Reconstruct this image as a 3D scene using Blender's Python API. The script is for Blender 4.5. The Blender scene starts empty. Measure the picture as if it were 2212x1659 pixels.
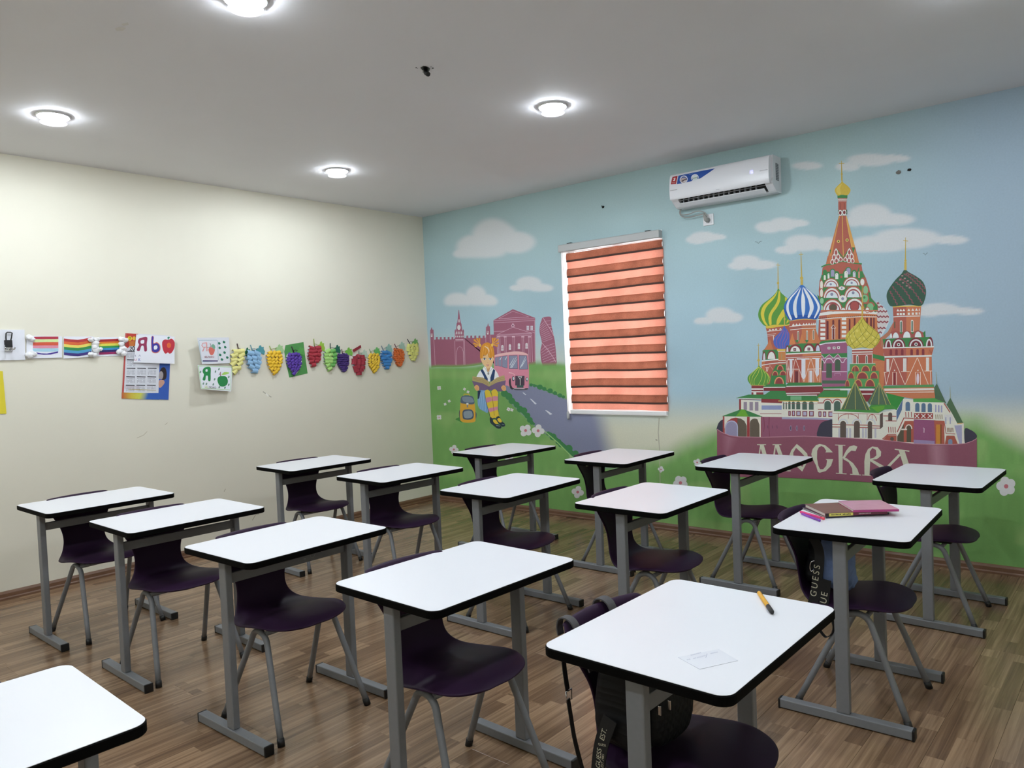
import bpy, bmesh, math, random
import numpy as np
from mathutils import Vector, Matrix

random.seed(7)
SC = bpy.context.scene
COL = SC.collection

# ------------------------------------------------------------------ camera, world, exposure
W, H = 2212.0, 1659.0
F_PX = 1641.81
YAW, PITCH, ROLL = math.radians(-40.576), math.radians(-2.104), math.radians(-2.328)
CAM = np.array([5.865, -5.517, 1.484])
ROOM_H = 2.97
ROOM_X, ROOM_Y = 7.1, -6.9


def cam_axes():
    cy, sy, cp, sp = math.cos(YAW), math.sin(YAW), math.cos(PITCH), math.sin(PITCH)
    f = np.array([sy * cp, cy * cp, sp])
    r = np.array([cy, -sy, 0.0])
    u = np.cross(r, f)
    c, s = math.cos(ROLL), math.sin(ROLL)
    return c * r + s * u, -s * r + c * u, f


AX_R, AX_U, AX_F = cam_axes()
cam_data = bpy.data.cameras.new('camera')
cam_data.sensor_width = 36.0
cam_data.lens = F_PX / W * 36.0
cam_data.clip_start = 0.02
cam = bpy.data.objects.new('camera', cam_data)
COL.objects.link(cam)
M = Matrix(((AX_R[0], AX_U[0], -AX_F[0], CAM[0]), (AX_R[1], AX_U[1], -AX_F[1], CAM[1]),
            (AX_R[2], AX_U[2], -AX_F[2], CAM[2]), (0, 0, 0, 1)))
cam.matrix_world = M
SC.camera = cam

world = bpy.data.worlds.new('daylight')
SC.world = world
world.use_nodes = True
bg = world.node_tree.nodes['Background']
bg.inputs[0].default_value = (0.92, 0.96, 1.0, 1)
bg.inputs[1].default_value = 3.2

SC.view_settings.view_transform = 'Standard'
SC.view_settings.look = 'None'
SC.view_settings.gamma = 1.0
SC.view_settings.use_curve_mapping = False
SC.view_settings.exposure = 0.86
LAMP_STRENGTH = 330.0


# ------------------------------------------------------------------ pixel -> place helpers
def ray(px, py):
    return AX_R * ((px - W / 2) / F_PX) - AX_U * ((py - H / 2) / F_PX) + AX_F


def hit(px, py, p0, n):
    d = ray(px, py)
    t = np.dot(np.asarray(p0, float) - CAM, n) / np.dot(d, n)
    return CAM + d * t


def on_x(px, py, x=0.0): return hit(px, py, (x, 0, 0), np.array([1.0, 0, 0]))
def on_y(px, py, y=0.0): return hit(px, py, (0, y, 0), np.array([0, 1.0, 0]))
def on_z(px, py, z=0.0): return hit(px, py, (0, 0, z), np.array([0, 0, 1.0]))


# ------------------------------------------------------------------ colour and materials
def lin(c):
    out = []
    for v in c[:3]:
        v = max(0.0, v) / 255.0
        out.append(v / 12.92 if v <= 0.04045 else ((v + 0.055) / 1.055) ** 2.4)
    return tuple(out)


MATS = {}


def mat(name, rgb, rough=0.5, var=0.06, scale=20.0, metal=0.0, bump=0.0, spec=0.5, emit=None, coat=0.0, linear=False, sheen=0.0):
    if name in MATS:
        return MATS[name]
    m = bpy.data.materials.new(name)
    m.use_nodes = True
    nt = m.node_tree
    b = nt.nodes['Principled BSDF']
    c = rgb if linear else lin(rgb)
    tc = nt.nodes.new('ShaderNodeTexCoord')
    no = nt.nodes.new('ShaderNodeTexNoise')
    no.inputs['Scale'].default_value = scale
    no.inputs['Detail'].default_value = 4
    nt.links.new(tc.outputs['Object'], no.inputs['Vector'])
    mx = nt.nodes.new('ShaderNodeMix')
    mx.data_type = 'RGBA'
    mx.inputs[6].default_value = tuple(min(1, v * (1 - var)) for v in c) + (1,)
    mx.inputs[7].default_value = tuple(min(1, v * (1 + var)) for v in c) + (1,)
    nt.links.new(no.outputs['Fac'], mx.inputs[0])
    nt.links.new(mx.outputs[2], b.inputs['Base Color'])
    b.inputs['Roughness'].default_value = rough
    b.inputs['Metallic'].default_value = metal
    b.inputs['Specular IOR Level'].default_value = spec
    b.inputs['Coat Weight'].default_value = coat
    b.inputs['Sheen Weight'].default_value = sheen
    if emit:
        b.inputs['Emission Color'].default_value = lin(emit[0]) + (1,)
        b.inputs['Emission Strength'].default_value = emit[1]
    if bump:
        bp = nt.nodes.new('ShaderNodeBump')
        bp.inputs['Strength'].default_value = bump
        bp.inputs['Distance'].default_value = 0.002
        nt.links.new(no.outputs['Fac'], bp.inputs['Height'])
        nt.links.new(bp.outputs[0], b.inputs['Normal'])
    MATS[name] = m
    return m


def paint_mat(name, rough=0.6, spec=0.3):
    """Paint or print whose colour is carried by the surface (colour attribute), with a fine grain."""
    if name in MATS:
        return MATS[name]
    m = bpy.data.materials.new(name)
    m.use_nodes = True
    nt = m.node_tree
    b = nt.nodes['Principled BSDF']
    at = nt.nodes.new('ShaderNodeAttribute')
    at.attribute_name = 'Col'
    tc = nt.nodes.new('ShaderNodeTexCoord')
    no = nt.nodes.new('ShaderNodeTexNoise')
    no.inputs['Scale'].default_value = 90
    no.inputs['Detail'].default_value = 3
    nt.links.new(tc.outputs['Object'], no.inputs['Vector'])
    mr = nt.nodes.new('ShaderNodeMapRange')
    mr.inputs[3].default_value = 0.93
    mr.inputs[4].default_value = 1.07
    nt.links.new(no.outputs['Fac'], mr.inputs[0])
    mx = nt.nodes.new('ShaderNodeVectorMath')
    mx.operation = 'SCALE'
    nt.links.new(at.outputs['Color'], mx.inputs[0])
    nt.links.new(mr.outputs[0], mx.inputs['Scale'])
    nt.links.new(mx.outputs[0], b.inputs['Base Color'])
    b.inputs['Roughness'].default_value = rough
    b.inputs['Specular IOR Level'].default_value = spec
    MATS[name] = m
    return m


# ------------------------------------------------------------------ object helpers
def link(o, parent=None):
    COL.objects.link(o)
    if parent is not None:
        o.parent = parent
    return o


def empty(name, loc=(0, 0, 0), rz=0.0, label=None, cat=None, group=None, parent=None):
    o = bpy.data.objects.new(name, None)
    o.empty_display_size = 0.05
    link(o, parent)
    o.location = loc
    o.rotation_euler = (0, 0, rz)
    tag(o, label, cat, group)
    return o


def tag(o, label=None, cat=None, group=None, kind=None):
    if label: o['label'] = label
    if cat: o['category'] = cat
    if group: o['group'] = group
    if kind: o['kind'] = kind
    return o


def mesh_obj(name, me, parent=None, m=None, loc=None, rot=None):
    if m is not None and not me.materials:
        me.materials.append(m)
    o = bpy.data.objects.new(name, me)
    link(o, parent)
    if loc is not None: o.location = loc
    if rot is not None: o.rotation_euler = rot
    return o


def pydata(name, v, f, m=None, smooth=False):
    me = bpy.data.meshes.new(name)
    me.from_pydata([tuple(float(c) for c in p) for p in v], [], f)
    me.update()
    if smooth:
        for p in me.polygons: p.use_smooth = True
    if m is not None: me.materials.append(m)
    return me


def from_bm(name, bm, m=None, smooth=False):
    me = bpy.data.meshes.new(name)
    bm.normal_update()
    bm.to_mesh(me)
    bm.free()
    if smooth:
        for p in me.polygons: p.use_smooth = True
    if m is not None: me.materials.append(m)
    return me


BOXC = {}


def box_mesh(name, dx, dy, dz, m, bevel=0.0, seg=2):
    """Box centred at the origin with rounded edges; alike boxes share mesh data."""
    key = (round(dx, 5), round(dy, 5), round(dz, 5), m.name, bevel)
    if key in BOXC: return BOXC[key]
    bm = bmesh.new()
    bmesh.ops.create_cube(bm, size=1.0)
    bmesh.ops.scale(bm, vec=(dx, dy, dz), verts=bm.verts)
    if bevel:
        bmesh.ops.bevel(bm, geom=list(bm.edges), offset=bevel, segments=seg, affect='EDGES', profile=0.5)
    me = from_bm(name, bm, m)
    BOXC[key] = me
    return me


def box(name, lo, hi, m, parent=None, bevel=0.0, seg=2):
    c = [(a + b) / 2 for a, b in zip(lo, hi)]
    me = box_mesh(name, hi[0] - lo[0], hi[1] - lo[1], hi[2] - lo[2], m, bevel, seg)
    return mesh_obj(name, me, parent, None, c)


def tube_mesh(name, path, r, m, n=12, cap=True, radii=None):
    path = [Vector(p) for p in path]
    v, f = [], []
    up = None
    for i, p in enumerate(path):
        a = path[max(0, i - 1)]
        b = path[min(len(path) - 1, i + 1)]
        t = (b - a).normalized()
        if up is None:
            up = Vector((0, 0, 1)) if abs(t.z) < 0.9 else Vector((0, 1, 0))
        s = t.cross(up)
        if s.length < 1e-6: s = t.orthogonal()
        s.normalize()
        up = s.cross(t).normalized()
        rr = radii[i] if radii else r
        for k in range(n):
            a_ = 2 * math.pi * k / n
            v.append(p + (s * math.cos(a_) + up * math.sin(a_)) * rr)
    for i in range(len(path) - 1):
        for k in range(n):
            f.append((i * n + k, i * n + (k + 1) % n, (i + 1) * n + (k + 1) % n, (i + 1) * n + k))
    if cap:
        f.append(tuple(range(n - 1, -1, -1)))
        f.append(tuple((len(path) - 1) * n + k for k in range(n)))
    me = pydata(name, v, f, m)
    for p in me.polygons: p.use_smooth = len(p.vertices) == 4
    return me


def ribbon_mesh(name, path, width, thick, m, side):
    """Flat strap following a path; side = direction(s) across the strap."""
    v, f = [], []
    n = len(path)
    for i, p in enumerate(path):
        p = Vector(p)
        a, b = Vector(path[max(0, i - 1)]), Vector(path[min(n - 1, i + 1)])
        t = (b - a).normalized()
        s = Vector(side[i] if isinstance(side, list) else side)
        s = (s - t * s.dot(t)).normalized()
        nn = t.cross(s).normalized()
        for (q, w) in ((-1, -1), (1, -1), (1, 1), (-1, 1)):
            v.append(p + s * (q * width / 2) + nn * (w * thick / 2))
    for i in range(n - 1):
        for k in range(4):
            f.append((i * 4 + k, i * 4 + (k + 1) % 4, (i + 1) * 4 + (k + 1) % 4, (i + 1) * 4 + k))
    f.append((3, 2, 1, 0))
    f.append(tuple((n - 1) * 4 + k for k in range(4)))
    return pydata(name, v, f, m)


def spline(pts, n=8, closed=False):
    P = [np.asarray(p, float) for p in pts]
    out = []
    N = len(P)
    rng = range(N) if closed else range(N - 1)
    for i in rng:
        p0 = P[(i - 1) % N] if (closed or i > 0) else P[0]
        p1 = P[i]
        p2 = P[(i + 1) % N]
        p3 = P[(i + 2) % N] if (closed or i + 2 < N) else P[N - 1]
        for k in range(n):
            t = k / n
            out.append(0.5 * ((2 * p1) + (-p0 + p2) * t + (2 * p0 - 5 * p1 + 4 * p2 - p3) * t * t + (-p0 + 3 * p1 - 3 * p2 + p3) * t ** 3))
    if not closed: out.append(P[-1])
    return out


def lathe_mesh(name, prof, m, n=32, smooth=True):
    v, f = [], []
    for r, z in prof:
        for k in range(n):
            a = 2 * math.pi * k / n
            v.append((r * math.cos(a), r * math.sin(a), z))
    for i in range(len(prof) - 1):
        for k in range(n):
            f.append((i * n + k, i * n + (k + 1) % n, (i + 1) * n + (k + 1) % n, (i + 1) * n + k))
    f.append(tuple(range(n - 1, -1, -1)))
    f.append(tuple((len(prof) - 1) * n + k for k in range(n)))
    me = pydata(name, v, f, m)
    if smooth:
        for p in me.polygons: p.use_smooth = len(p.vertices) == 4
    return me


def text_mesh(name, body, size, m, align='CENTER', extrude=0.0, space=1.0):
    cu = bpy.data.curves.new(name, 'FONT')
    cu.body = body
    cu.size = size
    cu.align_x = align
    cu.align_y = 'CENTER'
    cu.extrude = extrude
    cu.space_character = space
    ob = bpy.data.objects.new(name, cu)
    COL.objects.link(ob)
    bpy.context.view_layer.update()
    me = bpy.data.meshes.new_from_object(ob)
    bpy.data.objects.remove(ob)
    me.materials.clear()
    me.materials.append(m)
    return me


# ------------------------------------------------------------------ flat paint / print on a surface
class Paint:
    """Collects flat coloured shapes that lie on one plane (a mural on its wall, print on its sheet)."""

    def __init__(self, p0, n, gain=1.0, base=0.0, step=0.00006):
        self.p0 = np.asarray(p0, float)
        self.n = np.asarray(n, float)
        self.n /= np.linalg.norm(self.n)
        self.gain, self.base, self.step = gain, base, step
        self.fx, self.fy, self.fs = 0.0, 0.0, 1.0
        self.boxes = []
        self.top = {}
        self.new()

    def new(self):
        self.V, self.Fc, self.C = [], [], []

    def frame(self, x, y, s):
        self.fx, self.fy, self.fs = x, y, s
        return self

    def px(self, p):
        return (self.fx + p[0] / self.fs, self.fy + p[1] / self.fs)

    def col(self, c):
        return tuple(min(0.92, v * self.gain) for v in lin(c)) + (1.0,)

    def _layer(self, P):
        xs = [p[0] for p in P]
        ys = [p[1] for p in P]
        b = (min(xs), min(ys), max(xs), max(ys))
        L = 1
        for q in self.boxes:
            if q[0] < b[2] and q[2] > b[0] and q[1] < b[3] and q[3] > b[1] and q[4] >= L:
                L = q[4] + 1
        self.boxes.append(b + (L,))
        return L

    def _pt(self, p, L):
        h = hit(p[0], p[1], self.p0, self.n)
        return h + self.n * (self.base + self.step * L)

    def poly(self, pts, c, cols=None):
        P = [self.px(p) for p in pts]
        L = self._layer(P)
        i0 = len(self.V)
        self.V += [self._pt(p, L) for p in P]
        self.Fc.append(list(range(i0, i0 + len(P))))
        self.C.append([self.col(k) for k in cols] if cols else [self.col(c)] * len(P))

    def smooth(self, pts, c, n=5):
        self.poly(spline(pts, n, True), c)

    def line(self, pts, w, c, w2=None, sm=False):
        if sm: pts = spline(pts, 6)
        P = [np.asarray(p, float) for p in pts]
        w2 = w if w2 is None else w2
        Lr, Rr = [], []
        n = len(P)
        for i in range(n):
            a, b = P[max(0, i - 1)], P[min(n - 1, i + 1)]
            t = b - a
            t = t / (np.linalg.norm(t) + 1e-9)
            nn = np.array([-t[1], t[0]])
            ww = w + (w2 - w) * i / (n - 1)
            Lr.append(P[i] + nn * ww / 2)
            Rr.append(P[i] - nn * ww / 2)
        Q = [self.px(p) for p in Lr + Rr]
        L = self._layer(Q)
        i0 = len(self.V)
        self.V += [self._pt(p, L) for p in Q]
        for i in range(n - 1):
            self.Fc.append([i0 + i, i0 + i + 1, i0 + n + i + 1, i0 + n + i])
            self.C.append([self.col(c)] * 4)

    def ell(self, cx, cy, rx, ry, c, n=20, a0=0.0, a1=360.0, rot=0.0):
        full = abs(a1 - a0) >= 360
        pts = []
        cr, sr = math.cos(math.radians(rot)), math.sin(math.radians(rot))
        k = n if full else n + 1
        for i in range(k):
            a = math.radians(a0 + (a1 - a0) * i / n)
            x, y = rx * math.cos(a), -ry * math.sin(a)
            pts.append((cx + x * cr - y * sr, cy + x * sr + y * cr))
        self.poly(pts, c)

    def dome(self, cx, base, rx, ry, c, n=14):
        """half ellipse standing on its base line"""
        self.ell(cx, base, rx, ry, c, n, 0, 180)

    def ring(self, cx, base, rx, ry, w, c, n=14):
        pts = [(cx + rx * math.cos(math.pi * i / n), base - ry * math.sin(math.pi * i / n)) for i in range(n + 1)]
        self.line(pts, w, c)

    def arch(self, cx, w, top, bot, c, n=8):
        r = min(w / 2, (bot - top) * 0.9)
        pts = [(cx + w / 2, bot)] + [(cx + w / 2 * math.cos(math.pi * i / n), top + r - r * math.sin(math.pi * i / n)) for i in range(n + 1)] + [(cx - w / 2, bot)]
        self.poly(pts, c)

    def rect(self, x0, y0, x1, y1, c):
        self.poly([(x0, y0), (x1, y0), (x1, y1), (x0, y1)], c)

    def build(self, name, parent, m):
        me = pydata(name, self.V, self.Fc, m)
        ca = me.color_attributes.new('Col', 'FLOAT_COLOR', 'CORNER')
        flat = [x for face in self.C for k in face for x in k]
        ca.data.foreach_set('color', flat)
        # every shape faces the room
        bm = bmesh.new()
        bm.from_mesh(me)
        bm.normal_update()
        nv = Vector(self.n)
        bad = [f for f in bm.faces if f.normal.dot(nv) < 0]
        if bad: bmesh.ops.reverse_faces(bm, faces=bad)
        bm.to_mesh(me)
        bm.free()
        self.new()
        return mesh_obj(name, me, parent)
# ------------------------------------------------------------------ the room
WIN = (1.785, 2.800, 0.945, 2.455)      # window opening x0, x1, z0, z1
M_CEIL = mat('ceiling_paint', (226, 226, 229), 0.75, 0.02, 3.0, spec=0.25, bump=0.05)
M_WALL = mat('cream_wall_paint', (226, 222, 206), 0.6, 0.03, 2.2, spec=0.3, bump=0.05)
M_TRIM = mat('brown_skirting', (112, 82, 62), 0.4, 0.18, 14.0)
M_WHITE = mat('white_plastic', (228, 229, 232), 0.35, 0.01, 8.0)
M_UPVC = mat('white_window_frame', (236, 237, 238), 0.4, 0.01, 6.0)


def struct(o):
    o['kind'] = 'structure'
    return o


def wood_mat():
    m = bpy.data.materials.new('laminate_floor')
    m.use_nodes = True
    nt = m.node_tree
    N, Lk = nt.nodes, nt.links
    b = N['Principled BSDF']
    tc = N.new('ShaderNodeTexCoord')
    oi = N.new('ShaderNodeObjectInfo')
    sp = N.new('ShaderNodeSeparateXYZ')
    Lk.new(tc.outputs['Object'], sp.inputs[0])
    ad = N.new('ShaderNodeMath')
    ad.operation = 'MULTIPLY_ADD'
    ad.inputs[1].default_value = 37.0
    Lk.new(oi.outputs['Random'], ad.inputs[0])
    Lk.new(sp.outputs['Y'], ad.inputs[2])
    sx = N.new('ShaderNodeMath')
    sx.operation = 'ADD'
    sx.inputs[1].default_value = 0.0965
    Lk.new(sp.outputs['X'], sx.inputs[0])
    cb = N.new('ShaderNodeCombineXYZ')
    Lk.new(ad.outputs[0], cb.inputs['X'])
    Lk.new(sx.outputs[0], cb.inputs['Y'])
    br = N.new('ShaderNodeTexBrick')
    br.inputs['Color1'].default_value = (0, 0, 0, 1)
    br.inputs['Color2'].default_value = (1, 1, 1, 1)
    br.inputs['Mortar'].default_value = (0.15, 0.15, 0.15, 1)
    br.inputs['Scale'].default_value = 1.0
    br.inputs['Mortar Size'].default_value = 0.0007
    br.inputs['Brick Width'].default_value = 0.55
    br.inputs['Row Height'].default_value = 0.19301 / 3
    br.offset = 0.37
    br.offset_frequency = 2
    Lk.new(cb.outputs[0], br.inputs['Vector'])
    # grain: long stretched noise along the plank
    mp = N.new('ShaderNodeMapping')
    mp.inputs['Scale'].default_value = (1.5, 55.0, 1.0)
    Lk.new(cb.outputs[0], mp.inputs['Vector'])
    no = N.new('ShaderNodeTexNoise')
    no.inputs['Scale'].default_value = 1.0
    no.inputs['Detail'].default_value = 6
    no.inputs['Roughness'].default_value = 0.62
    no.inputs['Distortion'].default_value = 0.6
    # each block of the print has grain of its own
    ofs = N.new('ShaderNodeVectorMath')
    ofs.operation = 'SCALE'
    ofs.inputs['Scale'].default_value = 31.0
    Lk.new(br.outputs['Color'], ofs.inputs[0])
    av = N.new('ShaderNodeVectorMath')
    av.operation = 'ADD'
    Lk.new(mp.outputs[0], av.inputs[0])
    Lk.new(ofs.outputs[0], av.inputs[1])
    Lk.new(av.outputs[0], no.inputs['Vector'])
    mixf = N.new('ShaderNodeMath')
    mixf.operation = 'MULTIPLY_ADD'
    mixf.inputs[1].default_value = 0.36
    sc = N.new('ShaderNodeMath')
    sc.operation = 'MULTIPLY_ADD'
    sc.inputs[1].default_value = 1.3
    sc.inputs[2].default_value = -0.28
    Lk.new(no.outputs['Fac'], sc.inputs[0])
    Lk.new(br.outputs['Color'], mixf.inputs[0])
    Lk.new(sc.outputs[0], mixf.inputs[2])
    cr = N.new('ShaderNodeValToRGB')
    e = cr.color_ramp.elements
    e[0].position = 0.0
    e[0].color = lin((76, 57, 44)) + (1,)
    e[1].position = 1.0
    e[1].color = lin((174, 144, 114)) + (1,)
    k = cr.color_ramp.elements.new(0.45)
    k.color = lin((124, 98, 75)) + (1,)
    Lk.new(mixf.outputs[0], cr.inputs[0])
    Lk.new(cr.outputs[0], b.inputs['Base Color'])
    b.inputs['Roughness'].default_value = 0.22
    b.inputs['Specular IOR Level'].default_value = 0.45
    return m


M_FLOOR = wood_mat()
M_SUB = mat('dark_underlay', (40, 30, 24), 0.9)

floor = struct(box('floor', (-0.2, ROOM_Y - 0.2, -0.12), (ROOM_X + 0.2, 0.3, -0.008), M_SUB))
BW, BL = 0.193, 1.29
x = 0.0
row = 0
boards = {}
while x < ROOM_X - 1e-3:
    w = min(BW, ROOM_X - x)
    y = 0.0 - ((row * 0.43) % BL) + 0.0
    y0 = 0.0
    first = True
    edges = [0.0]
    yy = -(((row * 0.433) % BL) or BL)
    while yy > ROOM_Y + 0.02:
        edges.append(yy)
        yy -= BL
    edges.append(ROOM_Y)
    for a, b_ in zip(edges[:-1], edges[1:]):
        ln = a - b_
        if ln < 0.03: continue
        me = box_mesh('floor_board', round(w - 0.0006, 4), round(ln - 0.0006, 4), 0.008, M_FLOOR, 0.0006, 1)
        o = mesh_obj('floor_board', me, floor)
        o.location = Vector((x + w / 2, (a + b_) / 2, -0.004)) - floor.location
    x += BW
    row += 1

ceiling = struct(box('ceiling', (-0.2, ROOM_Y - 0.2, ROOM_H), (ROOM_X + 0.2, 0.3, ROOM_H + 0.12), M_CEIL))
wall_left = struct(box('wall_left', (-0.2, ROOM_Y - 0.2, -0.008), (0.0, 0.3, ROOM_H), M_WALL))
wall_back = struct(box('wall_back', (0.0, ROOM_Y - 0.2, -0.008), (ROOM_X, ROOM_Y, ROOM_H), M_WALL))
wall_front = struct(box('wall_front', (ROOM_X, ROOM_Y - 0.2, -0.008), (ROOM_X + 0.2, 0.3, ROOM_H), M_WALL))


def skirting(name, p0, p1, inward):
    """moulded skirting board: a small stepped profile run along the wall"""
    prof = [(0, 0), (0.016, 0), (0.016, 0.012), (0.012, 0.020), (0.012, 0.042), (0.006, 0.055), (0.0, 0.058)]
    p0, p1, inward = Vector(p0), Vector(p1), Vector(inward)
    v, f = [], []
    for p in (p0, p1):
        for d, z in prof:
            v.append(p + inward * d + Vector((0, 0, z)))
    n = len(prof)
    for i in range(n):
        f.append((i, (i + 1) % n, n + (i + 1) % n, n + i))
    f.append(tuple(range(n)))
    f.append(tuple(range(2 * n - 1, n - 1, -1)))
    return struct(mesh_obj(name, pydata(name, v, f, M_TRIM)))


skirting('baseboard_left', (0.0, ROOM_Y, 0), (0.0, 0, 0), (1, 0, 0))
skirting('baseboard_right', (0.016, 0.0, 0), (ROOM_X, 0.0, 0), (0, -1, 0))

# ------------------------------------------------------------------ mural wall: painted sky, grass and road
K_MURAL = 1.15


def project(x, z):
    dx, dy, dz = x - CAM[0], -CAM[1], z - CAM[2]
    a = AX_R[0] * dx + AX_R[1] * dy + AX_R[2] * dz
    b = AX_U[0] * dx + AX_U[1] * dy + AX_U[2] * dz
    c = AX_F[0] * dx + AX_F[1] * dy + AX_F[2] * dz
    return W / 2 + F_PX * a / c, H / 2 - F_PX * b / c


def smst(a, b, t):
    u = np.clip((t - a) / (b - a), 0, 1)
    return u * u * (3 - 2 * u)


def vnoise(x, y, seed):
    """smooth value noise for brushed paint"""
    rs = np.random.RandomState(seed)
    T = rs.rand(64, 64)
    xi, yi = np.floor(x).astype(int), np.floor(y).astype(int)
    fx, fy = x - xi, y - yi
    fx, fy = fx * fx * (3 - 2 * fx), fy * fy * (3 - 2 * fy)
    g = lambda i, j: T[i % 64, j % 64]
    return (g(xi, yi) * (1 - fx) + g(xi + 1, yi) * fx) * (1 - fy) + (g(xi, yi + 1) * (1 - fx) + g(xi + 1, yi + 1) * fx) * fy


CLOUDS = [  # lists of (x, y, rx, ry) puffs in photo pixels, base line
    ([(1068, 515, 52, 44), (1030, 535, 50, 30), (1110, 525, 50, 26), (1005, 548, 30, 14)], 557, 6),
    ([(1028, 640, 26, 26), (990, 652, 34, 22), (1048, 650, 28, 16), (965, 682, 36, 14)], 660, 5),
    ([(1142, 612, 30, 16), (1168, 622, 28, 10), (1118, 622, 20, 8)], 630, 4),
    ([(1690, 484, 34, 15), (1660, 490, 32, 14), (1722, 482, 30, 9)], 508, 4),
    ([(1520, 512, 30, 12), (1505, 518, 24, 10), (1548, 512, 22, 7)], 530, 4),
    ([(1612, 565, 34, 15), (1640, 572, 40, 11), (1595, 574, 26, 10)], 586, 4),
    ([(1556, 680, 32, 18), (1580, 686, 26, 12), (1520, 694, 22, 9)], 700, 4),
    ([(1740, 525, 44, 20), (1790, 528, 40, 18), (1700, 540, 26, 9)], 549, 5),
    ([(1880, 465, 52, 26), (1930, 474, 50, 14), (1845, 478, 20, 14)], 490, 6),
    ([(1960, 515, 76, 24), (1900, 528, 66, 20), (2050, 518, 46, 10), (1870, 535, 40, 12)], 545, 6),
    ([(2030, 668, 52, 14), (2080, 672, 46, 8), (2005, 676, 30, 10)], 684, 5),
    ([(1745, 358, 36, 10)], 372, 6), ([(1880, 345, 52, 14), (1830, 360, 28, 10), (1930, 342, 40, 8)], 372, 8),
]


def mural_colours(X, Z):
    px, py = project(X, Z)
    L = lambda c: np.array(lin(c))
    n1 = vnoise(px / 46 + 3, py / 30, 1)
    n2 = vnoise(px / 9, py / 26, 2)
    n3 = vnoise(px / 90, py / 60 + 9, 3)
    sky = L((157, 184, 197)) * (1 - smst(1.4, 2.9, Z))[..., None] + L((160, 184, 186)) * smst(1.4, 2.9, Z)[..., None]
    sky = sky * (0.95 + 0.10 * n3)[..., None]
    # sky towards the grey-blue right end of the wall
    r = smst(1750, 2200, px)[..., None]
    sky = sky * (1 - r) + L((152, 172, 188)) * r
    # cream haze where the sky meets the ground
    right = smst(1400, 1460, px)
    hz_l = smst(700, 792, py) * (1 - smst(1215, 1230, px)) * 0.55
    hz_r = smst(840, 935, py) * smst(1215, 1230, px)
    hz = np.clip(hz_l + hz_r, 0, 1)[..., None]
    hazec = L((206, 206, 186))
    col = sky * (1 - hz) + hazec * hz
    # clouds
    for puffs, base, soft in CLOUDS:
        d = np.full(px.shape, 9.0)
        for (cx, cy, rx, ry) in puffs:
            q = np.sqrt(((px - cx) / rx) ** 2 + ((py - cy) / ry) ** 2)
            d = np.minimum(d, q)
        a = 1 - smst(0.72, 1.12, d + 0.18 * (n1 - 0.5))
        a = a * (1 - smst(base - soft, base + soft, py)) * 0.82
        a = a[..., None]
        cc = L((205, 205, 206))
        col = col * (1 - a) + cc * a
    # grass
    yg = np.interp(px, [915, 1040, 1160, 1222, 1230, 1300, 1440, 1500, 1560, 1700, 2000, 2110, 2160, 2212, 2600],
                   [795, 789, 781, 784, 985, 992, 985, 952, 925, 915, 915, 905, 930, 960, 960])
    sw = np.interp(px, [1222, 1230, 1440, 2110, 2212], [9, 26, 30, 34, 40])
    g = smst(-1, 1, (py - yg + 14 * (n1 - 0.5)) / sw)[..., None]
    gc = L((116, 162, 92)) * (0.86 + 0.30 * n2 * n1 + 0.10 * n3)[..., None]
    deep = smst(1085, 1200, py)[..., None] * 0.45
    gc = gc * (1 - deep) + L((98, 140, 82)) * deep
    pale = (smst(0.62, 0.9, n1) * 0.25)[..., None]
    gc = gc * (1 - pale) + L((160, 180, 120)) * pale
    col = col * (1 - g) + gc * g
    # road
    xl = np.interp(py, [826, 846, 880, 925, 985, 1012], [1092, 1082, 1112, 1160, 1250, 1296])
    xr = np.interp(py, [826, 830, 845, 860, 880, 905, 1012], [1120, 1144, 1180, 1218, 1280, 1300, 1330])
    fade = np.interp(py, [826, 860, 900, 1012], [1.5, 1.5, 26, 30])
    rd = smst(-1.5, 1.5, px - xl) * (1 - smst(-1, 1, (px - xr) / fade)) * smst(826, 832, py) * (1 - smst(1004, 1016, py))
    rd = rd[..., None]
    rc = L((126, 130, 155)) * (0.92 + 0.16 * n3)[..., None]
    col = col * (1 - rd) + rc * rd
    return np.clip(col * K_MURAL, 0, 0.9)


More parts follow.
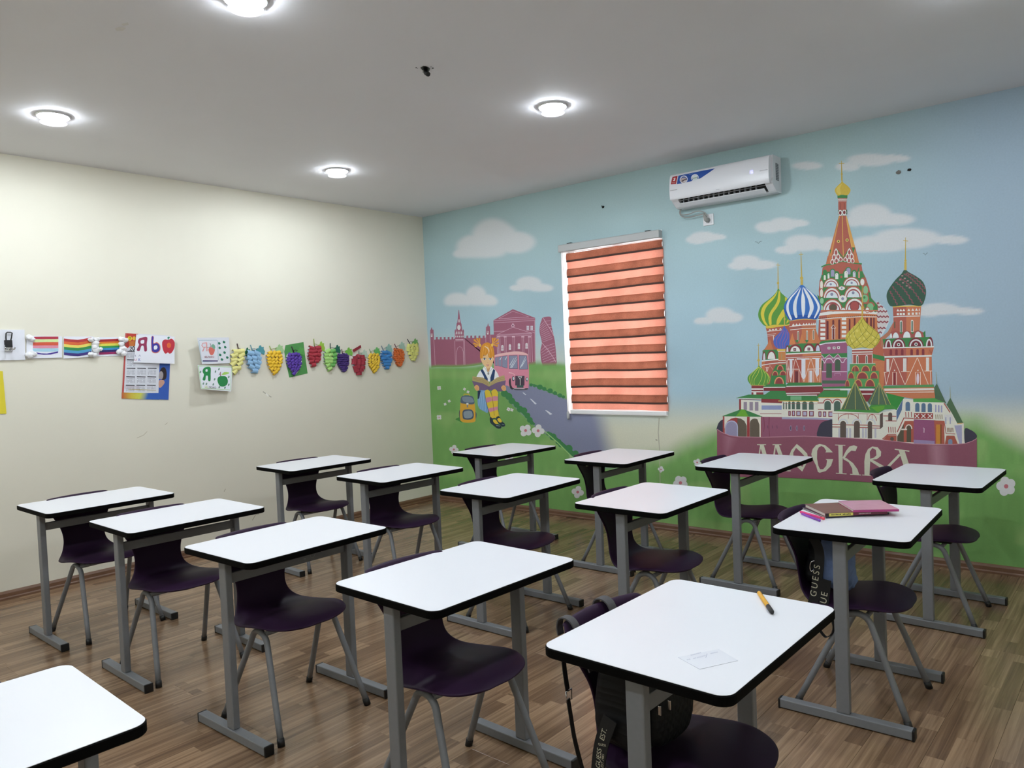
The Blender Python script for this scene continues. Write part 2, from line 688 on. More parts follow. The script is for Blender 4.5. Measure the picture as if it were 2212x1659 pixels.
def mural_wall():
    def axis(segs, step):
        out = []
        for a, b in zip(segs[:-1], segs[1:]):
            n = max(1, int(round((b - a) / step)))
            out += list(np.linspace(a, b, n, endpoint=False))
        return np.array(out + [segs[-1]])
    xs = axis([0.0, WIN[0], WIN[1], ROOM_X], 0.0125)
    zs = axis([-0.008, WIN[2], WIN[3], ROOM_H], 0.0125)
    X, Z = np.meshgrid(xs, zs, indexing='ij')
    C = mural_colours(X, Z)
    nx, nz = X.shape
    V = np.stack([X, np.zeros_like(X), Z], -1).reshape(-1, 3).tolist()
    Fs = []
    cx = (xs[:-1] + xs[1:]) / 2
    cz = (zs[:-1] + zs[1:]) / 2
    for i in range(nx - 1):
        inx = WIN[0] < cx[i] < WIN[1]
        for j in range(nz - 1):
            if inx and WIN[2] < cz[j] < WIN[3]: continue
            a = i * nz + j
            Fs.append((a, a + nz, a + nz + 1, a + 1))
    cols = C.reshape(-1, 3)
    # thickness: reveal of the opening and the outer face
    base = len(V)
    D = 0.20
    x0, x1, z0, z1 = WIN
    ring = [(x0, z0), (x1, z0), (x1, z1), (x0, z1)]
    V += [(a, 0.0, b) for a, b in ring] + [(a, D, b) for a, b in ring]
    for k in range(4):
        Fs.append((base + k, base + 4 + k, base + 4 + (k + 1) % 4, base + (k + 1) % 4))
    o0 = len(V)
    out = [(0.0, -0.008), (ROOM_X, -0.008), (ROOM_X, ROOM_H), (0.0, ROOM_H)]
    V += [(a, D, b) for a, b in out]
    for k in range(4):
        Fs.append((o0 + k, o0 + (k + 1) % 4, base + 4 + (k + 1) % 4, base + 4 + k))
    me = pydata('wall_right', V, Fs, paint_mat('mural_paint'))
    ca = me.color_attributes.new('Col', 'FLOAT_COLOR', 'POINT')
    rest = np.tile(np.array([0.8, 0.8, 0.78]), (len(V) - len(cols), 1))
    allc = np.concatenate([cols, rest], 0)
    ca.data.foreach_set('color', np.concatenate([allc, np.ones((len(allc), 1))], 1).ravel())
    return struct(mesh_obj('wall_right', me))


wall_right = mural_wall()


# ------------------------------------------------------------------ window behind the blind
def glass_mat():
    m = bpy.data.materials.new('window_glass')
    m.use_nodes = True
    nt = m.node_tree
    nt.nodes.remove(nt.nodes['Principled BSDF'])
    tr = nt.nodes.new('ShaderNodeBsdfTransparent')
    gl = nt.nodes.new('ShaderNodeBsdfGlossy')
    gl.inputs['Roughness'].default_value = 0.02
    mx = nt.nodes.new('ShaderNodeMixShader')
    mx.inputs[0].default_value = 0.07
    nt.links.new(tr.outputs[0], mx.inputs[1])
    nt.links.new(gl.outputs[0], mx.inputs[2])
    nt.links.new(mx.outputs[0], nt.nodes['Material Output'].inputs[0])
    return m


M_GLASS = glass_mat()
win = empty('window_1', ((WIN[0] + WIN[1]) / 2, 0.14, WIN[2]))
struct(win)
wx, wh = (WIN[1] - WIN[0]) / 2, WIN[3] - WIN[2]
box('window_frame', (-wx, -0.03, 0.0), (-wx + 0.06, 0.03, wh), M_UPVC, win, 0.004)
box('window_frame', (wx - 0.06, -0.03, 0.0), (wx, 0.03, wh), M_UPVC, win, 0.004)
box('window_frame', (-wx + 0.06, -0.03, 0.0), (wx - 0.06, 0.03, 0.06), M_UPVC, win, 0.004)
box('window_frame', (-wx + 0.06, -0.03, wh - 0.06), (wx - 0.06, 0.03, wh), M_UPVC, win, 0.004)
box('mullion', (-0.035, -0.03, 0.06), (0.035, 0.03, wh - 0.06), M_UPVC, win, 0.004)
box('pane', (-wx + 0.055, -0.004, 0.055), (-0.03, 0.004, wh - 0.055), M_GLASS, win)
box('pane', (0.03, -0.004, 0.055), (wx - 0.055, 0.004, wh - 0.055), M_GLASS, win)


# ------------------------------------------------------------------ ceiling downlights
def glow(name, rgb, strength):
    m = bpy.data.materials.new(name)
    m.use_nodes = True
    b = m.node_tree.nodes['Principled BSDF']
    b.inputs['Base Color'].default_value = (0.9, 0.9, 0.9, 1)
    b.inputs['Emission Color'].default_value = lin(rgb) + (1,)
    b.inputs['Emission Strength'].default_value = strength
    return m


M_LED = glow('led_diffuser', (238, 247, 255), LAMP_STRENGTH)
M_LENS = bpy.data.materials.new('frosted_lamp_glass')
M_LENS.use_nodes = True
_nt = M_LENS.node_tree
_nt.nodes.remove(_nt.nodes['Principled BSDF'])
_t = _nt.nodes.new('ShaderNodeBsdfTransparent')
_g = _nt.nodes.new('ShaderNodeEmission')
_g.inputs[0].default_value = (0.86, 0.92, 1.0, 1)
_g.inputs[1].default_value = 1.1
_m = _nt.nodes.new('ShaderNodeMixShader')
_m.inputs[0].default_value = 0.6
_nt.links.new(_t.outputs[0], _m.inputs[1])
_nt.links.new(_g.outputs[0], _m.inputs[2])
_nt.links.new(_m.outputs[0], _nt.nodes['Material Output'].inputs[0])

LAMPS = [(1.035, -3.83, 'round ceiling downlight at far left, over the cream wall'),
         (3.06, -3.80, 'round ceiling downlight cut off by the top of the picture'),
         (1.035, -1.85, 'round ceiling downlight nearest the corner of the cream and painted walls'),
         (3.10, -1.81, 'round ceiling downlight to the right, before the air conditioner'),
         (5.30, -3.80, 'round ceiling downlight above the front desk with the pencil'),
         (5.30, -1.81, 'round ceiling downlight above the desk with books'),
         (1.035, -5.80, 'round ceiling downlight at the back left of the room'),
         (3.06, -5.80, 'round ceiling downlight at the back middle of the room'),
         (5.30, -5.80, 'round ceiling downlight at the back right of the room')]
_ring = lathe_mesh('trim_ring', [(0.080, 0.0), (0.089, 0.0), (0.090, -0.005), (0.086, -0.009), (0.080, -0.009)], M_WHITE, 36)
_diff = lathe_mesh('diffuser', [(0.080, 0.0), (0.080, -0.010), (0.076, -0.013)], M_LED, 36)
_lens = lathe_mesh('lens', [(0.068, -0.040), (0.070, -0.042), (0.068, -0.044)], M_LENS, 36)
_stem = lathe_mesh('stem', [(0.006, -0.013), (0.006, -0.0405)], M_WHITE, 10)
for lx, ly, lab in LAMPS:
    t = empty('ceiling_lamp', (lx, ly, ROOM_H), 0, lab, 'lamp', 'round ceiling downlights')
    mesh_obj('trim_ring', _ring, t)
    mesh_obj('diffuser', _diff, t)
    mesh_obj('lens', _lens, t)
    mesh_obj('stem', _stem, t)
# ------------------------------------------------------------------ desks
M_TOP = mat('white_laminate', (236, 237, 243), 0.33, 0.012, 5.0, spec=0.5)
M_EDGE = mat('black_edge_band', (3, 3, 3), 0.7, 0.1, spec=0.08)
M_STEEL = mat('grey_powder_coat', (120, 122, 126), 0.42, 0.08, 60.0, spec=0.5)
M_CAP = mat('black_plastic', (18, 18, 19), 0.5, 0.1)
M_PURPLE = mat('purple_plastic', (46, 27, 51), 0.5, 0.08, 8.0, spec=0.14, bump=0.04)
M_SCREW = mat('screw_zinc', (150, 150, 152), 0.35, 0.05, metal=0.8)
DX, DY, DZ = 0.505, 0.688, 0.75


def slab_mesh(name, dx, dy, z0, z1, r, m, lip=0.0, n=7):
    pts = []
    for cx, cy, a0 in ((dx / 2 - r, dy / 2 - r, 0), (-dx / 2 + r, dy / 2 - r, 90), (-dx / 2 + r, -dy / 2 + r, 180), (dx / 2 - r, -dy / 2 + r, 270)):
        for k in range(n):
            a = math.radians(a0 + 90 * k / (n - 1))
            pts.append((cx, cy, math.cos(a), math.sin(a)))
    N = len(pts)
    lv = [(z0, r - lip), (z0 + lip, r), (z1 - lip, r), (z1, r - lip)] if lip else [(z0, r), (z1, r)]
    v = [(cx + c * rr, cy + s * rr, z) for z, rr in lv for cx, cy, c, s in pts]
    f = []
    for i in range(len(lv) - 1):
        for k in range(N):
            f.append((i * N + k, i * N + (k + 1) % N, (i + 1) * N + (k + 1) % N, (i + 1) * N + k))
    f.append(tuple(range(N - 1, -1, -1)))
    f.append(tuple((len(lv) - 1) * N + k for k in range(N)))
    return pydata(name, v, f, m)


_top = slab_mesh('tabletop', DX - 0.001, DY - 0.001, DZ - 0.003, DZ, 0.034, M_TOP)
_band = slab_mesh('edge_band', DX + 0.004, DY + 0.004, DZ - 0.026, DZ - 0.0006, 0.036, M_EDGE, 0.003)
_foot = None


def make_desk(label):
    t = empty('school_desk', (0, 0, 0), 0, label, 'desk', 'white-topped school desks')
    mesh_obj('tabletop', _top, t)
    mesh_obj('edge_band', _band, t)
    for s in (-1, 1):
        y = s * 0.298
        leg = box('leg', (-0.025, y - 0.015, 0.040), (0.025, y + 0.015, DZ - 0.032), M_STEEL, t, 0.004)
        ft = box('foot_bar', (-0.245, y - 0.020, 0.004), (0.245, y + 0.020, 0.040), M_STEEL, t, 0.004)
        for e in (-1, 1):
            c = box('end_cap', (e * 0.247 - 0.005, y - 0.0205, 0.0), (e * 0.247 + 0.005, y + 0.0205, 0.0405), M_CAP, None, 0.003)
            c.parent = ft
            c.location = Vector((e * 0.247, y, 0.0203)) - ft.location
        br = box('bracket', (-0.155, y - 0.017, DZ - 0.034), (0.155, y + 0.017, DZ - 0.0255), M_EDGE, t, 0.002)
    box('rail', (-0.010, -0.283, 0.622), (0.010, 0.283, 0.664), M_STEEL, t, 0.003)
    return t


DESKS = {
    'a': (1.139, -3.757, -0.1, 'white school desk in the far left corner of the view, nearest the cream wall'),
    'b': (2.056, -3.716, -0.8, 'white school desk second from the left edge, below the rainbow papers'),
    'c': (3.017, -3.702, 1.1, 'white school desk left of centre with a scratched rail'),
    'd': (4.010, -3.676, -1.3, 'white school desk in the centre foreground, nothing on it'),
    'e': (4.921, -3.705, -0.4, 'white school desk in the right foreground with a pencil and note on it'),
    'f': (1.050, -2.197, -2.3, 'small-looking white school desk against the cream wall, below the grape crafts'),
    'g': (2.037, -2.212, -2.1, 'white school desk just left of the room corner, in the middle row'),
    'h': (3.026, -2.242, 0.8, 'white school desk right of the room corner, middle row, below the painted girl'),
    'i': (3.913, -2.179, -0.4, 'white school desk below the window, middle row, with pinkish sheen'),
    'j': (4.900, -2.190, 2.0, 'white school desk with a pile of books and pens on it'),
    'k': (1.905, -1.012, -2.6, 'white school desk by the mural nearest the room corner'),
    'l': (2.948, -0.967, 0.6, 'white school desk by the mural directly below the window blind'),
    'm': (3.886, -0.854, 0.0, 'white school desk by the mural hiding the left letters of the banner'),
    'n': (4.950, -0.920, -1.3, 'white school desk by the mural hiding the right end of the banner'),
    'o': (3.985, -5.172, -2.0, 'white school desk cut off by the lower left corner of the picture'),
}

desk_proto = None
DESK = {}


def copy_tree(o, parent=None):
    c = o.copy()
    COL.objects.link(c)
    c.parent = parent
    for ch in [q for q in bpy.data.objects if q.parent == o]:
        copy_tree(ch, c)
    return c


desk_proto = make_desk('x')
for i, (k, (dx, dy, rot, lab)) in enumerate(DESKS.items()):
    d = desk_proto if i == 0 else copy_tree(desk_proto)
    d.location = (dx, dy, 0)
    d.rotation_euler = (0, 0, math.radians(rot))
    d['label'] = lab
    DESK[k] = d


# ------------------------------------------------------------------ chairs
def shell_mesh():
    prof = [  # x, z, half width: from the front lip over the seat and up the back
        (0.2140, 0.4190, 0.042), (0.2110, 0.4225, 0.076), (0.2050, 0.4265, 0.106), (0.1940, 0.4320, 0.138), (0.176, 0.438, 0.166), (0.145, 0.443, 0.191),
        (0.100, 0.446, 0.207), (0.050, 0.444, 0.215), (0.0, 0.437, 0.217), (-0.050, 0.430, 0.214), (-0.105, 0.426, 0.199), (-0.150, 0.432, 0.168),
        (-0.182, 0.456, 0.138), (-0.202, 0.496, 0.122), (-0.216, 0.545, 0.122), (-0.230, 0.598, 0.138), (-0.244, 0.645, 0.161),
        (-0.255, 0.678, 0.176), (-0.263, 0.704, 0.186), (-0.270, 0.726, 0.190), (-0.277, 0.743, 0.185), (-0.286, 0.752, 0.176), (-0.297, 0.750, 0.170)]
    P = spline(prof, 2)
    nu = 16
    v, f = [], []
    for i, (x, z, w) in enumerate(P):
        for k in range(nu + 1):
            u = -1 + 2 * k / nu
            back = max(0.0, min(1.0, (z - 0.47) / 0.12))
            front = max(0.0, min(1.0, (x - 0.10) / 0.12))
            xx = x + back * 0.032 * u * u * (w / 0.17)
            zz = z + (1 - back) * ((-0.010 * (1 - front) - 0.020 * front) * (abs(u) * w / 0.21) ** 2.4)
            v.append((xx, u * w, zz))
    n = nu + 1
    for i in range(len(P) - 1):
        for k in range(nu):
            zc = (P[i][1] + P[i + 1][1]) / 2
            uc = -1 + 2 * (k + 0.5) / nu
            if P[i][0] < -0.2 and 0.670 < zc < 0.708 and abs(uc) < 0.3:
                continue
            f.append((i * n + k, (i + 1) * n + k, (i + 1) * n + k + 1, i * n + k + 1))
    me = pydata('seat_shell', v, f, M_PURPLE, smooth=True)
    bm = bmesh.new()
    bm.from_mesh(me)
    loose = [q for q in bm.verts if not q.link_faces]
    bmesh.ops.delete(bm, geom=loose, context='VERTS')
    bm.to_mesh(me)
    bm.free()
    for p in me.polygons: p.use_smooth = True
    return me


def make_chair():
    t = empty('school_chair', (0, 0, 0), 0, 'x', 'chair', 'purple shell school chairs')
    sh = mesh_obj('seat_shell', shell_mesh(), t)
    s1 = sh.modifiers.new('thickness', 'SOLIDIFY')
    s1.thickness = 0.010
    s1.offset = 0.0
    s2 = sh.modifiers.new('round', 'SUBSURF')
    s2.levels = s2.render_levels = 1
    for s in (-1, 1):
        ay, fy = s * 0.168, s * 0.214
        ap = Vector((0.038, ay, 0.347))
        R = 0.056
        fb, ff = Vector((-0.186, fy, 0.014)), Vector((0.226, fy, 0.014))
        A0, A1 = math.radians(153), math.radians(21)
        path = [fb]
        for k in range(1, 5): path.append(fb.lerp(ap + Vector((R * math.cos(A0), 0, R * math.sin(A0))), k / 4))
        for k in range(1, 10):
            a = A0 - (A0 - A1) * k / 10
            path.append(ap + Vector((R * math.cos(a), 0, R * math.sin(a))))
        e = ap + Vector((R * math.cos(A1), 0, R * math.sin(A1)))
        for k in range(0, 5): path.append(e.lerp(ff, k / 4))
        lg = mesh_obj('leg_frame', tube_mesh('leg_frame', path, 0.0125, M_STEEL, 12), t)
        for p, d in ((fb, (fb - path[1]).normalized()), (ff, (ff - path[-2]).normalized())):
            q = p + d * 0.0105
            q.z = 0.0
            cap = mesh_obj('rubber_foot', tube_mesh('rubber_foot', [q, p - d * 0.016], 0.0145, M_CAP, 12), lg)
    for x in (0.008, 0.076):
        mesh_obj('cross_tube', tube_mesh('cross_tube', [(x, -0.166, 0.398), (x, 0.166, 0.398)], 0.010, M_STEEL, 10), t)
    box('seat_mount', (-0.03, -0.13, 0.405), (0.115, -0.07, 0.434), M_CAP, t, 0.006)
    box('seat_mount', (-0.03, 0.07, 0.405), (0.115, 0.13, 0.434), M_CAP, t, 0.006)
    return t


CHAIRS = {  # desk: dx, dy, extra rotation, label
    'a': (0.0, 0.01, 6, 'dark purple school chair tucked under the leftmost desk by the cream wall'),
    'b': (0.0, -0.03, 0, 'dark purple school chair under the second desk from the left edge'),
    'c': (-0.005, -0.015, 0, 'dark purple school chair under the desk with the scratched rail'),
    'd': (0.0, -0.035, -2, 'dark purple chair under the empty desk in the centre foreground'),
    'e': (-0.02, -0.045, -3, 'dark purple chair in the right foreground holding the black quilted backpack'),
    'f': (0.0, 0.0, -2, 'dark purple school chair against the cream wall, below the grape crafts'),
    'g': (0.0, 0.0, -2, 'dark purple school chair left of the room corner, middle row'),
    'h': (0.0, 0.0, 2, 'dark purple school chair, middle row, below the painted girl and bus'),
    'i': (0.0, 0.0, 2, 'dark purple school chair, middle row, at the desk with pinkish sheen'),
    'j': (-0.015, -0.015, 1, 'dark purple chair with a denim jacket and black bag, at the book desk'),
    'k': (-0.02, 0.0, 0, 'dark purple school chair by the mural nearest the room corner'),
    'l': (-0.02, 0.0, 0, 'dark purple school chair by the mural below the window'),
    'm': (-0.03, 0.0, 0, 'dark purple school chair by the mural left of the banner lettering'),
    'n': (-0.045, 0.0, 2, 'dark purple school chair by the mural at the right end of the banner'),
    'o': (-0.02, 0.02, 0, 'dark purple chair peeking over the desk in the lower left corner'),
}
chair_proto = make_chair()
CHAIR = {}
for i, (k, (ox, oy, rot, lab)) in enumerate(CHAIRS.items()):
    c = chair_proto if i == 0 else copy_tree(chair_proto)
    dx, dy, dr, _ = DESKS[k]
    c.location = (dx + ox, dy + oy, 0)
    c.rotation_euler = (0, 0, math.radians(dr + rot))
    c['label'] = lab
    CHAIR[k] = c

# pale scratches on the rail of one desk
rail_c = [q for q in DESK['c'].children if q.name.startswith('rail')][0]
M_SCR = mat('bare_scratch', (176, 176, 184), 0.5)
for pts in ([(0.095, 0.012), (0.100, -0.006), (0.112, -0.008), (0.122, 0.006)], [(0.155, 0.010), (0.165, 0.004), (0.168, -0.008)], [(0.060, -0.002), (0.072, -0.004)]):
    mesh_obj('scratch', tube_mesh('scratch', [Vector((0.0101, a, b)) for a, b in pts], 0.0008, M_SCR, 5), rail_c)
# ------------------------------------------------------------------ figures painted on the mural wall
PT = Paint((0, 0, 0), (0, -1, 0), K_MURAL, 0.0002, 0.00006)
M_PAINT = paint_mat('mural_paint')
BRICK, ORANGE, DRED, WHT = (166, 92, 78), (188, 116, 78), (122, 54, 58), (216, 216, 212)
GRN, LGRN, DGRN, OLIVE = (62, 124, 72), (92, 148, 92), (52, 88, 64), (78, 96, 74)
YEL, GOLD, BLUE, MAUVE, LAV, NAVY = (202, 184, 66), (190, 164, 78), (58, 106, 178), (150, 92, 122), (158, 154, 182), (62, 60, 74)
CREAM, BANNER, DARKW, LETTER = (214, 212, 200), (136, 82, 98), (92, 80, 74), (198, 198, 178)


def spike(x0, y0, x1, y1, w, ball=None, cross=None, c=GOLD):
    PT.line([(x0, y0), (x1, y1)], w, c, w * 0.35)
    if ball: PT.ell(ball[0], ball[1], ball[2], ball[2] * 1.05, c, 14)
    if cross: PT.line([cross[:2], cross[2:]], w * 0.4, c)


# ---- red-and-white zigzag dome and body of the central tower
P = PT.frame(1820, 660, 7.9)
P.poly([(560, -20), (600, -60), (690, 10), (760, 100), (800, 190), (800, 260), (740, 400), (655, 545), (640, 480), (580, 490)], (200, 206, 210))
P.poly([(560, -30), (590, -75), (690, 40), (760, 110), (795, 190), (793, 245), (755, 335), (700, 410), (640, 480), (580, 490)], (196, 190, 190))
for y, x1 in ((-40, 620), (20, 690), (100, 760), (190, 790), (280, 780), (385, 735), (460, 670)):
    pts = []
    n = max(3, int((x1 - 590) / 28))
    for i in range(n + 1):
        xx = 590 + (x1 - 590) * i / n
        pts.append((xx, y + (12 if i % 2 else -12)))
    P.line(pts, 26, (140, 70, 76))
P.frame(0, 0, 1)
P.poly([(1770, 674), (1894, 668), (1897, 747), (1766, 747)], ORANGE)
P.poly([(1770, 674), (1786, 672), (1786, 747), (1766, 747)], BRICK)
P.line([(1768, 679.5), (1795, 675.8), (1830, 673.5), (1862, 674), (1894, 676)], 6.4, WHT)
for i in range(30):
    t = i / 29
    P.ell(1769 + 125 * t, 687.5 - 6.4 * t + (0 if t < .72 else (t - .72) * 3), 1.3, 1.0, (60, 40, 40), 8)
P.line([(1766, 690.5), (1800, 687), (1860, 684), (1894, 684.5)], 1.6, WHT)
for xx, y0, y1, w in ((1787.6, 693, 733, 4.6), (1800, 691, 733, 4.2), (1813, 690, 732, 4.6), (1835.4, 689, 715, 3.6), (1846.2, 687, 710, 3.6), (1873, 686, 702, 4), (1881.6, 686, 712, 4), (1887.9, 686, 716, 3.2)):
    P.arch(xx, w, y0, y1, (105, 52, 58))
for yy in (691, 700, 709.5, 719, 728):
    P.rect(1772.3, yy, 1782.8, yy + 5.8, WHT)
    P.rect(1818.2, yy - 5, 1828, yy + 0.8, WHT)
P.line([(1795.4, 708.6), (1800.1, 701.6), (1805.6, 708.6), (1795.4, 708.6)], 1.2, WHT)
P.line([(1797.6, 709), (1797.6, 733)], 1.1, WHT)
P.line([(1803.4, 709), (1803.4, 733)], 1.1, WHT)

# ---- tiers of gables under the tall spire
P = PT.frame(1740, 440, 6.911)
P.poly([(222, 1612), (198, 1300), (212, 1150), (243, 1060), (255, 955), (310, 915), (545, 855), (835, 900), (850, 1005), (902, 1110), (948, 1250), (985, 1410), (1080, 1515), (1082, 1602), (830, 1588), (450, 1592)], BRICK)
P.poly([(240, 1060), (300, 1075), (850, 1005), (880, 1090), (930, 1250), (975, 1400), (1075, 1515), (1075, 1590), (830, 1583), (240, 1595), (215, 1400), (222, 1200)], GRN)
for cx, w, top, bot in ((345, 58, 1012, 1120), (465, 80, 1005, 1128), (605, 84, 990, 1110), (727, 72, 985, 1100), (290, 60, 985, 1140), (405, 84, 970, 1090), (640, 92, 945, 1060)):
    P.arch(cx, w, top, bot, GRN)
P.poly([(770, 1020), (800, 935), (806, 1110), (775, 1110)], GRN)
P.poly([(820, 1020), (854, 1003), (846, 1080), (815, 1110)], GRN)
for cx, w, top, bot, c in ((405, 54, 985, 1088, (150, 146, 176)), (642, 60, 956, 1056, (150, 146, 176)), (345, 28, 1040, 1118, WHT), (467, 46, 1036, 1126, WHT), (606, 50, 1005, 1103, WHT), (728, 40, 1010, 1095, (190, 190, 204)), (288, 30, 1066, 1140, CREAM), (800, 26, 1010, 1110, (190, 140, 120))):
    P.arch(cx, w, top, bot, c)
for cx, cy in ((464, 1055), (610, 1030), (730, 1028), (350, 1060)):
    P.ell(cx, cy, 6, 7, (110, 110, 120), 8)
P.rect(522, 1078, 550, 1112, BRICK)
for cx, b, rx, ry in ((385, 1240, 118, 128), (690, 1222, 130, 132), (395, 1412, 134, 172), (715, 1398, 140, 172), (405, 1592, 150, 172), (735, 1586, 150, 190)):
    P.dome(cx, b, rx, ry, BRICK)
    P.dome(cx, b, rx * 0.90, ry * 0.88, WHT)
    P.dome(cx, b, rx * 0.76, ry * 0.72, (150, 72, 76))
    P.dome(cx, b, rx * 0.66, ry * 0.60, (206, 214, 218))
P.rect(255, 1405, 850, 1420, GRN)
P.poly([(480, 1240), (560, 1200), (620, 1240), (560, 1345)], GRN)
P.poly([(490, 1460), (560, 1480), (625, 1450), (560, 1525)], GRN)
P.rect(265, 1238, 800, 1250, BRICK)
for cx, cy, rx, ry in ((542, 1262, 48, 27), (556, 1420, 62, 52)):
    P.poly([(cx - rx - 12, cy), (cx, cy - ry - 12), (cx + rx + 12, cy), (cx, cy + ry + 10)], BRICK)
    P.ell(cx, cy, rx, ry, WHT)
for cx, cy, r in ((378, 1203, 17), (690, 1183, 17), (393, 1353, 23), (712, 1330, 22), (542, 1260, 13), (556, 1418, 22)):
    P.ell(cx, cy, r, r, (132, 134, 158), 12)
P.ell(412, 1548, 64, 62, (150, 72, 70))
P.ell(414, 1550, 50, 50, (92, 82, 68))
P.ell(733, 1528, 72, 78, (98, 58, 62))
P.ell(733, 1528, 62, 70, (160, 78, 76))
P.dome(565, 1600, 44, 50, BRICK)
P.dome(565, 1598, 34, 40, WHT)
for cx, cy, rx, ry, c in ((236, 1215, 30, 80, BRICK), (240, 1215, 22, 66, CREAM), (238, 1335, 30, 76, BRICK), (240, 1335, 22, 62, CREAM), (247, 1450, 40, 58, GRN), (245, 1450, 28, 44, (140, 184, 146)), (240, 1560, 26, 44, (150, 190, 156)),
                          (862, 1170, 46, 70, BRICK), (850, 1170, 30, 50, WHT), (905, 1290, 52, 86, BRICK), (898, 1290, 36, 64, (132, 178, 136)), (895, 1420, 62, 78, BRICK), (888, 1415, 48, 60, (120, 172, 126)), (880, 1400, 16, 20, GRN), (975, 1545, 66, 80, BRICK), (968, 1545, 50, 62, (120, 172, 126)), (925, 1585, 34, 48, BRICK), (925, 1587, 25, 36, WHT), (1045, 1570, 34, 52, GRN)):
    P.ell(cx, cy, rx, ry, c, 16)
P.poly([(935, 1320), (968, 1325), (980, 1440), (950, 1430)], GRN)
P.poly([(178, 1358), (205, 1380), (215, 1480), (196, 1480)], GRN)
P.rect(225, 1588, 1080, 1606, (186, 116, 92))
P.line([(238, 945), (305, 914), (400, 902), (545, 856), (690, 882), (842, 900)], 20, GRN)

# ---- tall spire
P.poly([(500, 178), (612, 178), (742, 650), (802, 890), (690, 876), (545, 848), (400, 894), (303, 905), (365, 690)], BRICK)
P.poly([(500, 178), (516, 178), (475, 380), (375, 885), (303, 905), (365, 690)], ORANGE)
P.poly([(612, 178), (742, 648), (690, 648), (640, 420), (602, 200)], (204, 152, 84))
P.poly([(742, 690), (802, 890), (715, 878), (722, 690)], (194, 124, 80))
P.line([(550, 178), (556, 480), (566, 800)], 10, (206, 168, 88))
P.line([(510, 190), (465, 380), (376, 780)], 8, (206, 160, 84))
P.line([(606, 190), (640, 400), (690, 645), (738, 645)], 8, (210, 176, 96))
for cx, cy in ((492, 563), (621, 543)):
    P.ell(cx, cy, 23, 22, (212, 196, 110), 14)
    P.ell(cx, cy, 11, 12, (58, 66, 34), 10)
P.line([(455, 668), (512, 745), (562, 806), (612, 740), (656, 668)], 16, GRN)
P.poly([(358, 690), (384, 684), (372, 750)], GRN)
P.poly([(694, 655), (738, 655), (712, 740)], GRN)
for sx in ((457, 722, 32, 50), (425, 797, 30, 46), (490, 787, 30, 44), (400, 866, 30, 40), (464, 846, 32, 42), (525, 828, 32, 34), (655, 718, 32, 50), (628, 783, 28, 44), (692, 783, 28, 46), (596, 832, 30, 32), (650, 843, 30, 42), (705, 850, 28, 38)):
    cx, cy, rx, ry = sx
    P.poly([(cx, cy - ry - 6), (cx + rx * .75, cy - ry * .45), (cx + rx, cy + ry * .2), (cx + rx * .6, cy + ry), (cx - rx * .6, cy + ry), (cx - rx, cy + ry * .2), (cx - rx * .75, cy - ry * .45)], WHT)
    P.poly([(cx, cy - ry * .7), (cx + rx * .6, cy - ry * .1), (cx + rx * .55, cy + ry * .6), (cx, cy + ry * .9), (cx - rx * .55, cy + ry * .6), (cx - rx * .6, cy - ry * .1)], (158, 84, 80))
for x0 in (330, 350, 735, 765):
    P.line([(x0, 780 if x0 < 500 else 750), (x0 - (18 if x0 < 500 else -22), 890)], 5, (166, 84, 66))
P.poly([(484, 100), (622, 88), (624, 160), (484, 166)], DGRN)
P.rect(497, -10, 608, 100, BRICK)
P.line([(526, -10), (528, 90)], 6, (112, 60, 58))
P.line([(590, -10), (588, 90)], 6, (112, 60, 58))
for cx, cy in ((520, 138), (580, 131)):
    P.ell(cx, cy, 31, 45, WHT)
    P.ell(cx, cy, 19, 28, (120, 52, 56))
P = PT.frame(1500, 310, 3.1067)
P.rect(966, 392, 1020, 445, BRICK)
P.line([(978, 400), (979, 445)], 3, (112, 60, 58))
P.line([(1006, 400), (1006, 445)], 3, (112, 60, 58))
P.poly([(962, 366), (1026, 366), (1021, 396), (967, 396)], BRICK)
P.line([(964, 374), (1025, 374)], 5, WHT)
P.line([(966, 385), (1023, 385)], 5, WHT)
P.rect(960, 345, 1027, 366, GRN)
P.smooth([(991, 246), (1000, 262), (1030, 286), (1048, 312), (1036, 340), (1020, 348), (990, 344), (964, 350), (948, 332), (943, 308), (962, 283), (984, 262)], (196, 170, 70))
P.smooth([(990, 270), (978, 300), (982, 338), (966, 338), (952, 312), (966, 288)], (206, 184, 92))
spike(990, 250, 987, 116, 10, (989, 205, 7), (970, 134, 1006, 134))

# ---- green-and-yellow dome and its tower
P = PT.frame(1580, 700, 8.296)
P.poly([(612, 40), (1045, 20), (1045, 480), (545, 490), (600, 440), (655, 350), (645, 200)], BRICK)
P.poly([(690, 275), (598, 465), (755, 475)], ORANGE)
P.line([(632, 140), (700, 125), (900, 112)], 10, WHT)
for xx, yy in ((690, 118), (745, 110), (800, 104), (880, 98)):
    P.poly([(xx - 24, yy), (xx, yy - 30), (xx + 24, yy)], WHT)
P.line([(645, 188), (800, 172)], 7, WHT)
P.line([(650, 216), (780, 202)], 7, WHT)
P.line([(752, 205), (758, 300)], 12, WHT)
P.poly([(560, 478), (600, 462), (835, 458), (842, 625), (552, 645)], GRN)
P.dome(718, 628, 84, 158, DRED)
P.dome(718, 628, 66, 130, WHT)
P.dome(585, 640, 34, 150, DRED)
P.dome(588, 640, 20, 120, (205, 206, 212))
P.poly([(545, 652), (845, 622), (845, 644), (545, 674)], WHT)
P.poly([(543, 674), (845, 644), (975, 640), (975, 1085), (543, 1085)], BRICK)
P.poly([(543, 674), (600, 668), (600, 1085), (543, 1085)], ORANGE)
P.line([(545, 738), (700, 712), (845, 696), (975, 692)], 14, WHT)
P.line([(690, 738), (640, 860)], 6, (206, 170, 156))
P.line([(690, 738), (748, 822)], 6, (206, 170, 156))
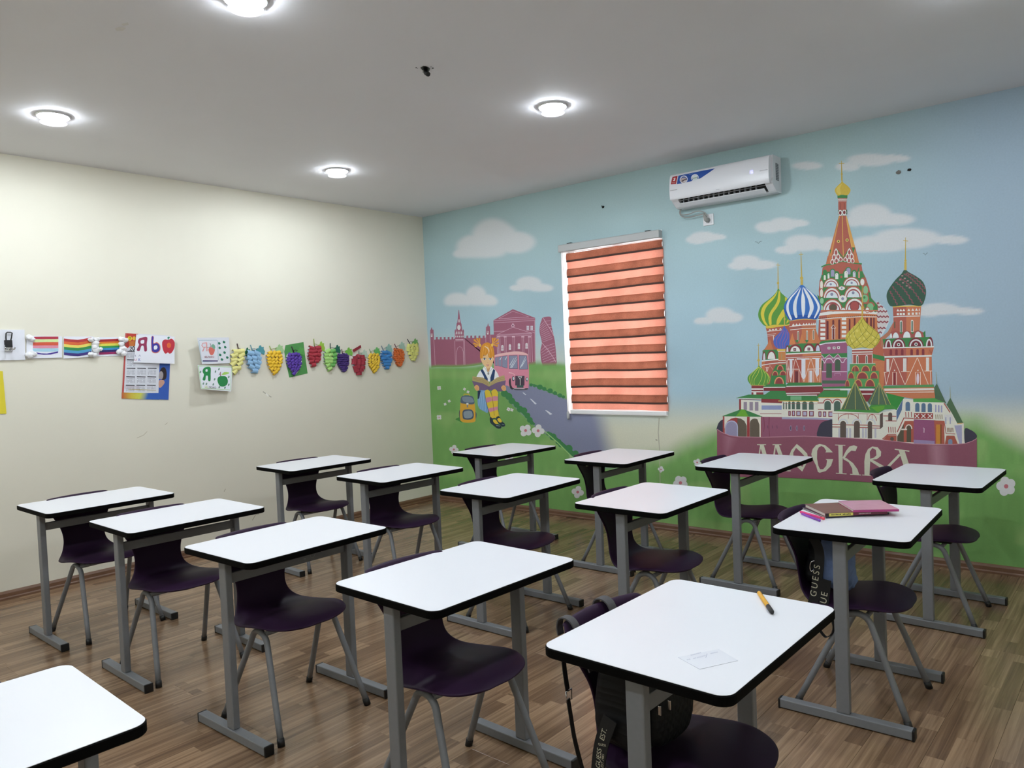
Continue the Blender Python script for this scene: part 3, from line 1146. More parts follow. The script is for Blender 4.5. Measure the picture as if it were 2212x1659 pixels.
P.rect(612, 770, 668, 790, (206, 176, 166))
P.rect(622, 790, 650, 850, (206, 176, 166))
P.poly([(800, 735), (975, 722), (975, 1085), (688, 1085), (718, 900), (765, 800)], GRN)
for cx, b, rx, ry in ((875, 822, 60, 90), (785, 922, 54, 84), (925, 918, 62, 86), (855, 1072, 88, 128)):
    P.dome(cx, b, rx, ry, (206, 146, 106))
    P.dome(cx, b, rx * 0.78, ry * 0.82, (134, 64, 64))
P = PT.frame(1620, 540, 9.217)
P.poly([(312, 1500), (770, 1455), (785, 1500), (345, 1565), (318, 1545)], (206, 178, 70))
P.smooth([(562, 765), (535, 820), (480, 890), (380, 980), (250, 1080), (188, 1180), (165, 1280), (180, 1370), (230, 1450), (310, 1512), (500, 1488), (775, 1475), (800, 1300), (760, 1000), (690, 915), (620, 850), (585, 790)], (86, 142, 62))
YY = (204, 188, 68)
P.smooth([(548, 812), (480, 910), (380, 1000), (270, 1110), (220, 1230), (225, 1330), (260, 1420), (320, 1503), (355, 1498), (310, 1420), (285, 1320), (290, 1230), (340, 1120), (450, 1000), (520, 900)], YY)
P.smooth([(575, 820), (600, 835), (605, 920), (598, 1020), (540, 1140), (460, 1250), (430, 1340), (430, 1480), (392, 1490), (370, 1400), (375, 1310), (420, 1210), (490, 1110), (545, 1000)], YY)
P.poly([(700, 935), (748, 962), (715, 1015), (698, 1020)], YY)
P.smooth([(668, 1180), (690, 1300), (640, 1370), (580, 1470), (532, 1482), (540, 1390), (590, 1290)], YY)
P.poly([(768, 1370), (770, 1430), (722, 1468), (735, 1420)], YY)
spike(562, 775, 556, 255, 26, (560, 660, 24), (520, 299, 602, 304))

# ---- small blue dome
P = PT.frame(1580, 700, 8.296)
P.rect(842, 450, 972, 655, (190, 126, 76))
P.rect(818, 446, 972, 482, (206, 178, 84))
P.line([(830, 490), (972, 488)], 10, WHT)
P.line([(900, 530), (900, 640)], 10, (150, 150, 110))
P.line([(842, 656), (972, 656)], 12, WHT)
P.line([(842, 690), (972, 690)], 12, WHT)
P.smooth([(945, 28), (915, 90), (850, 170), (785, 230), (755, 300), (768, 375), (830, 435), (970, 437), (1022, 390), (1050, 300), (1045, 200), (1010, 120), (965, 60)], (74, 98, 178))
for q in (((930, 100), (855, 210), (805, 300), (830, 425)), ((948, 120), (905, 230), (868, 330), (880, 432)), ((985, 110), (965, 230), (915, 340), (920, 430)), ((1005, 140), (1010, 240), (955, 350), (945, 430))):
    P.line(q, 13, (150, 96, 142), 7, True)
P = PT.frame(1620, 540, 9.217)
spike(690, 1510, 688, 1180, 24, (690, 1375, 20))

# ---- blue-and-white dome and its tower
P = PT.frame(1580, 700, 8.296)
P.poly([(1040, 25), (1512, 15), (1520, 120), (1605, 352), (1560, 372), (1040, 372)], BRICK)
P.poly([(1260, 20), (1512, 15), (1520, 120), (1605, 352), (1560, 372), (1262, 372)], ORANGE)
for xx, yy, h in ((1090, 160, 205), (1430, 150, 205), (1262, 170, 200)):
    P.poly([(xx, yy), (xx - 55, yy + h), (xx + 62, yy + h)], (196, 124, 78))
for xx, yy in ((1196, 125), (1355, 115), (1472, 100)):
    P.arch(xx, 30, yy, yy + 180, WHT)
    P.arch(xx, 18, yy + 12, yy + 175, (126, 116, 88))
for xx in (1175, 1350):
    P.poly([(xx - 34, 288), (xx + 34, 288), (xx, 345)], GRN)
P = PT.frame(1620, 540, 9.217)
P.poly([(785, 1420), (1070, 1378), (1320, 1388), (1318, 1500), (1050, 1500), (790, 1540)], BRICK)
P.line([(785, 1530), (1050, 1496), (1310, 1490)], 14, WHT)
P.line([(800, 1592), (1050, 1566), (1310, 1556)], 12, WHT)
P.line([(830, 1552), (1300, 1522)], 12, (150, 100, 96))
for i, xx in enumerate((865, 930, 990, 1070, 1125, 1178, 1232, 1268, 1300)):
    yy = 1512 - i * 2.6
    w = 32 if i < 6 else 18
    P.poly([(xx - w, yy), (xx, yy - 50), (xx + w, yy)], WHT)
P.line([(785, 1412), (900, 1390), (1070, 1376), (1325, 1384)], 22, (206, 178, 90))
P.smooth([(1030, 692), (950, 770), (860, 860), (750, 980), (690, 1080), (678, 1160), (690, 1240), (740, 1330), (800, 1402), (930, 1384), (1070, 1370), (1200, 1372), (1310, 1386), (1360, 1330), (1400, 1240), (1415, 1150), (1400, 1060), (1340, 940), (1240, 850), (1130, 760)], (56, 106, 178))
P.smooth([(690, 1160), (700, 1250), (750, 1330), (805, 1395), (1070, 1365), (1310, 1380), (1370, 1310), (1405, 1200), (1330, 1290), (1070, 1290), (800, 1280)], (40, 84, 158))
DW = (214, 218, 222)
for q in ([(1005, 735), (900, 840), (790, 960), (735, 1070), (725, 1160), (740, 1240), (800, 1375), (840, 1380), (800, 1270), (775, 1180), (780, 1070), (830, 960), (920, 850)],
          [(1015, 748), (990, 850), (950, 970), (930, 1100), (930, 1220), (945, 1338), (905, 1345), (870, 1240), (860, 1140), (880, 1020), (950, 870)],
          [(1045, 742), (1060, 830), (1095, 960), (1100, 1100), (1095, 1230), (1060, 1335), (1035, 1240), (1025, 1100), (1025, 960), (1040, 830)],
          [(1065, 742), (1150, 840), (1220, 960), (1265, 1080), (1265, 1190), (1190, 1340), (1150, 1330), (1190, 1200), (1185, 1090), (1150, 960), (1090, 830)],
          [(1100, 750), (1230, 850), (1330, 980), (1390, 1100), (1385, 1200), (1300, 1350), (1280, 1340), (1340, 1200), (1345, 1110), (1290, 990), (1200, 860)]):
    P.smooth(q, DW, 4)
P.rect(1010, 590, 1056, 695, GOLD)
spike(1030, 590, 1018, 38, 28, (1030, 560, 32), (978, 88, 1060, 85))

# ---- block below the blue dome
P = PT.frame(1580, 700, 8.296)
P.poly([(975, 520), (998, 390), (1250, 345), (1560, 345), (1612, 480), (1612, 505), (975, 530)], GRN)
for cx, b, rx, ry in ((1002, 500, 34, 122), (1145, 496, 118, 134), (1395, 490, 108, 144), (1548, 488, 62, 142)):
    P.dome(cx, b, rx, ry, DRED)
for cx, b, rx, ry, c in ((1004, 498, 18, 92, (205, 208, 216)), (1145, 494, 86, 98, WHT), (1388, 488, 80, 104, WHT), (1550, 484, 36, 104, (190, 196, 214))):
    P.dome(cx, b, rx, ry, c)
for xx, yy in ((1136, 455), (1388, 447)):
    P.rect(xx - 24, yy - 24, xx + 24, yy + 26, (104, 48, 58))
    P.ell(xx, yy, 13, 13, (176, 150, 160), 10)
P.poly([(975, 512), (1612, 482), (1612, 500), (975, 530)], GRN)
P.poly([(975, 528), (1612, 498), (1612, 518), (975, 548)], WHT)
P.poly([(975, 548), (1275, 534), (1275, 1055), (985, 1055)], BRICK)
P.poly([(1275, 534), (1616, 518), (1616, 1055), (1275, 1055)], (192, 118, 82))
P.poly([(1320, 600), (1240, 1050), (1110, 1050), (1140, 620)], (162, 80, 68))
P.line([(978, 604), (1612, 580)], 8, WHT)
P.line([(978, 590), (1612, 566)], 8, (150, 70, 68))
for x0, x1, s0, s1, yt, yb, tip in ((1015, 1122, 1046, 1092, 636, 915, 985), (1168, 1402, 1256, 1328, 626, 950, 995), (1450, 1582, 1506, 1572, 618, 900, 945)):
    P.rect(x0, yt - 12, x1, yt + 10, (212, 212, 216))
    P.poly([(s0, yt + 8), (s1, yt + 8), (s1, yb), ((s0 + s1) / 2, tip), (s0, yb)], (208, 208, 216))
for q in ([(1148, 620), (1060, 1040)], [(1148, 620), (1298, 1032)], [(1426, 612), (1302, 1032)], [(1426, 612), (1552, 1022)], [(985, 650), (1020, 1040)], [(1000, 640), (1062, 1030)], [(1610, 610), (1585, 1040)], [(985, 806), (1215, 806)], [(1370, 806), (1610, 800)]):
    P.line(q, 8, (222, 206, 196))
P.rect(1108, 818, 1218, 1052, (160, 82, 72))
P.line([(1112, 1052), (1112, 820), (1212, 820), (1212, 1052)], 9, (222, 206, 196))
P.rect(1142, 845, 1196, 1052, (104, 50, 56))
P.line([(1378, 1052), (1378, 812), (1476, 812), (1476, 1052)], 9, (222, 206, 196))
P.rect(1398, 835, 1452, 1045, (212, 208, 212))
P.poly([(985, 1085), (1030, 1048), (1620, 1048), (1626, 1098), (990, 1108)], GRN)
P.poly([(690, 1075), (985, 1085), (985, 1130), (535, 1130), (600, 1090)], GRN)
P.line([(535, 1136), (985, 1132)], 14, WHT)
P.poly([(580, 1142), (985, 1140), (985, 1200), (580, 1200)], DRED)
P.poly([(965, 1130), (1626, 1108), (1652, 1180), (1592, 1290), (960, 1290)], (126, 58, 62))
P.line([(990, 1118), (1626, 1106)], 15, WHT)
P.line([(962, 1243), (1592, 1232)], 14, WHT)
P.line([(962, 1274), (1535, 1274)], 14, WHT)

# ---- mauve section in the middle
P.poly([(1568, 345), (1618, 302), (2064, 268), (2074, 310), (1600, 372)], GRN)
P.poly([(1585, 372), (2074, 318), (2074, 1140), (1626, 1140), (1616, 560)], MAUVE)
P.line([(1578, 372), (1690, 344), (2062, 318)], 18, (216, 210, 220))
for xx, yy in ((1750, 430), (1842, 427), (1921, 422)):
    P.rect(xx - 24, yy - 22, xx + 24, yy + 22, WHT)
    P.ell(xx, yy, 13, 11, (70, 66, 76), 8)
P.poly([(1612, 535), (2074, 520), (2074, 602), (1622, 606)], GRN)
for q in ([(1695, 604), (1755, 548), (1820, 602)], [(1848, 600), (1910, 540), (1965, 600)], [(1615, 552), (1618, 606), (1668, 606)]):
    P.poly(q, MAUVE)
P.line([(1615, 552), (1670, 612), (1755, 546), (1830, 610), (1910, 538), (1966, 606)], 10, (214, 206, 214))
P.line([(1618, 612), (2074, 604)], 9, (214, 206, 214))
P.rect(1620, 650, 1648, 832, OLIVE)
P.rect(1700, 704, 1802, 964, (76, 92, 78))
P.arch(1906, 96, 634, 836, (72, 92, 74))
P.line([(1620, 630), (1650, 660), (1672, 700), (1700, 640), (1750, 622), (1800, 640), (1830, 695), (1855, 640), (1906, 620), (1950, 640), (1975, 685), (2010, 685), (2040, 630), (2074, 620)], 11, (214, 206, 214), None, True)
P.line([(1618, 855), (1700, 855)], 13, (214, 206, 214))
P.line([(1802, 855), (2074, 855)], 13, (214, 206, 214))
P.line([(1855, 925), (1850, 885), (1955, 880), (1955, 920)], 8, (196, 160, 186))
P.rect(1630, 1010, 2052, 1068, (74, 100, 82))
P.poly([(1632, 1128), (2074, 1112), (2074, 1150), (1645, 1156)], GRN)
P.line([(1650, 1166), (2074, 1166)], 14, WHT)
P.line([(1650, 1182), (2074, 1182)], 12, (130, 62, 64))

# ---- right-hand tower with the dark green and maroon dome
P = PT.frame(1820, 660, 7.9)
P.poly([(512, 740), (575, 690), (640, 560), (665, 530), (700, 700), (722, 1420), (512, 1420)], (178, 100, 78))
P.poly([(522, 950), (720, 940), (722, 1420), (560, 1420)], (190, 118, 82))
P.poly([(518, 826), (716, 868), (718, 948), (518, 892)], GRN)
P.poly([(870, 280), (905, 290), (830, 480), (720, 580), (690, 720), (655, 700), (660, 545), (770, 450)], (172, 116, 92))
P.poly([(858, 10), (1342, 4), (1312, 445), (818, 475), (872, 300)], BRICK)
P.poly([(1090, 8), (1342, 4), (1312, 445), (1088, 455)], (190, 116, 84))
P.line([(855, 22), (1000, 14), (1200, 8), (1345, 10)], 20, (206, 176, 88))
for xx in (945, 995, 1046, 1132, 1200, 1262, 1310):
    w = 24 if xx < 1300 else 12
    yy = 98 - (xx - 945) * 0.03
    P.poly([(xx - w, yy), (xx, yy - 42), (xx + w, yy)], WHT)
    P.rect(xx - w * .75, yy + 30, xx + w * .75, yy + 66, WHT)
P.line([(865, 194), (1000, 184), (1322, 178)], 14, WHT)
for xx, yy in ((1000, 255), (1188, 245)):
    P.arch(xx, 42, yy, yy + 205, WHT)
    P.arch(xx, 22, yy + 15, yy + 196, DGRN)
P.arch(892, 14, 275, 385, DGRN)
P.poly([(815, 560), (818, 455), (905, 424), (1000, 455), (1098, 428), (1195, 455), (1290, 418), (1375, 455), (1405, 545)], (156, 84, 78))
P.poly([(975, 455), (1030, 455), (1000, 492)], GRN)
P.poly([(1165, 452), (1225, 450), (1195, 490)], GRN)
P.poly([(1372, 468), (1412, 428), (1418, 540), (1395, 540)], GRN)
for cx, b, rx, ry in ((908, 552, 52, 92), (1098, 548, 62, 106), (1290, 540, 56, 96), (828, 552, 18, 80)):
    P.dome(cx, b, rx, ry, (212, 218, 220))
P.poly([(682, 572), (1512, 534), (1545, 700), (715, 722)], GRN)
for cx, b, rx, ry in ((775, 714, 66, 144), (958, 708, 118, 152), (1255, 698, 130, 152), (1500, 690, 50, 152)):
    P.dome(cx, b, rx, ry, (116, 50, 60))
for cx, b, rx, ry in ((958, 708, 84, 118), (1255, 698, 100, 112), (786, 714, 44, 118), (1478, 696, 42, 116)):
    P.ring(cx, b, rx, ry, 24, (210, 210, 210))
P.poly([(820, 620), (838, 690), (850, 620)], GRN)
for cx, cy in ((958, 666), (1255, 660)):
    P.ell(cx, cy, 29, 29, WHT, 14)
    P.ell(cx, cy, 15, 15, (46, 66, 66), 12)
P.poly([(690, 728), (1562, 706), (1522, 855), (715, 866)], (168, 92, 84))
P.poly([(1085, 718), (1562, 706), (1522, 855), (1085, 862)], (188, 112, 82))
P.line([(688, 724), (1562, 704)], 20, WHT)
for xx in (826, 921, 1020, 1180, 1281, 1376):
    P.arch(xx, 44, 748 - (xx - 826) * .015, 848, (126, 56, 64))
for xx in (1482, 1504, 1528):
    P.line([(xx + 6, 752), (xx - 10, 822)], 7, (120, 54, 58))
P.line([(716, 876), (1522, 858)], 26, WHT)
P.poly([(722, 892), (1522, 874), (1532, 1352), (705, 1362)], (168, 92, 80))
P.poly([(1115, 884), (1522, 874), (1532, 1352), (1085, 1358)], (190, 114, 82))
for x0, x1, y0, y1 in ((750, 798, 915, 1130), (1034, 1092, 900, 1128), (1426, 1478, 888, 1116)):
    P.rect(x0, y0, x1, y1, (210, 208, 204))
for q in ([(866, 896), (745, 1352)], [(874, 896), (1064, 1348)], [(1276, 890), (1070, 1348)], [(1280, 890), (1464, 1346)], [(1000, 1128), (1146, 1128)], [(1400, 1118), (1530, 1116)], [(705, 1140), (750, 1140)], [(715, 1140), (745, 1350)], [(1500, 1120), (1510, 1345)]):
    P.line(q, 10, (222, 206, 192))
for x0, x1, c in ((856, 922, (126, 52, 58)), (1246, 1330, (176, 100, 76))):
    P.line([(x0, 1354), (x0, 1138), (x1, 1138), (x1, 1354)], 10, (222, 206, 192))
    P.rect(x0 + 16, 1146, x1 - 16, 1352, c)
    P.ell((x0 + x1) / 2, 1106, 11, 11, WHT, 10)
P.ell(1286, 1250, 24, 96, (212, 196, 206))
P.poly([(692, 1372), (1556, 1346), (1566, 1394), (702, 1418)], (84, 142, 88))
P.poly([(690, 1412), (1566, 1392), (1582, 1590), (1200, 1590), (950, 1545), (740, 1505)], (190, 118, 84))
P.poly([(712, 1420), (1566, 1408), (1566, 1444), (716, 1456)], (216, 206, 200))
P.line([(740, 1484), (1562, 1474)], 14, (216, 206, 200))
P = PT.frame(1500, 310, 3.1067)
P.smooth([(1412, 846), (1388, 876), (1345, 920), (1300, 985), (1290, 1030), (1305, 1078), (1335, 1094), (1440, 1082), (1518, 1090), (1545, 1052), (1555, 990), (1535, 930), (1490, 892), (1440, 864)], (54, 84, 68))
for q in ([(1408, 876), (1436, 890), (1470, 920), (1510, 960), (1548, 1010)], [(1380, 905), (1420, 930), (1460, 975), (1500, 1030), (1528, 1070)], [(1352, 930), (1395, 965), (1430, 1010), (1470, 1075)], [(1330, 960), (1360, 1000), (1390, 1040), (1420, 1080)], [(1312, 990), (1335, 1030), (1362, 1082)], [(1425, 870), (1470, 892), (1520, 940), (1550, 975)]):
    S = spline(q, 5)
    S = [(p[0] + (3 if i % 2 else -3), p[1] + (-3 if i % 2 else 3)) for i, p in enumerate(S)]
    P.line(S, 8, (130, 80, 88))
for i, (xx, yy) in enumerate(((1395, 888), (1412, 905), (1432, 922), (1452, 935), (1380, 915), (1400, 935), (1425, 955), (1445, 968))):
    P.rect(xx - 6, yy - 4, xx + 7, yy + 4, (166, 126, 130))
P.rect(1409, 795, 1424, 850, GOLD)
spike(1416, 800, 1417, 630, 9, (1417, 786, 8), (1402, 650, 1435, 655))

# ---- yellow dome
P = PT.frame(1820, 660, 7.9)
P.rect(162, 735, 516, 995, (160, 84, 74))
for yy, w in ((748, 20), (796, 16), (832, 12)):
    P.line([(162, yy + 2), (516, yy - 6)], w, WHT)
for xx in (176, 508): P.line([(xx, 838), (xx, 990)], 10, WHT)
for xx in (252, 412):
    P.arch(xx, 38, 846, 990, WHT)
    P.arch(xx, 20, 862, 988, DGRN)
P.poly([(128, 990), (562, 985), (576, 1108), (626, 1120), (632, 1392), (78, 1392), (94, 1130), (126, 1108)], (86, 146, 88))
P.line([(128, 992), (562, 987)], 8, (206, 206, 196))
for cx, b, rx, ry in ((222, 1122, 68, 100), (395, 1120, 74, 98), (540, 1116, 48, 98), (148, 1244, 54, 108), (340, 1248, 100, 122), (538, 1246, 70, 114), (268, 1380, 72, 126), (470, 1380, 86, 128), (84, 1380, 40, 116)):
    P.dome(cx, b, rx, ry, (200, 146, 92))
    P.dome(cx, b, rx * .82, ry * .86, (138, 68, 68))
P.rect(-40, 1384, 562, 1412, GRN)
P.line([(-40, 1430), (540, 1436)], 28, WHT)
P.rect(300, 1452, 540, 1640, (126, 52, 60))
P.line([(330, 1510), (510, 1510)], 20, WHT)
P.smooth([(336, 150), (322, 205), (300, 240), (240, 310), (150, 400), (72, 490), (52, 570), (75, 650), (150, 718), (200, 734), (340, 716), (490, 734), (570, 690), (630, 610), (640, 540), (610, 470), (530, 390), (430, 310), (370, 240), (348, 205)], (194, 180, 78))
for cx, cy in ((250, 430), (330, 480), (210, 520), (290, 560), (370, 560), (240, 610), (330, 640), (420, 480), (450, 620), (160, 600), (520, 540), (370, 380), (190, 450), (560, 620), (130, 520)):
    P.poly([(cx - 26, cy), (cx, cy - 30), (cx + 26, cy), (cx, cy + 30)], (208, 196, 104))
for q in (((350, 215), (450, 340), (600, 460)), ((310, 235), (380, 390), (520, 520), (638, 580)), ((275, 280), (320, 450), (440, 610), (560, 692)), ((190, 370), (220, 530), (330, 680), (400, 720)), ((110, 440), (140, 600), (220, 728)), ((62, 530), (90, 640), (150, 716)),
          ((440, 320), (400, 430), (230, 600), (110, 690)), ((530, 390), (470, 520), (330, 640), (200, 730)), ((605, 470), (550, 580), (400, 720)), ((345, 230), (270, 350), (120, 510), (62, 620)), ((638, 560), (590, 650), (540, 705))):
    P.line(q, 7, (120, 122, 48), None, True)
P.rect(326, 60, 352, 160, (196, 160, 76))
spike(340, 70, 336, -330, 18, (342, 36, 28), None, (196, 160, 76))

# ---- small green dome at the left, low roofs and white gallery
P = PT.frame(1580, 700, 8.296)
P.rect(360, 1090, 574, 1270, (132, 60, 62))
P.rect(360, 1152, 574, 1178, WHT)
P.rect(360, 1206, 574, 1222, WHT)
P.rect(395, 1222, 446, 1268, WHT)
P.smooth([(490, 738), (460, 790), (390, 850), (310, 920), (290, 980), (310, 1040), (365, 1096), (490, 1092), (600, 1100), (660, 1060), (690, 1000), (680, 930), (620, 860), (550, 800), (512, 765)], (86, 142, 62))
for q in (((490, 765), (380, 870), (325, 960), (350, 1085)), ((495, 772), (410, 890), (370, 980), (375, 1090)), ((505, 772), (480, 880), (410, 1000), (410, 1090)), ((520, 785), (550, 880), (540, 980), (485, 1088)), ((560, 812), (605, 900), (600, 1000), (575, 1085)), ((600, 842), (660, 940), (640, 1065)), ((640, 880), (690, 970), (665, 1060))):
    P.line(q, 9, (196, 200, 92), 6, True)
P.line([(345, 1096), (610, 1098)], 10, (190, 180, 90))
spike(490, 745, 485, 345, 20, (488, 650, 24), (455, 378, 516, 378))
P.poly([(85, 1322), (310, 1264), (600, 1264), (700, 1196), (965, 1200), (1000, 1290), (850, 1372), (540, 1352), (100, 1330)], GRN)
P.poly([(1518, 1305), (1660, 1188), (2080, 1190), (2080, 1330), (1530, 1330)], (66, 130, 72))
P = PT.frame(1540, 820, 7.6276)
P.poly([(436, 322), (1140, 386), (1180, 350), (1745, 350), (1760, 300), (2225, 300), (2225, 680), (1140, 640), (780, 630), (436, 520)], CREAM)
P.poly([(385, 300), (440, 312), (800, 328), (800, 314), (440, 302)], WHT)
P.line([(440, 326), (800, 330)], 8, DRED)
P.rect(434, 322, 466, 520, (136, 58, 60))
P.poly([(800, 318), (1140, 322), (1140, 388), (800, 378)], (132, 56, 60))
for x0, x1, yb in ((508, 564, 500), (604, 662, 508), (694, 752, 512)):
    P.rect(x0, 368, x1, yb, (144, 132, 146))
P.rect(804, 424, 1136, 496, (138, 148, 184))
P.line([(778, 562), (1132, 562)], 8, (150, 80, 84))
P.poly([(1078, 348), (1196, 262), (1702, 268), (1748, 352)], GRN)
P.rect(1280, 274, 1462, 336, (112, 166, 124))
P.line([(1078, 352), (1748, 356)], 12, (206, 172, 84))
P.line([(1740, 296), (2225, 298)], 12, (206, 172, 84))
for cx, w, y0, y1 in ((1168, 20, 374, 488), (1210, 20, 374, 488), (1263, 38, 358, 490), (1327, 50, 360, 488), (1408, 66, 360, 488), (1513, 78, 358, 496), (1623, 78, 358, 496), (1892, 108, 350, 502), (2050, 108, 350, 520)):
    P.arch(cx, w, y0, y1, (78, 98, 88))
for cx in (1892, 2050):
    P.ring(cx, 385, 68, 62, 15, (156, 70, 66))
P.line([(1725, 384), (1826, 384)], 13, (156, 70, 66))
P.line([(1960, 384), (1984, 384)], 13, (156, 70, 66))
P.line([(1730, 488), (1830, 492)], 13, (156, 70, 66))
P.line([(1160, 392), (1725, 400)], 6, (156, 90, 84))
for x0, x1, y0, y1 in ((1245, 1284, 514, 598), (1303, 1356, 512, 600), (1375, 1448, 514, 602), (1476, 1556, 516, 606), (1586, 1664, 516, 606), (1740, 1790, 524, 612), (1814, 1868, 526, 612), (1904, 1985, 526, 614)):
    P.rect(x0, y0, x1, y1, (124, 50, 60))
    P.rect(x0 + 14, y0 + 14, x1 - 14, y1 - 14, (172, 168, 192))
P.poly([(796, 612), (1140, 618), (1985, 664), (1985, 960), (796, 960)], (142, 86, 108))
P.poly([(1140, 618), (1720, 628), (1985, 642), (1985, 668), (1720, 658), (1140, 652)], (158, 156, 182))
P.smooth([(1732, 945), (1738, 800), (1790, 712), (1880, 676), (1985, 676), (1990, 945)], NAVY)
for xx, w in ((1285, 16), (1385, 15), (1504, 14)):
    P.ell(xx, 800, w, 46, (162, 150, 176), 12)
    P.ell(xx, 800, w * .5, 38, (60, 52, 70), 12)
for xx in (904, 980, 1056):
    P.line([(xx, 755), (xx + 6, 802)], 8, (96, 66, 88))
P.smooth([(66, 790), (100, 706), (168, 660), (190, 760), (175, 880), (70, 830)], NAVY)
P.poly([(168, 605), (802, 608), (802, 960), (190, 930), (168, 890)], CREAM)
P.arch(378, 366, 626, 950, (150, 62, 60))
P.poly([(405, 640), (460, 640), (520, 680), (560, 760), (560, 950), (405, 950)], (98, 88, 76))
P.arch(310, 210, 672, 950, (174, 176, 200))
P.arch(310, 182, 690, 950, (144, 138, 166))
P.arch(690, 160, 640, 955, (98, 88, 76))
P.line([(745, 660), (775, 740), (784, 955)], 14, (226, 214, 200))
P.rect(166, 605, 192, 900, (152, 62, 64))
P.rect(564, 612, 608, 945, (152, 62, 64))
P.rect(792, 612, 806, 955, (140, 62, 72))
P.poly([(148, 604), (468, 488), (530, 496), (826, 612)], GRN)
P.poly([(470, 490), (530, 498), (590, 606), (380, 604)], (104, 162, 54))
for q in ([(838, 615), (850, 760), (838, 860)], [(930, 615), (926, 800), (940, 950)]):
    P.line(q, 14, (124, 62, 82), 8, True)

# ---- tent roofs, gate and stairs at the right
P = PT.frame(1780, 800, 6.32)
P.poly([(115, 560), (760, 582), (985, 535), (1080, 385), (1216, 398), (1226, 428), (1640, 440), (1752, 590), (1902, 720), (1926, 1010), (1225, 1012), (720, 950), (115, 920)], CREAM)
P.poly([(850, 308), (1100, 370), (1060, 425), (990, 545), (905, 470)], (56, 134, 62))
P.poly([(1078, 395), (1064, 540), (992, 692), (990, 560)], (84, 108, 142))
P.poly([(1218, 386), (1520, 378), (1642, 440), (1220, 432)], (80, 150, 76))
P.poly([(1540, 178), (1503, 240), (1520, 386), (1640, 436), (1672, 456)], (76, 102, 78))
P.poly([(1725, 372), (1674, 470), (1745, 580), (1820, 722), (1902, 722)], (78, 104, 76))
P.line([(1540, 182), (1531, 20)], 9, (160, 158, 118), 4)
P.line([(1725, 376), (1722, 220)], 9, (160, 158, 118), 4)
P.line([(1638, 446), (1722, 574)], 14, (164, 86, 70))
P.line([(1820, 726), (1905, 722)], 10, (196, 160, 96))
P.poly([(128, 556), (300, 524), (600, 532), (640, 470), (912, 464), (1002, 522), (832, 532), (742, 582)], (72, 138, 66))
P.poly([(640, 500), (830, 480), (820, 520), (740, 574)], (96, 156, 58))
P.poly([(755, 160), (596, 430), (622, 468), (914, 468)], (82, 104, 84))
P.poly([(425, 148), (234, 532), (632, 544)], (80, 100, 78))
for q in ([(425, 150), (284, 528)], [(425, 150), (430, 534)], [(425, 150), (582, 540)], [(425, 150), (236, 530)], [(425, 150), (630, 542)], [(755, 162), (628, 462)], [(755, 162), (750, 466)], [(755, 162), (852, 470)], [(755, 162), (912, 466)]):
    P.line(q, 7, (180, 172, 96))
P.line([(425, 160), (422, -60)], 8, (190, 160, 84), 4)
P.line([(755, 168), (752, 0)], 7, (190, 150, 84), 4)
for cx, w, y0, y1, c in ((1145, 62, 428, 552, (88, 112, 138)), (1275, 58, 444, 566, (88, 112, 138)), (1360, 58, 446, 570, (88, 112, 138)), (1446, 58, 448, 570, (88, 112, 138)), (1527, 18, 468, 570, (150, 152, 184)), (1567, 22, 472, 572, (150, 152, 184)), (1606, 20, 476, 574, (150, 152, 184)),
                         (262, 80, 690, 918, DARKW), (450, 80, 688, 920, DARKW), (628, 60, 694, 930, DARKW), (905, 56, 574, 690, DARKW)):
    P.arch(cx, w, y0, y1, c)
P.poly([(764, 600), (806, 574), (806, 770), (764, 804)], DARKW)
P.rect(1230, 584, 1490, 662, (152, 66, 62))
for xx in (1270, 1358, 1446):
    P.line([(xx - 28, 596), (xx + 28, 650)], 11, WHT)
    P.line([(xx + 28, 596), (xx - 28, 650)], 11, WHT)
for x0, y0, y1, n, st, c in ((1116, 568, 640, 3, 38, (150, 70, 66)), (1526, 602, 666, 4, 28, (134, 118, 84)), (882, 772, 852, 4, 30, (150, 70, 66)), (1686, 782, 846, 5, 18, (134, 100, 74))):
    for i in range(n): P.line([(x0 + i * st, y0), (x0 + i * st + 4, y1)], 10, c)
P.poly([(1085, 694), (1228, 690), (1228, 985), (1085, 978)], (166, 88, 72))
P.poly([(1225, 668), (1522, 680), (1522, 1005), (1225, 1000)], (142, 82, 116))
P.poly([(1225, 948), (1510, 962), (1510, 1005), (1225, 1000)], (150, 132, 170))
P.poly([(1504, 682), (1642, 690), (1648, 1006), (1522, 1004)], (168, 90, 74))
P.rect(1532, 738, 1588, 1004, (194, 130, 58))
P.rect(1588, 738, 1606, 1004, (126, 78, 50))
P.line([(1352, 784), (1368, 790), (1366, 850)], 9, (214, 196, 206))
P.poly([(1000, 905), (1090, 728), (1090, 978), (1000, 968)], (88, 80, 66))
P.arch(1160, 62, 752, 980, (88, 80, 66))
P.ring(1158, 800, 42, 58, 14, (214, 206, 196))
P.line([(1056, 806), (1134, 806)], 18, (218, 210, 200))
P.line([(1226, 656), (1092, 650), (1000, 842)], 14, (160, 76, 70))
P.line([(1226, 682), (1100, 676), (1010, 868)], 22, (220, 212, 202))
P.line([(988, 874), (872, 874), (800, 938)], 12, (160, 76, 70))
P.poly([(868, 884), (992, 886), (992, 968), (806, 946)], (164, 88, 74))
P.ell(930, 935, 26, 28, DARKW, 12)
P.line([(1640, 692), (1668, 862), (1792, 868)], 11, (160, 76, 70))
P.poly([(1672, 890), (1782, 892), (1830, 1008), (1650, 1008)], (162, 86, 72))
P.arch(1725, 58, 936, 1008, (122, 138, 164))
P.poly([(1780, 752), (1882, 748), (1886, 1006), (1850, 1006)], (160, 158, 186))
P.poly([(1642, 604), (1750, 602), (1770, 690), (1650, 690)], (206, 204, 202))
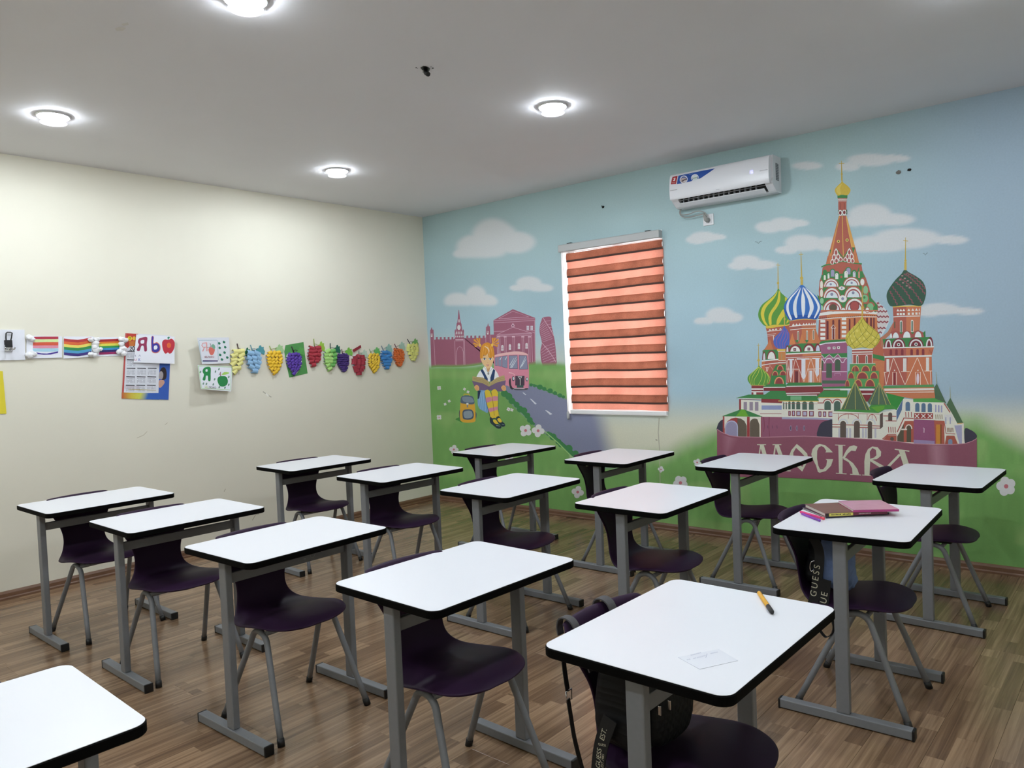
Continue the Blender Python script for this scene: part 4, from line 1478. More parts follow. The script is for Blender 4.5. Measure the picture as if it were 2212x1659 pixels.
for xx in (1664, 1724): P.line([(xx, 640), (xx, 730)], 14, (150, 152, 180))
P.rect(1884, 724, 1912, 1006, (214, 208, 196))
RL = (160, 78, 74)
for q in ([(115, 738), (222, 738)], [(115, 772), (222, 774)], [(300, 744), (412, 746)], [(490, 746), (600, 748)], [(490, 780), (600, 782)], [(660, 756), (764, 760)], [(660, 786), (764, 788)], [(810, 622), (878, 622)], [(932, 626), (988, 628)], [(842, 690), (992, 692)]):
    P.line(q, 11, RL)
P.ring(335, 672, 136, 78, 9, RL)
P.ring(658, 690, 58, 88, 9, RL)
for q in ([(335, 596), (335, 660)], [(658, 604), (658, 690)], [(470, 590), (470, 690)], [(590, 595), (590, 690)], [(120, 588), (760, 596)], [(195, 590), (195, 690)]):
    P.line(q, 6, RL)
for cx in (262, 450, 640):
    P.ring(cx, 735, 60, 68, 16, (196, 198, 204))
for x0 in (196, 302, 345, 520, 560, 690):
    P.rect(x0, 788, x0 + 26, 922, (182, 180, 190))
P.smooth([(1924, 800), (2000, 812), (2066, 858), (2086, 912), (2000, 985), (1926, 1004)], NAVY)
cathedral = PT.build('painted_cathedral', wall_right, M_PAINT)

# ---- ribbon banner with lettering
P = PT.frame(0, 0, 1)
top = [(1549.2, 927), (1560, 934), (1577, 941), (1598, 943.5), (1645, 944.5), (1690, 943.5), (1737, 942), (1780, 944), (1837, 946.4), (1894, 949.5), (1938, 953.5), (1974, 958.5), (2017, 960), (2057, 960), (2085, 958), (2100, 953), (2110.3, 947)]
bot = [(2110.5, 1050), (2085, 1060), (2060, 1063), (2000, 1060), (1900, 1043), (1790, 1036), (1680, 1031), (1600, 1030), (1549.5, 1015)]
P.poly(top + bot, BANNER)
P.poly([(1558, 938), (1576, 944), (1596, 948), (1600, 1026), (1562, 1018)], (150, 100, 116), [BANNER, (158, 108, 124), BANNER, BANNER, BANNER])
LT = (166, 120, 134)
P.poly([(2000, 961), (2022, 962), (2028, 1058), (2006, 1056)], LT, [BANNER, LT, LT, BANNER])
P.poly([(2022, 962), (2052, 962), (2058, 1060), (2028, 1058)], LT, [LT, BANNER, BANNER, LT])
P.line(top, 1.4, (184, 134, 146))
banner = PT.build('painted_banner', wall_right, M_PAINT)
P = PT.frame(1600, 930, 5.2667)
P.line([(188, 160), (290, 160)], 9, LETTER)
P.poly([(218, 163), (264, 163), (348, 440), (302, 440)], LETTER)
P.poly([(222, 170), (234, 175), (196, 440), (178, 440)], LETTER)
P.line([(364, 160), (464, 160)], 9, LETTER)
P.poly([(390, 163), (436, 163), (546, 455), (496, 455)], LETTER)
P.poly([(390, 170), (402, 178), (372, 440), (344, 440)], LETTER)
P.line([(478, 458), (572, 458)], 9, LETTER)
PT.build('letter', wall_right, M_PAINT)
P.poly([(640, 152), (700, 200), (758, 262), (772, 330), (702, 466), (640, 410), (572, 350), (555, 282), (580, 220)], LETTER)
P.poly([(632, 196), (690, 250), (736, 300), (738, 348), (704, 412), (640, 372), (602, 310), (600, 250)], BANNER)
PT.build('letter', wall_right, M_PAINT)
P.poly([(1050, 248), (965, 248), (975, 232), (950, 190), (920, 175), (890, 190), (872, 230), (870, 320), (885, 400), (905, 440), (940, 440), (975, 400), (985, 340), (968, 325), (1054, 325), (1030, 400), (970, 460), (900, 480), (880, 470), (860, 400), (820, 320), (805, 270), (820, 210), (860, 165), (900, 152), (960, 165), (1010, 205)], LETTER)
PT.build('letter', wall_right, M_PAINT)
P.line([(1076, 164), (1192, 168)], 9, LETTER)
P.poly([(1112, 166), (1162, 168), (1160, 490), (1120, 488)], LETTER)
P.line([(1085, 485), (1206, 493)], 9, LETTER)
P.poly([(1160, 310), (1200, 230), (1240, 180), (1290, 168), (1330, 182), (1308, 234), (1260, 228), (1220, 262), (1184, 318)], LETTER)
P.poly([(1160, 320), (1200, 310), (1280, 370), (1330, 440), (1350, 502), (1275, 498), (1270, 430), (1230, 360)], LETTER)
P.line([(1246, 497), (1372, 506)], 9, LETTER)
PT.build('letter', wall_right, M_PAINT)
P.poly([(1410, 506), (1408, 350), (1420, 270), (1450, 210), (1500, 180), (1560, 190), (1600, 240), (1595, 290), (1550, 325), (1500, 330), (1660, 420), (1600, 430), (1475, 348), (1466, 510)], LETTER)
P.poly([(1474, 322), (1470, 240), (1500, 198), (1540, 220), (1546, 280), (1520, 306)], BANNER)
P.line([(1384, 505), (1482, 512)], 9, LETTER)
PT.build('letter', wall_right, M_PAINT)
P.line([(1754, 212), (1920, 235)], 13, LETTER)
P.poly([(1796, 216), (1866, 228), (1960, 520), (1890, 516)], LETTER)
P.line([(1812, 272), (1660, 430)], 28, LETTER)
PT.build('letter', wall_right, M_PAINT)

# ---- city silhouette at the left
CITY, PALE = (150, 92, 112), (208, 176, 190)
P = PT.frame(920, 660, 7.373)
merl = [(128, 545)]
for x0 in (160, 222, 284, 347, 408):
    merl += [(x0, 540), (x0, 503), (x0 + 30, 500), (x0 + 30, 537)]
wall_top = [(68, 385), (78, 385), (82, 368), (92, 342), (100, 368), (108, 388), (122, 380)] + merl + [(458, 525), (460, 390), (472, 375), (480, 410), (490, 285), (500, 270), (508, 205), (520, 70), (528, 68), (545, 215), (556, 272), (566, 290), (580, 405), (594, 375), (606, 395), (612, 520)]
for x0 in (645, 708, 772, 838, 905):
    wall_top += [(x0 - 2, 518), (x0, 480), (x0 + 30, 477), (x0 + 30, 514)]
wall_top += [(952, 510), (958, 345), (968, 335), (978, 330), (990, 278), (1002, 330), (1020, 330), (1024, 465), (1100, 462), (1100, 940)]
gb = [(900, 915), (640, 950), (400, 958), (200, 955), (86, 965)]
P.poly(wall_top + [(1100, 905)] + gb, CITY)
PS = spline(gb[::-1], 3)
for a, b in zip(PS[:-1], PS[1:]):
    P.poly([(a[0], a[1] - 26), (b[0], b[1] - 26), (b[0], b[1] + 24), (a[0], a[1] + 24)], CITY, [CITY, CITY, (108, 160, 80), (108, 160, 80)])
for q in ([(128, 545), (148, 950)], [(460, 560), (470, 945)], [(612, 525), (624, 945)], [(602, 560), (608, 945)], [(472, 562), (606, 560)], [(490, 950), (486, 740), (508, 672), (540, 652), (574, 672), (596, 740), (606, 945)], [(130, 540), (128, 470)], [(462, 520), (466, 440)], [(608, 515), (604, 430)], [(955, 510), (958, 470)], [(1020, 470), (1024, 590)], [(952, 470), (956, 590)]):
    P.line(q, 5, PALE)
P.ell(526, 350, 27, 40, (206, 206, 206), 18)
P.rect(516, 222, 524, 268, (206, 206, 206))
P.rect(530, 222, 538, 268, (206, 206, 206))
for i in range(4): P.arch(486 + i * 28, 15, 412, 458, (206, 206, 206), 5)
for i in range(5): P.arch(478 + i * 28, 13, 478, 506, (206, 206, 206), 5)
P.line([(470, 545), (600, 540)], 14, PALE)
for xx, yy in ((88, 445), (980, 405)):
    P.rect(xx - 8, yy, xx, yy + 54, (212, 206, 206))
    P.rect(xx + 10, yy, xx + 18, yy + 54, (212, 206, 206))
    P.rect(xx - 4, yy + 34, xx + 14, yy + 56, (212, 206, 206))
P.poly([(1075, 236), (1385, 58), (1740, 196), (1746, 905), (1700, 940), (1100, 940)], CITY)
P.poly([(1640, 900), (1748, 870), (1748, 950), (1640, 960)], CITY, [CITY, CITY, (108, 160, 80), (108, 160, 80)])
for q in ([(1158, 210), (1385, 90), (1640, 182), (1158, 210)], [(1080, 240), (1735, 208)], [(1080, 278), (1735, 236)], [(1080, 415), (1260, 405)], [(1600, 395), (1738, 402)], [(1130, 465), (1385, 345), (1690, 440)], [(1124, 480), (1690, 448), (1690, 470), (1126, 500)], [(1140, 462), (1690, 436)],
          [(1148, 520), (1152, 790)], [(1180, 520), (1184, 770)], [(1160, 520), (1166, 780)], [(1252, 505), (1260, 760)], [(1276, 505), (1282, 755)], [(1386, 500), (1392, 740)], [(1410, 500), (1416, 738)], [(1530, 495), (1536, 740)], [(1556, 495), (1562, 742)], [(1634, 490), (1640, 900)], [(1656, 488), (1662, 900)], [(1684, 470), (1700, 900)], [(1734, 240), (1738, 900)], [(1690, 420), (1738, 440)], [(1130, 500), (1140, 770)]):
    P.line(q, 5, PALE)
for xx in (1160, 1262, 1395, 1545, 1650): P.rect(xx - 24, 488, xx + 24, 506, PALE)
for cx, y0 in ((1219, 628), (1338, 615), (1482, 600), (1604, 595)):
    P.arch(cx, 36, y0, y0 + 92, (214, 208, 212))
    P.line([(cx, y0 + 20), (cx, y0 + 90)], 3, (150, 110, 126))
    P.line([(cx - 16, y0 + 55), (cx + 16, y0 + 55)], 3, (150, 110, 126))
for cx in (1624, 1686):
    P.rect(cx - 19, 322, cx + 19, 388, (200, 196, 206))
    P.line([(cx, 322), (cx, 388)], 4, (150, 110, 126))
    P.line([(cx - 19, 355), (cx + 19, 355)], 4, (150, 110, 126))
P.smooth([(1360, 330), (1372, 298), (1386, 284), (1402, 298), (1412, 330), (1386, 340)], PALE)
P.ell(1386, 318, 13, 16, (120, 80, 100), 10)
P.smooth([(1866, 190), (1990, 183), (1996, 300), (2035, 470), (2060, 620), (2080, 850), (2076, 930), (1980, 952), (1880, 948), (1840, 890), (1824, 720), (1846, 590), (1812, 430), (1815, 320), (1840, 240)], CITY)
P.line([(1866, 196), (1930, 300), (2000, 410), (2036, 480)], 7, PALE)
P.line([(1845, 592), (1940, 700), (2030, 830), (2076, 920)], 7, PALE)
for i in range(10):
    P.line([(1812 + i * 5, 330 + i * 28), (1890 + i * 14, 255 + i * 30)], 4, PALE)
for i in range(4): P.line([(1900 + i * 32, 250 + i * 50), (1990 + i * 10, 240 + i * 55)], 4, PALE)
for i in range(7): P.line([(1880 + i * 24, 660 + i * 38), (2050 + i * 4, 600 + i * 46)], 4, PALE)
for i in range(7): P.line([(1828 + i * 8, 720 + i * 36), (1900 + i * 28, 655 + i * 36)], 4, PALE)
P.poly([(1850, 905), (2078, 900), (2078, 965), (1860, 970)], CITY, [CITY, CITY, (108, 160, 80), (108, 160, 80)])
PT.build('painted_city', wall_right, M_PAINT)

# ---- hedges and road markings
P = PT.frame(910, 640, 4.74)
HG = (62, 122, 74)
path = [(850, 985), (915, 1050), (985, 1120), (1060, 1195), (1140, 1275)]
P.line([(800, 975), (870, 1020), (1000, 1160), (1160, 1310)], 14, (128, 176, 96))
P.poly([(815, 975), (880, 975), (1170, 1310), (1150, 1320)], HG)
for i, (cx, cy, r) in enumerate(((860, 990, 36), (905, 1020, 36), (935, 1065, 34), (985, 1105, 30), (1020, 1150, 34), (1060, 1165, 34), (1095, 1215, 30), (1120, 1260, 30), (1140, 1290, 20))):
    P.ell(cx - 8, cy + 6, r, r, HG, 16)
P.poly([(1270, 1390), (1330, 1395), (1620, 1640), (1560, 1650)], HG)
for cx, cy, r in ((1300, 1405, 22), (1350, 1440, 36), (1405, 1490, 30), (1430, 1520, 28), (1510, 1560, 40), (1580, 1610, 32)):
    P.ell(cx, cy, r, r, HG, 16)
P.line([(1250, 1370), (1400, 1500), (1540, 1640)], 10, (150, 190, 120))
P.poly([(1105, 895), (1160, 900), (1470, 1040), (1440, 1035)], HG)
for cx, cy, r in ((1125, 908, 18), (1160, 918, 16), (1215, 930, 30), (1260, 948, 22), (1320, 968, 28), (1370, 992, 22), (1420, 1015, 24), (1455, 1030, 18)):
    P.ell(cx, cy, r, r * .9, HG, 14)
PT.build('painted_hedge', wall_right, M_PAINT)
for q in ([(1035, 985), (1048, 986), (1076, 1008), (1066, 1012)], [(1112, 1048), (1128, 1052), (1184, 1102), (1166, 1108)], [(1268, 1166), (1290, 1170), (1342, 1206), (1318, 1214)]):
    P.poly(q, (204, 206, 214))
    PT.build('road_marking', wall_right, M_PAINT)

# ---- bus
P = PT.frame(1010, 720, 7.54)
PINK, PKD, GLS = (206, 132, 152), (184, 108, 132), (132, 136, 160)
P.smooth([(432, 560), (436, 380), (470, 345), (600, 318), (760, 296), (880, 302), (965, 330), (985, 380), (1000, 600), (996, 850), (975, 915), (880, 926), (740, 914), (680, 870), (640, 850), (560, 850), (440, 780)], PINK, 4)
P.smooth([(436, 380), (470, 345), (600, 318), (760, 296), (880, 302), (965, 330), (975, 360), (800, 345), (600, 360)], (220, 176, 176), 4)
for q in ([(448, 400), (490, 380), (492, 530), (450, 525)], [(497, 385), (556, 372), (556, 545), (500, 530)], [(564, 372), (650, 362), (650, 572), (564, 548)], [(672, 362), (812, 358), (818, 580), (676, 578)], [(838, 360), (965, 360), (985, 585), (842, 588)]):
    P.poly(q, (70, 72, 90))
    cx = sum(p[0] for p in q) / 4
    cy = sum(p[1] for p in q) / 4
    P.poly([(cx + (p[0] - cx) * .92, cy + (p[1] - cy) * .95) for p in q], GLS)
for q in ([(700, 560), (800, 380)], [(720, 560), (806, 420)], [(860, 560), (950, 375)], [(880, 540), (960, 410)], [(615, 430), (645, 370)], [(530, 430), (552, 385)], [(690, 520), (760, 400)]):
    P.line(q, 14, (196, 204, 210), 5)
P.rect(778, 694, 928, 850, (66, 56, 70))
P.poly([(818, 702), (890, 702), (858, 760)], (206, 206, 206))
P.poly([(836, 712), (874, 712), (857, 742)], (66, 56, 70))
P.line([(858, 745), (858, 850)], 10, (196, 200, 190))
for i in range(6): P.line([(792 + i * 24, 705), (794 + i * 24, 846)], 4, (92, 82, 94))
P.rect(802, 848, 912, 886, (58, 88, 84))
for cx, cy, rx, ry in ((746, 738, 24, 40), (968, 748, 22, 34)):
    P.ell(cx, cy, rx, ry, (70, 66, 80), 16)
    P.ell(cx + 3, cy - 3, rx * .65, ry * .7, (196, 200, 206), 14)
P.smooth([(672, 790), (688, 735), (704, 745), (710, 830), (730, 880), (755, 905), (720, 915), (690, 880)], (58, 54, 60))
P.smooth([(750, 890), (860, 905), (975, 890), (978, 915), (900, 926), (770, 922)], (78, 78, 86))
P.line([(760, 896), (930, 904)], 12, (176, 186, 190))
P.line([(672, 640), (740, 655), (776, 690)], 12, (228, 190, 196), 4, True)
PT.build('painted_bus', wall_right, M_PAINT)

# ---- girl reading
SK, SKD, HAIR, HAIR2 = (222, 186, 140), (200, 156, 112), (208, 140, 50), (228, 172, 84)
P.smooth([(165, 1040), (172, 940), (250, 920), (300, 930), (335, 1270), (260, 1265), (190, 1220), (165, 1140)], (116, 156, 196))
P.poly([(165, 935), (215, 930), (190, 1060), (165, 1070)], (38, 54, 80))
for q in ([(215, 960), (180, 1180)], [(240, 950), (215, 1230)], [(265, 945), (250, 1250)], [(290, 1030), (290, 1260)]):
    P.line(q, 9, (148, 182, 212))
P.smooth([(215, 600), (300, 560), (400, 560), (470, 620), (510, 720), (440, 780), (300, 780), (155, 730), (170, 660)], (226, 228, 230), 4)
P.poly([(212, 605), (245, 575), (330, 740), (330, 790), (285, 790), (265, 700)], (42, 66, 104))
P.poly([(450, 600), (420, 580), (372, 720), (372, 790), (425, 790), (440, 690)], (42, 66, 104))
P.poly([(268, 540), (390, 540), (420, 580), (345, 700), (245, 585)], (228, 230, 232))
P.poly([(290, 520), (385, 520), (350, 625), (325, 625)], SKD)
P.line([(270, 545), (335, 640), (415, 560)], 5, (130, 126, 120))
P.ell(340, 655, 16, 22, (150, 146, 140), 12)
P.smooth([(220, 400), (330, 330), (425, 400), (415, 470), (385, 540), (345, 572), (320, 570), (275, 530), (235, 470)], SK)
P.smooth([(205, 400), (208, 280), (240, 190), (310, 150), (370, 165), (420, 230), (437, 330), (437, 405), (410, 370), (395, 400), (345, 390), (330, 330), (300, 360), (265, 350), (245, 400), (215, 410)], HAIR, 4)
for q in ([(270, 200), (255, 300), (240, 390)], [(330, 190), (345, 280), (365, 390)], [(300, 180), (300, 260), (285, 340)], [(375, 210), (395, 300), (410, 380)]):
    P.line(q, 9, HAIR2, 4, True)
P.line([(282, 212), (330, 250), (350, 330)], 10, (236, 214, 196), 4, True)
P.line([(310, 218), (345, 255), (360, 300)], 8, (236, 214, 196), 3, True)
for sgn, bx, by in ((-1, 205, 195), (1, 402, 190)):
    for (ex, ey) in ((bx + sgn * 95, by - 90), (bx + sgn * 105, by - 30), (bx + sgn * 85, by + 15), (bx + sgn * 50, by - 110), (bx + sgn * 10, by - 110)):
        d = np.array([ex - bx, ey - by], float)
        nn = np.array([-d[1], d[0]]) / np.linalg.norm(d) * 17
        P.poly([(bx, by), tuple(np.array([ex, ey]) + nn), (ex + d[0] * .1, ey + d[1] * .1), tuple(np.array([ex, ey]) - nn)], HAIR)
        P.line([(bx, by), (ex, ey)], 8, HAIR2, 5)
    P.ell(bx, by + 2, 18, 26, (226, 186, 90), 14)
for ex in (278, 372):
    P.ell(ex, 418, 24, 15, (226, 226, 224), 14)
    P.ell(ex, 418, 14, 15, (84, 104, 132), 12)
    P.ell(ex, 418, 6, 7, (40, 44, 56), 8)
    P.line([(ex - 28, 408), (ex, 398), (ex + 28, 408)], 7, (110, 82, 60))
P.line([(256, 366), (292, 362)], 7, (164, 110, 60))
P.line([(322, 470), (330, 482), (342, 478)], 5, SKD)
P.smooth([(308, 512), (330, 506), (352, 512), (332, 536)], (196, 112, 104))
P.poly([(314, 514), (346, 514), (331, 522)], (232, 226, 220))
P.poly([(82, 700), (250, 720), (350, 790), (360, 860), (340, 865), (250, 815), (78, 770)], (170, 152, 106))
P.poly([(600, 682), (480, 720), (365, 800), (352, 865), (480, 800), (612, 765)], (176, 158, 112))
for q in ([(90, 730), (240, 755), (340, 830)], [(90, 750), (240, 780), (340, 848)], [(600, 712), (480, 750), (370, 830)], [(604, 738), (480, 776), (370, 848)]):
    P.line(q, 4, (132, 116, 78))
P.poly([(72, 775), (250, 815), (350, 868), (480, 800), (624, 766), (600, 940), (520, 950), (380, 930), (250, 925), (160, 925), (110, 860)], (112, 92, 122))
P.line([(350, 870), (352, 930)], 4, (84, 66, 92))
for cx, cy in ((150, 890), (588, 895)):
    P.smooth([(cx - 38, cy - 20), (cx, cy - 50), (cx + 36, cy - 20), (cx + 36, cy + 34), (cx, cy + 46), (cx - 30, cy + 14)], (216, 164, 112))
    for i in range(3): P.line([(cx - 24, cy - 16 + i * 20), (cx + 24, cy - 8 + i * 20)], 3, (176, 124, 82))
SY, SP = (212, 184, 62), (198, 132, 148)
P.smooth([(280, 960), (310, 920), (350, 930), (385, 1000), (410, 1100), (440, 1250), (460, 1360), (390, 1390), (350, 1260), (300, 1100)], SY)
P.smooth([(390, 950), (430, 912), (470, 922), (500, 990), (500, 1100), (495, 1240), (520, 1350), (450, 1370), (425, 1180), (395, 1030)], SY)
P.poly([(292, 1070), (310, 1045), (388, 1035), (408, 1095), (330, 1130), (305, 1130)], SP)
P.poly([(402, 1035), (440, 1020), (500, 1030), (498, 1095), (412, 1105)], SP)
P.poly([(335, 1225), (420, 1205), (432, 1262), (365, 1285), (352, 1280)], SP)
P.poly([(428, 1205), (492, 1190), (496, 1245), (434, 1262)], SP)
P.line([(388, 960), (412, 1100), (440, 1340)], 6, (130, 84, 60))
P.line([(280, 960), (300, 1100), (370, 1370)], 6, (56, 60, 70))
P.line([(500, 990), (500, 1200), (515, 1340)], 6, (70, 90, 100))
SH = (40, 58, 66)
P.smooth([(365, 1370), (400, 1380), (430, 1440), (500, 1480), (548, 1510), (545, 1545), (490, 1550), (420, 1500), (370, 1450)], SH)
P.smooth([(470, 1370), (520, 1360), (560, 1430), (605, 1470), (610, 1510), (570, 1522), (540, 1500), (480, 1430)], SH)
P.smooth([(415, 1420), (460, 1410), (500, 1470), (450, 1470)], SY)
P.smooth([(485, 1400), (525, 1380), (560, 1440), (520, 1450)], SY)
P.line([(390, 1395), (440, 1382), (470, 1400)], 14, SH)
P.line([(470, 1370), (505, 1350), (520, 1370)], 12, SH)
P.line([(470, 1500), (530, 1512)], 10, (130, 150, 156))
P.line([(560, 1480), (600, 1490)], 8, (130, 150, 156))
PT.build('painted_girl', wall_right, M_PAINT)

# ---- backpack in the grass
P = PT.frame(910, 640, 4.74)
P.smooth([(350, 1258), (400, 1240), (420, 1290), (380, 1275)], (70, 130, 66))
P.line([(435, 1018), (440, 1002), (490, 1004), (498, 1020)], 10, (206, 170, 60))
P.smooth([(388, 1180), (405, 1160), (408, 1260), (390, 1240)], (70, 80, 96))
P.smooth([(548, 1180), (565, 1200), (562, 1245), (548, 1250)], (70, 80, 96))
P.smooth([(405, 1060), (412, 1025), (470, 1018), (525, 1030), (540, 1070), (552, 1140), (556, 1250), (545, 1285), (470, 1295), (410, 1280), (396, 1240), (398, 1140)], (208, 160, 58))
P.smooth([(402, 1070), (415, 1025), (470, 1016), (528, 1028), (545, 1090), (520, 1108), (440, 1100), (408, 1092)], (84, 98, 116))
P.smooth([(420, 1035), (470, 1028), (520, 1040), (535, 1085), (440, 1080)], (122, 136, 150))
P.smooth([(424, 1180), (450, 1160), (510, 1160), (535, 1190), (535, 1240), (505, 1262), (440, 1260), (424, 1235)], (72, 86, 104))
P.smooth([(434, 1190), (470, 1172), (515, 1178), (525, 1225), (500, 1246), (445, 1244)], (132, 146, 156))
P.rect(462, 1092, 484, 1110, (214, 214, 210))
P.rect(466, 1110, 480, 1138, (120, 130, 136))
PT.build('painted_backpack', wall_right, M_PAINT)

# ---- flowers, birds
P = PT.frame(0, 0, 1)
FL = (206, 206, 206)
for fx, fy, r in ((1135.5, 930, 13), (1162.5, 930.5, 13), (980.5, 971, 9.5), (2173.5, 1050.5, 20), (1248, 1063, 12.5), (1428, 1014, 6.5), (1470, 1043, 15), (1100, 988, 9),
                  (948.5, 838, 4.5), (1003.5, 840.5, 3), (1011, 846.5, 3), (970.5, 866.5, 3), (961.5, 873, 3), (1098.5, 884, 4), (1106, 885.5, 3.4), (948.5, 901.5, 5.5), (1506, 999, 8)):
    n = 5 if r > 13 else 4
    for k in range(n):
        a = math.radians(90 + 360 / n * k + fx)
        P.ell(fx + .58 * r * math.cos(a), fy - .58 * r * math.sin(a), .5 * r, .5 * r, FL, 14)
    P.ell(fx, fy, .5 * r, .5 * r, FL, 12)
    P.ell(fx, fy, .24 * r, .24 * r, (190, 112, 122), 12)
    PT.build('painted_flower', wall_right, M_PAINT)
for bx, by, r in ((1638, 524, 7), (1999, 549, 5.5)):
    P.line([(bx - r, by - 2), (bx - r * .4, by - 1), (bx, by + 2), (bx + r * .5, by - 2), (bx + r, by - 3)], 1.3, (112, 124, 130))
    PT.build('painted_bird', wall_right, M_PAINT)
P.line([(1424, 903), (1422, 935), (1425, 975), (1426, 1050)], 2.2, (170, 168, 150), 1.4)
P.line([(1416, 950), (1420, 951)], 1.6, (120, 116, 100))
PT.build('paint_run', wall_right, M_PAINT)
# ------------------------------------------------------------------ zebra blind in the window
def fabric(name, rgb, trans, sparkle=0.35):
    m = bpy.data.materials.new(name)
    m.use_nodes = True
    nt = m.node_tree
    N, Lk = nt.nodes, nt.links
    N.remove(N['Principled BSDF'])
    tc = N.new('ShaderNodeTexCoord')
    no = N.new('ShaderNodeTexNoise')
    no.inputs['Scale'].default_value = 260
    no.inputs['Detail'].default_value = 3
    Lk.new(tc.outputs['Object'], no.inputs['Vector'])
    n2 = N.new('ShaderNodeTexNoise')
    n2.inputs['Scale'].default_value = 7
    Lk.new(tc.outputs['Object'], n2.inputs['Vector'])
    ad = N.new('ShaderNodeMath')
    ad.operation = 'ADD'
    Lk.new(no.outputs['Fac'], ad.inputs[0])
    Lk.new(n2.outputs['Fac'], ad.inputs[1])
    mr = N.new('ShaderNodeMapRange')
    mr.inputs[1].default_value = 0.6
    mr.inputs[2].default_value = 1.4
    mr.inputs[3].default_value = 1 - sparkle
    mr.inputs[4].default_value = 1 + sparkle
    Lk.new(ad.outputs[0], mr.inputs[0])
    sc = N.new('ShaderNodeVectorMath')
    sc.operation = 'SCALE'
    sc.inputs[0].default_value = lin(rgb)
    Lk.new(mr.outputs[0], sc.inputs['Scale'])
    df = N.new('ShaderNodeBsdfDiffuse')
    tl = N.new('ShaderNodeBsdfTranslucent')
    Lk.new(sc.outputs[0], df.inputs[0])
    Lk.new(sc.outputs[0], tl.inputs[0])
    mx = N.new('ShaderNodeMixShader')
    mx.inputs[0].default_value = trans
    Lk.new(df.outputs[0], mx.inputs[1])
    Lk.new(tl.outputs[0], mx.inputs[2])
    Lk.new(mx.outputs[0], N['Material Output'].inputs[0])
    return m


M_FAB_L = fabric('sheer_blind_fabric', (208, 136, 116), 0.39, 0.18)
M_FAB_D = fabric('woven_blind_fabric', (152, 92, 72), 0.27, 0.45)
M_SHADOW = mat('blind_shadow', (74, 50, 42), 0.8)
M_RAILG = mat('grey_cassette', (176, 178, 178), 0.4, 0.02)
blind = empty('window_blind', (2.325, -0.01, 0.94), 0, 'closed orange-brown striped blind with grey head rail over the window', 'blind')
BX0, BX1 = 1.852 - 2.325, 2.812 - 2.325


def slat(name, z_top, h, bulge, y0, m, nz=7, nx=12, seed=0):
    rs = np.random.RandomState(seed)
    w = rs.rand(3) * 6
    v, f = [], []
    for i in range(nx + 1):
        x = BX0 + (BX1 - BX0) * i / nx
        wob = 0.0018 * math.sin(3.1 * i / nx * 2 + w[0]) + 0.0012 * math.sin(9 * i / nx + w[1])
        for j in range(nz + 1):
            t = j / nz
            y = y0 - bulge * math.sin(math.pi * min(1, t * 0.95 + 0.03)) ** 0.8
            v.append((x, y + wob * 0.5, z_top - h * t + wob))
    n = nz + 1
    for i in range(nx):
        for j in range(nz):
            f.append((i * n + j, i * n + j + 1, (i + 1) * n + j + 1, (i + 1) * n + j))
    return mesh_obj(name, pydata(name, v, f, m, True), blind)


PER = 0.1395
for i in range(10):
    zt = 2.374 - 0.94 - i * PER
    d = slat('slat', zt, 0.077, 0.011, -0.004, M_FAB_D, seed=i)
    shadow_strip = slat('shadow_strip', zt - 0.060, 0.0175, 0.003, -0.0105, M_SHADOW, 2, 12, seed=i)  # shading along the band's lower edge, made as a dark brown strip
    shadow_strip.parent = d
    s = slat('slat', zt - 0.070, 0.076 if i < 9 else 0.060, 0.002, 0.003, M_FAB_L, seed=i + 20)
box('head_rail', (1.787 - 2.325, -0.048, 1.446), (2.803 - 2.325, 0.012, 1.512), M_RAILG, blind, 0.008)
box('bottom_rail', (1.835 - 2.325, -0.016, 0.008), (2.803 - 2.325, 0.012, 0.042), M_UPVC, blind, 0.006)
for bx in (1.90, 2.69):
    box('bracket', (bx - 0.02 - 2.325, -0.035, 1.512), (bx + 0.02 - 2.325, 0.008, 1.520), M_CAP, blind)
for cx in (1.800, 1.818):
    mesh_obj('cord', tube_mesh('cord', [(cx - 2.325, -0.018, 1.45), (cx - 2.325, -0.016, 0.6), ((cx + 1.809) / 2 - 2.325 + 0.002, -0.016, 0.02)], 0.0022, M_UPVC, 6), blind)
mesh_obj('cord_weight', tube_mesh('cord_weight', [(1.811 - 2.325, -0.016, 0.03), (1.811 - 2.325, -0.016, 0.02), (1.812 - 2.325, -0.016, -0.03), (1.812 - 2.325, -0.016, -0.045)], 0.012, M_RAILG, 10, True, [0.006, 0.012, 0.013, 0.007]), blind)

# ------------------------------------------------------------------ air conditioner
AX0, AX1, AZ = 2.985, 3.781, 2.582
ac = empty('air_conditioner', ((AX0 + AX1) / 2, 0, AZ), 0, 'white wall-mounted air conditioner with red and blue stickers above the window side', 'air conditioner')
AW = (AX1 - AX0) / 2
M_AC = mat('ac_white_plastic', (226, 227, 232), 0.32, 0.01, 6.0)
M_ACG = mat('ac_grey_plastic', (196, 198, 204), 0.4, 0.02)
M_VENT = mat('ac_dark_vent', (14, 14, 16), 0.7)


def extrude_x(name, prof, x0, x1, m, parent, smooth=False):
    v = [(x0, y, z) for y, z in prof] + [(x1, y, z) for y, z in prof]
    n = len(prof)
    f = [(i, (i + 1) % n, n + (i + 1) % n, n + i) for i in range(n)]
    f += [tuple(range(n - 1, -1, -1)), tuple(range(n, 2 * n))]
    me = pydata(name, v, f, m)
    bm = bmesh.new()
    bm.from_mesh(me)
    bmesh.ops.recalc_face_normals(bm, faces=bm.faces)
    bm.to_mesh(me)
    bm.free()
    return mesh_obj(name, me, parent)


body_prof = [(0, 0.0), (-0.075, -0.002), (-0.100, 0.008), (-0.150, 0.040), (-0.172, 0.062), (-0.150, 0.090), (-0.150, 0.230), (-0.150, 0.252), (0, 0.254)]
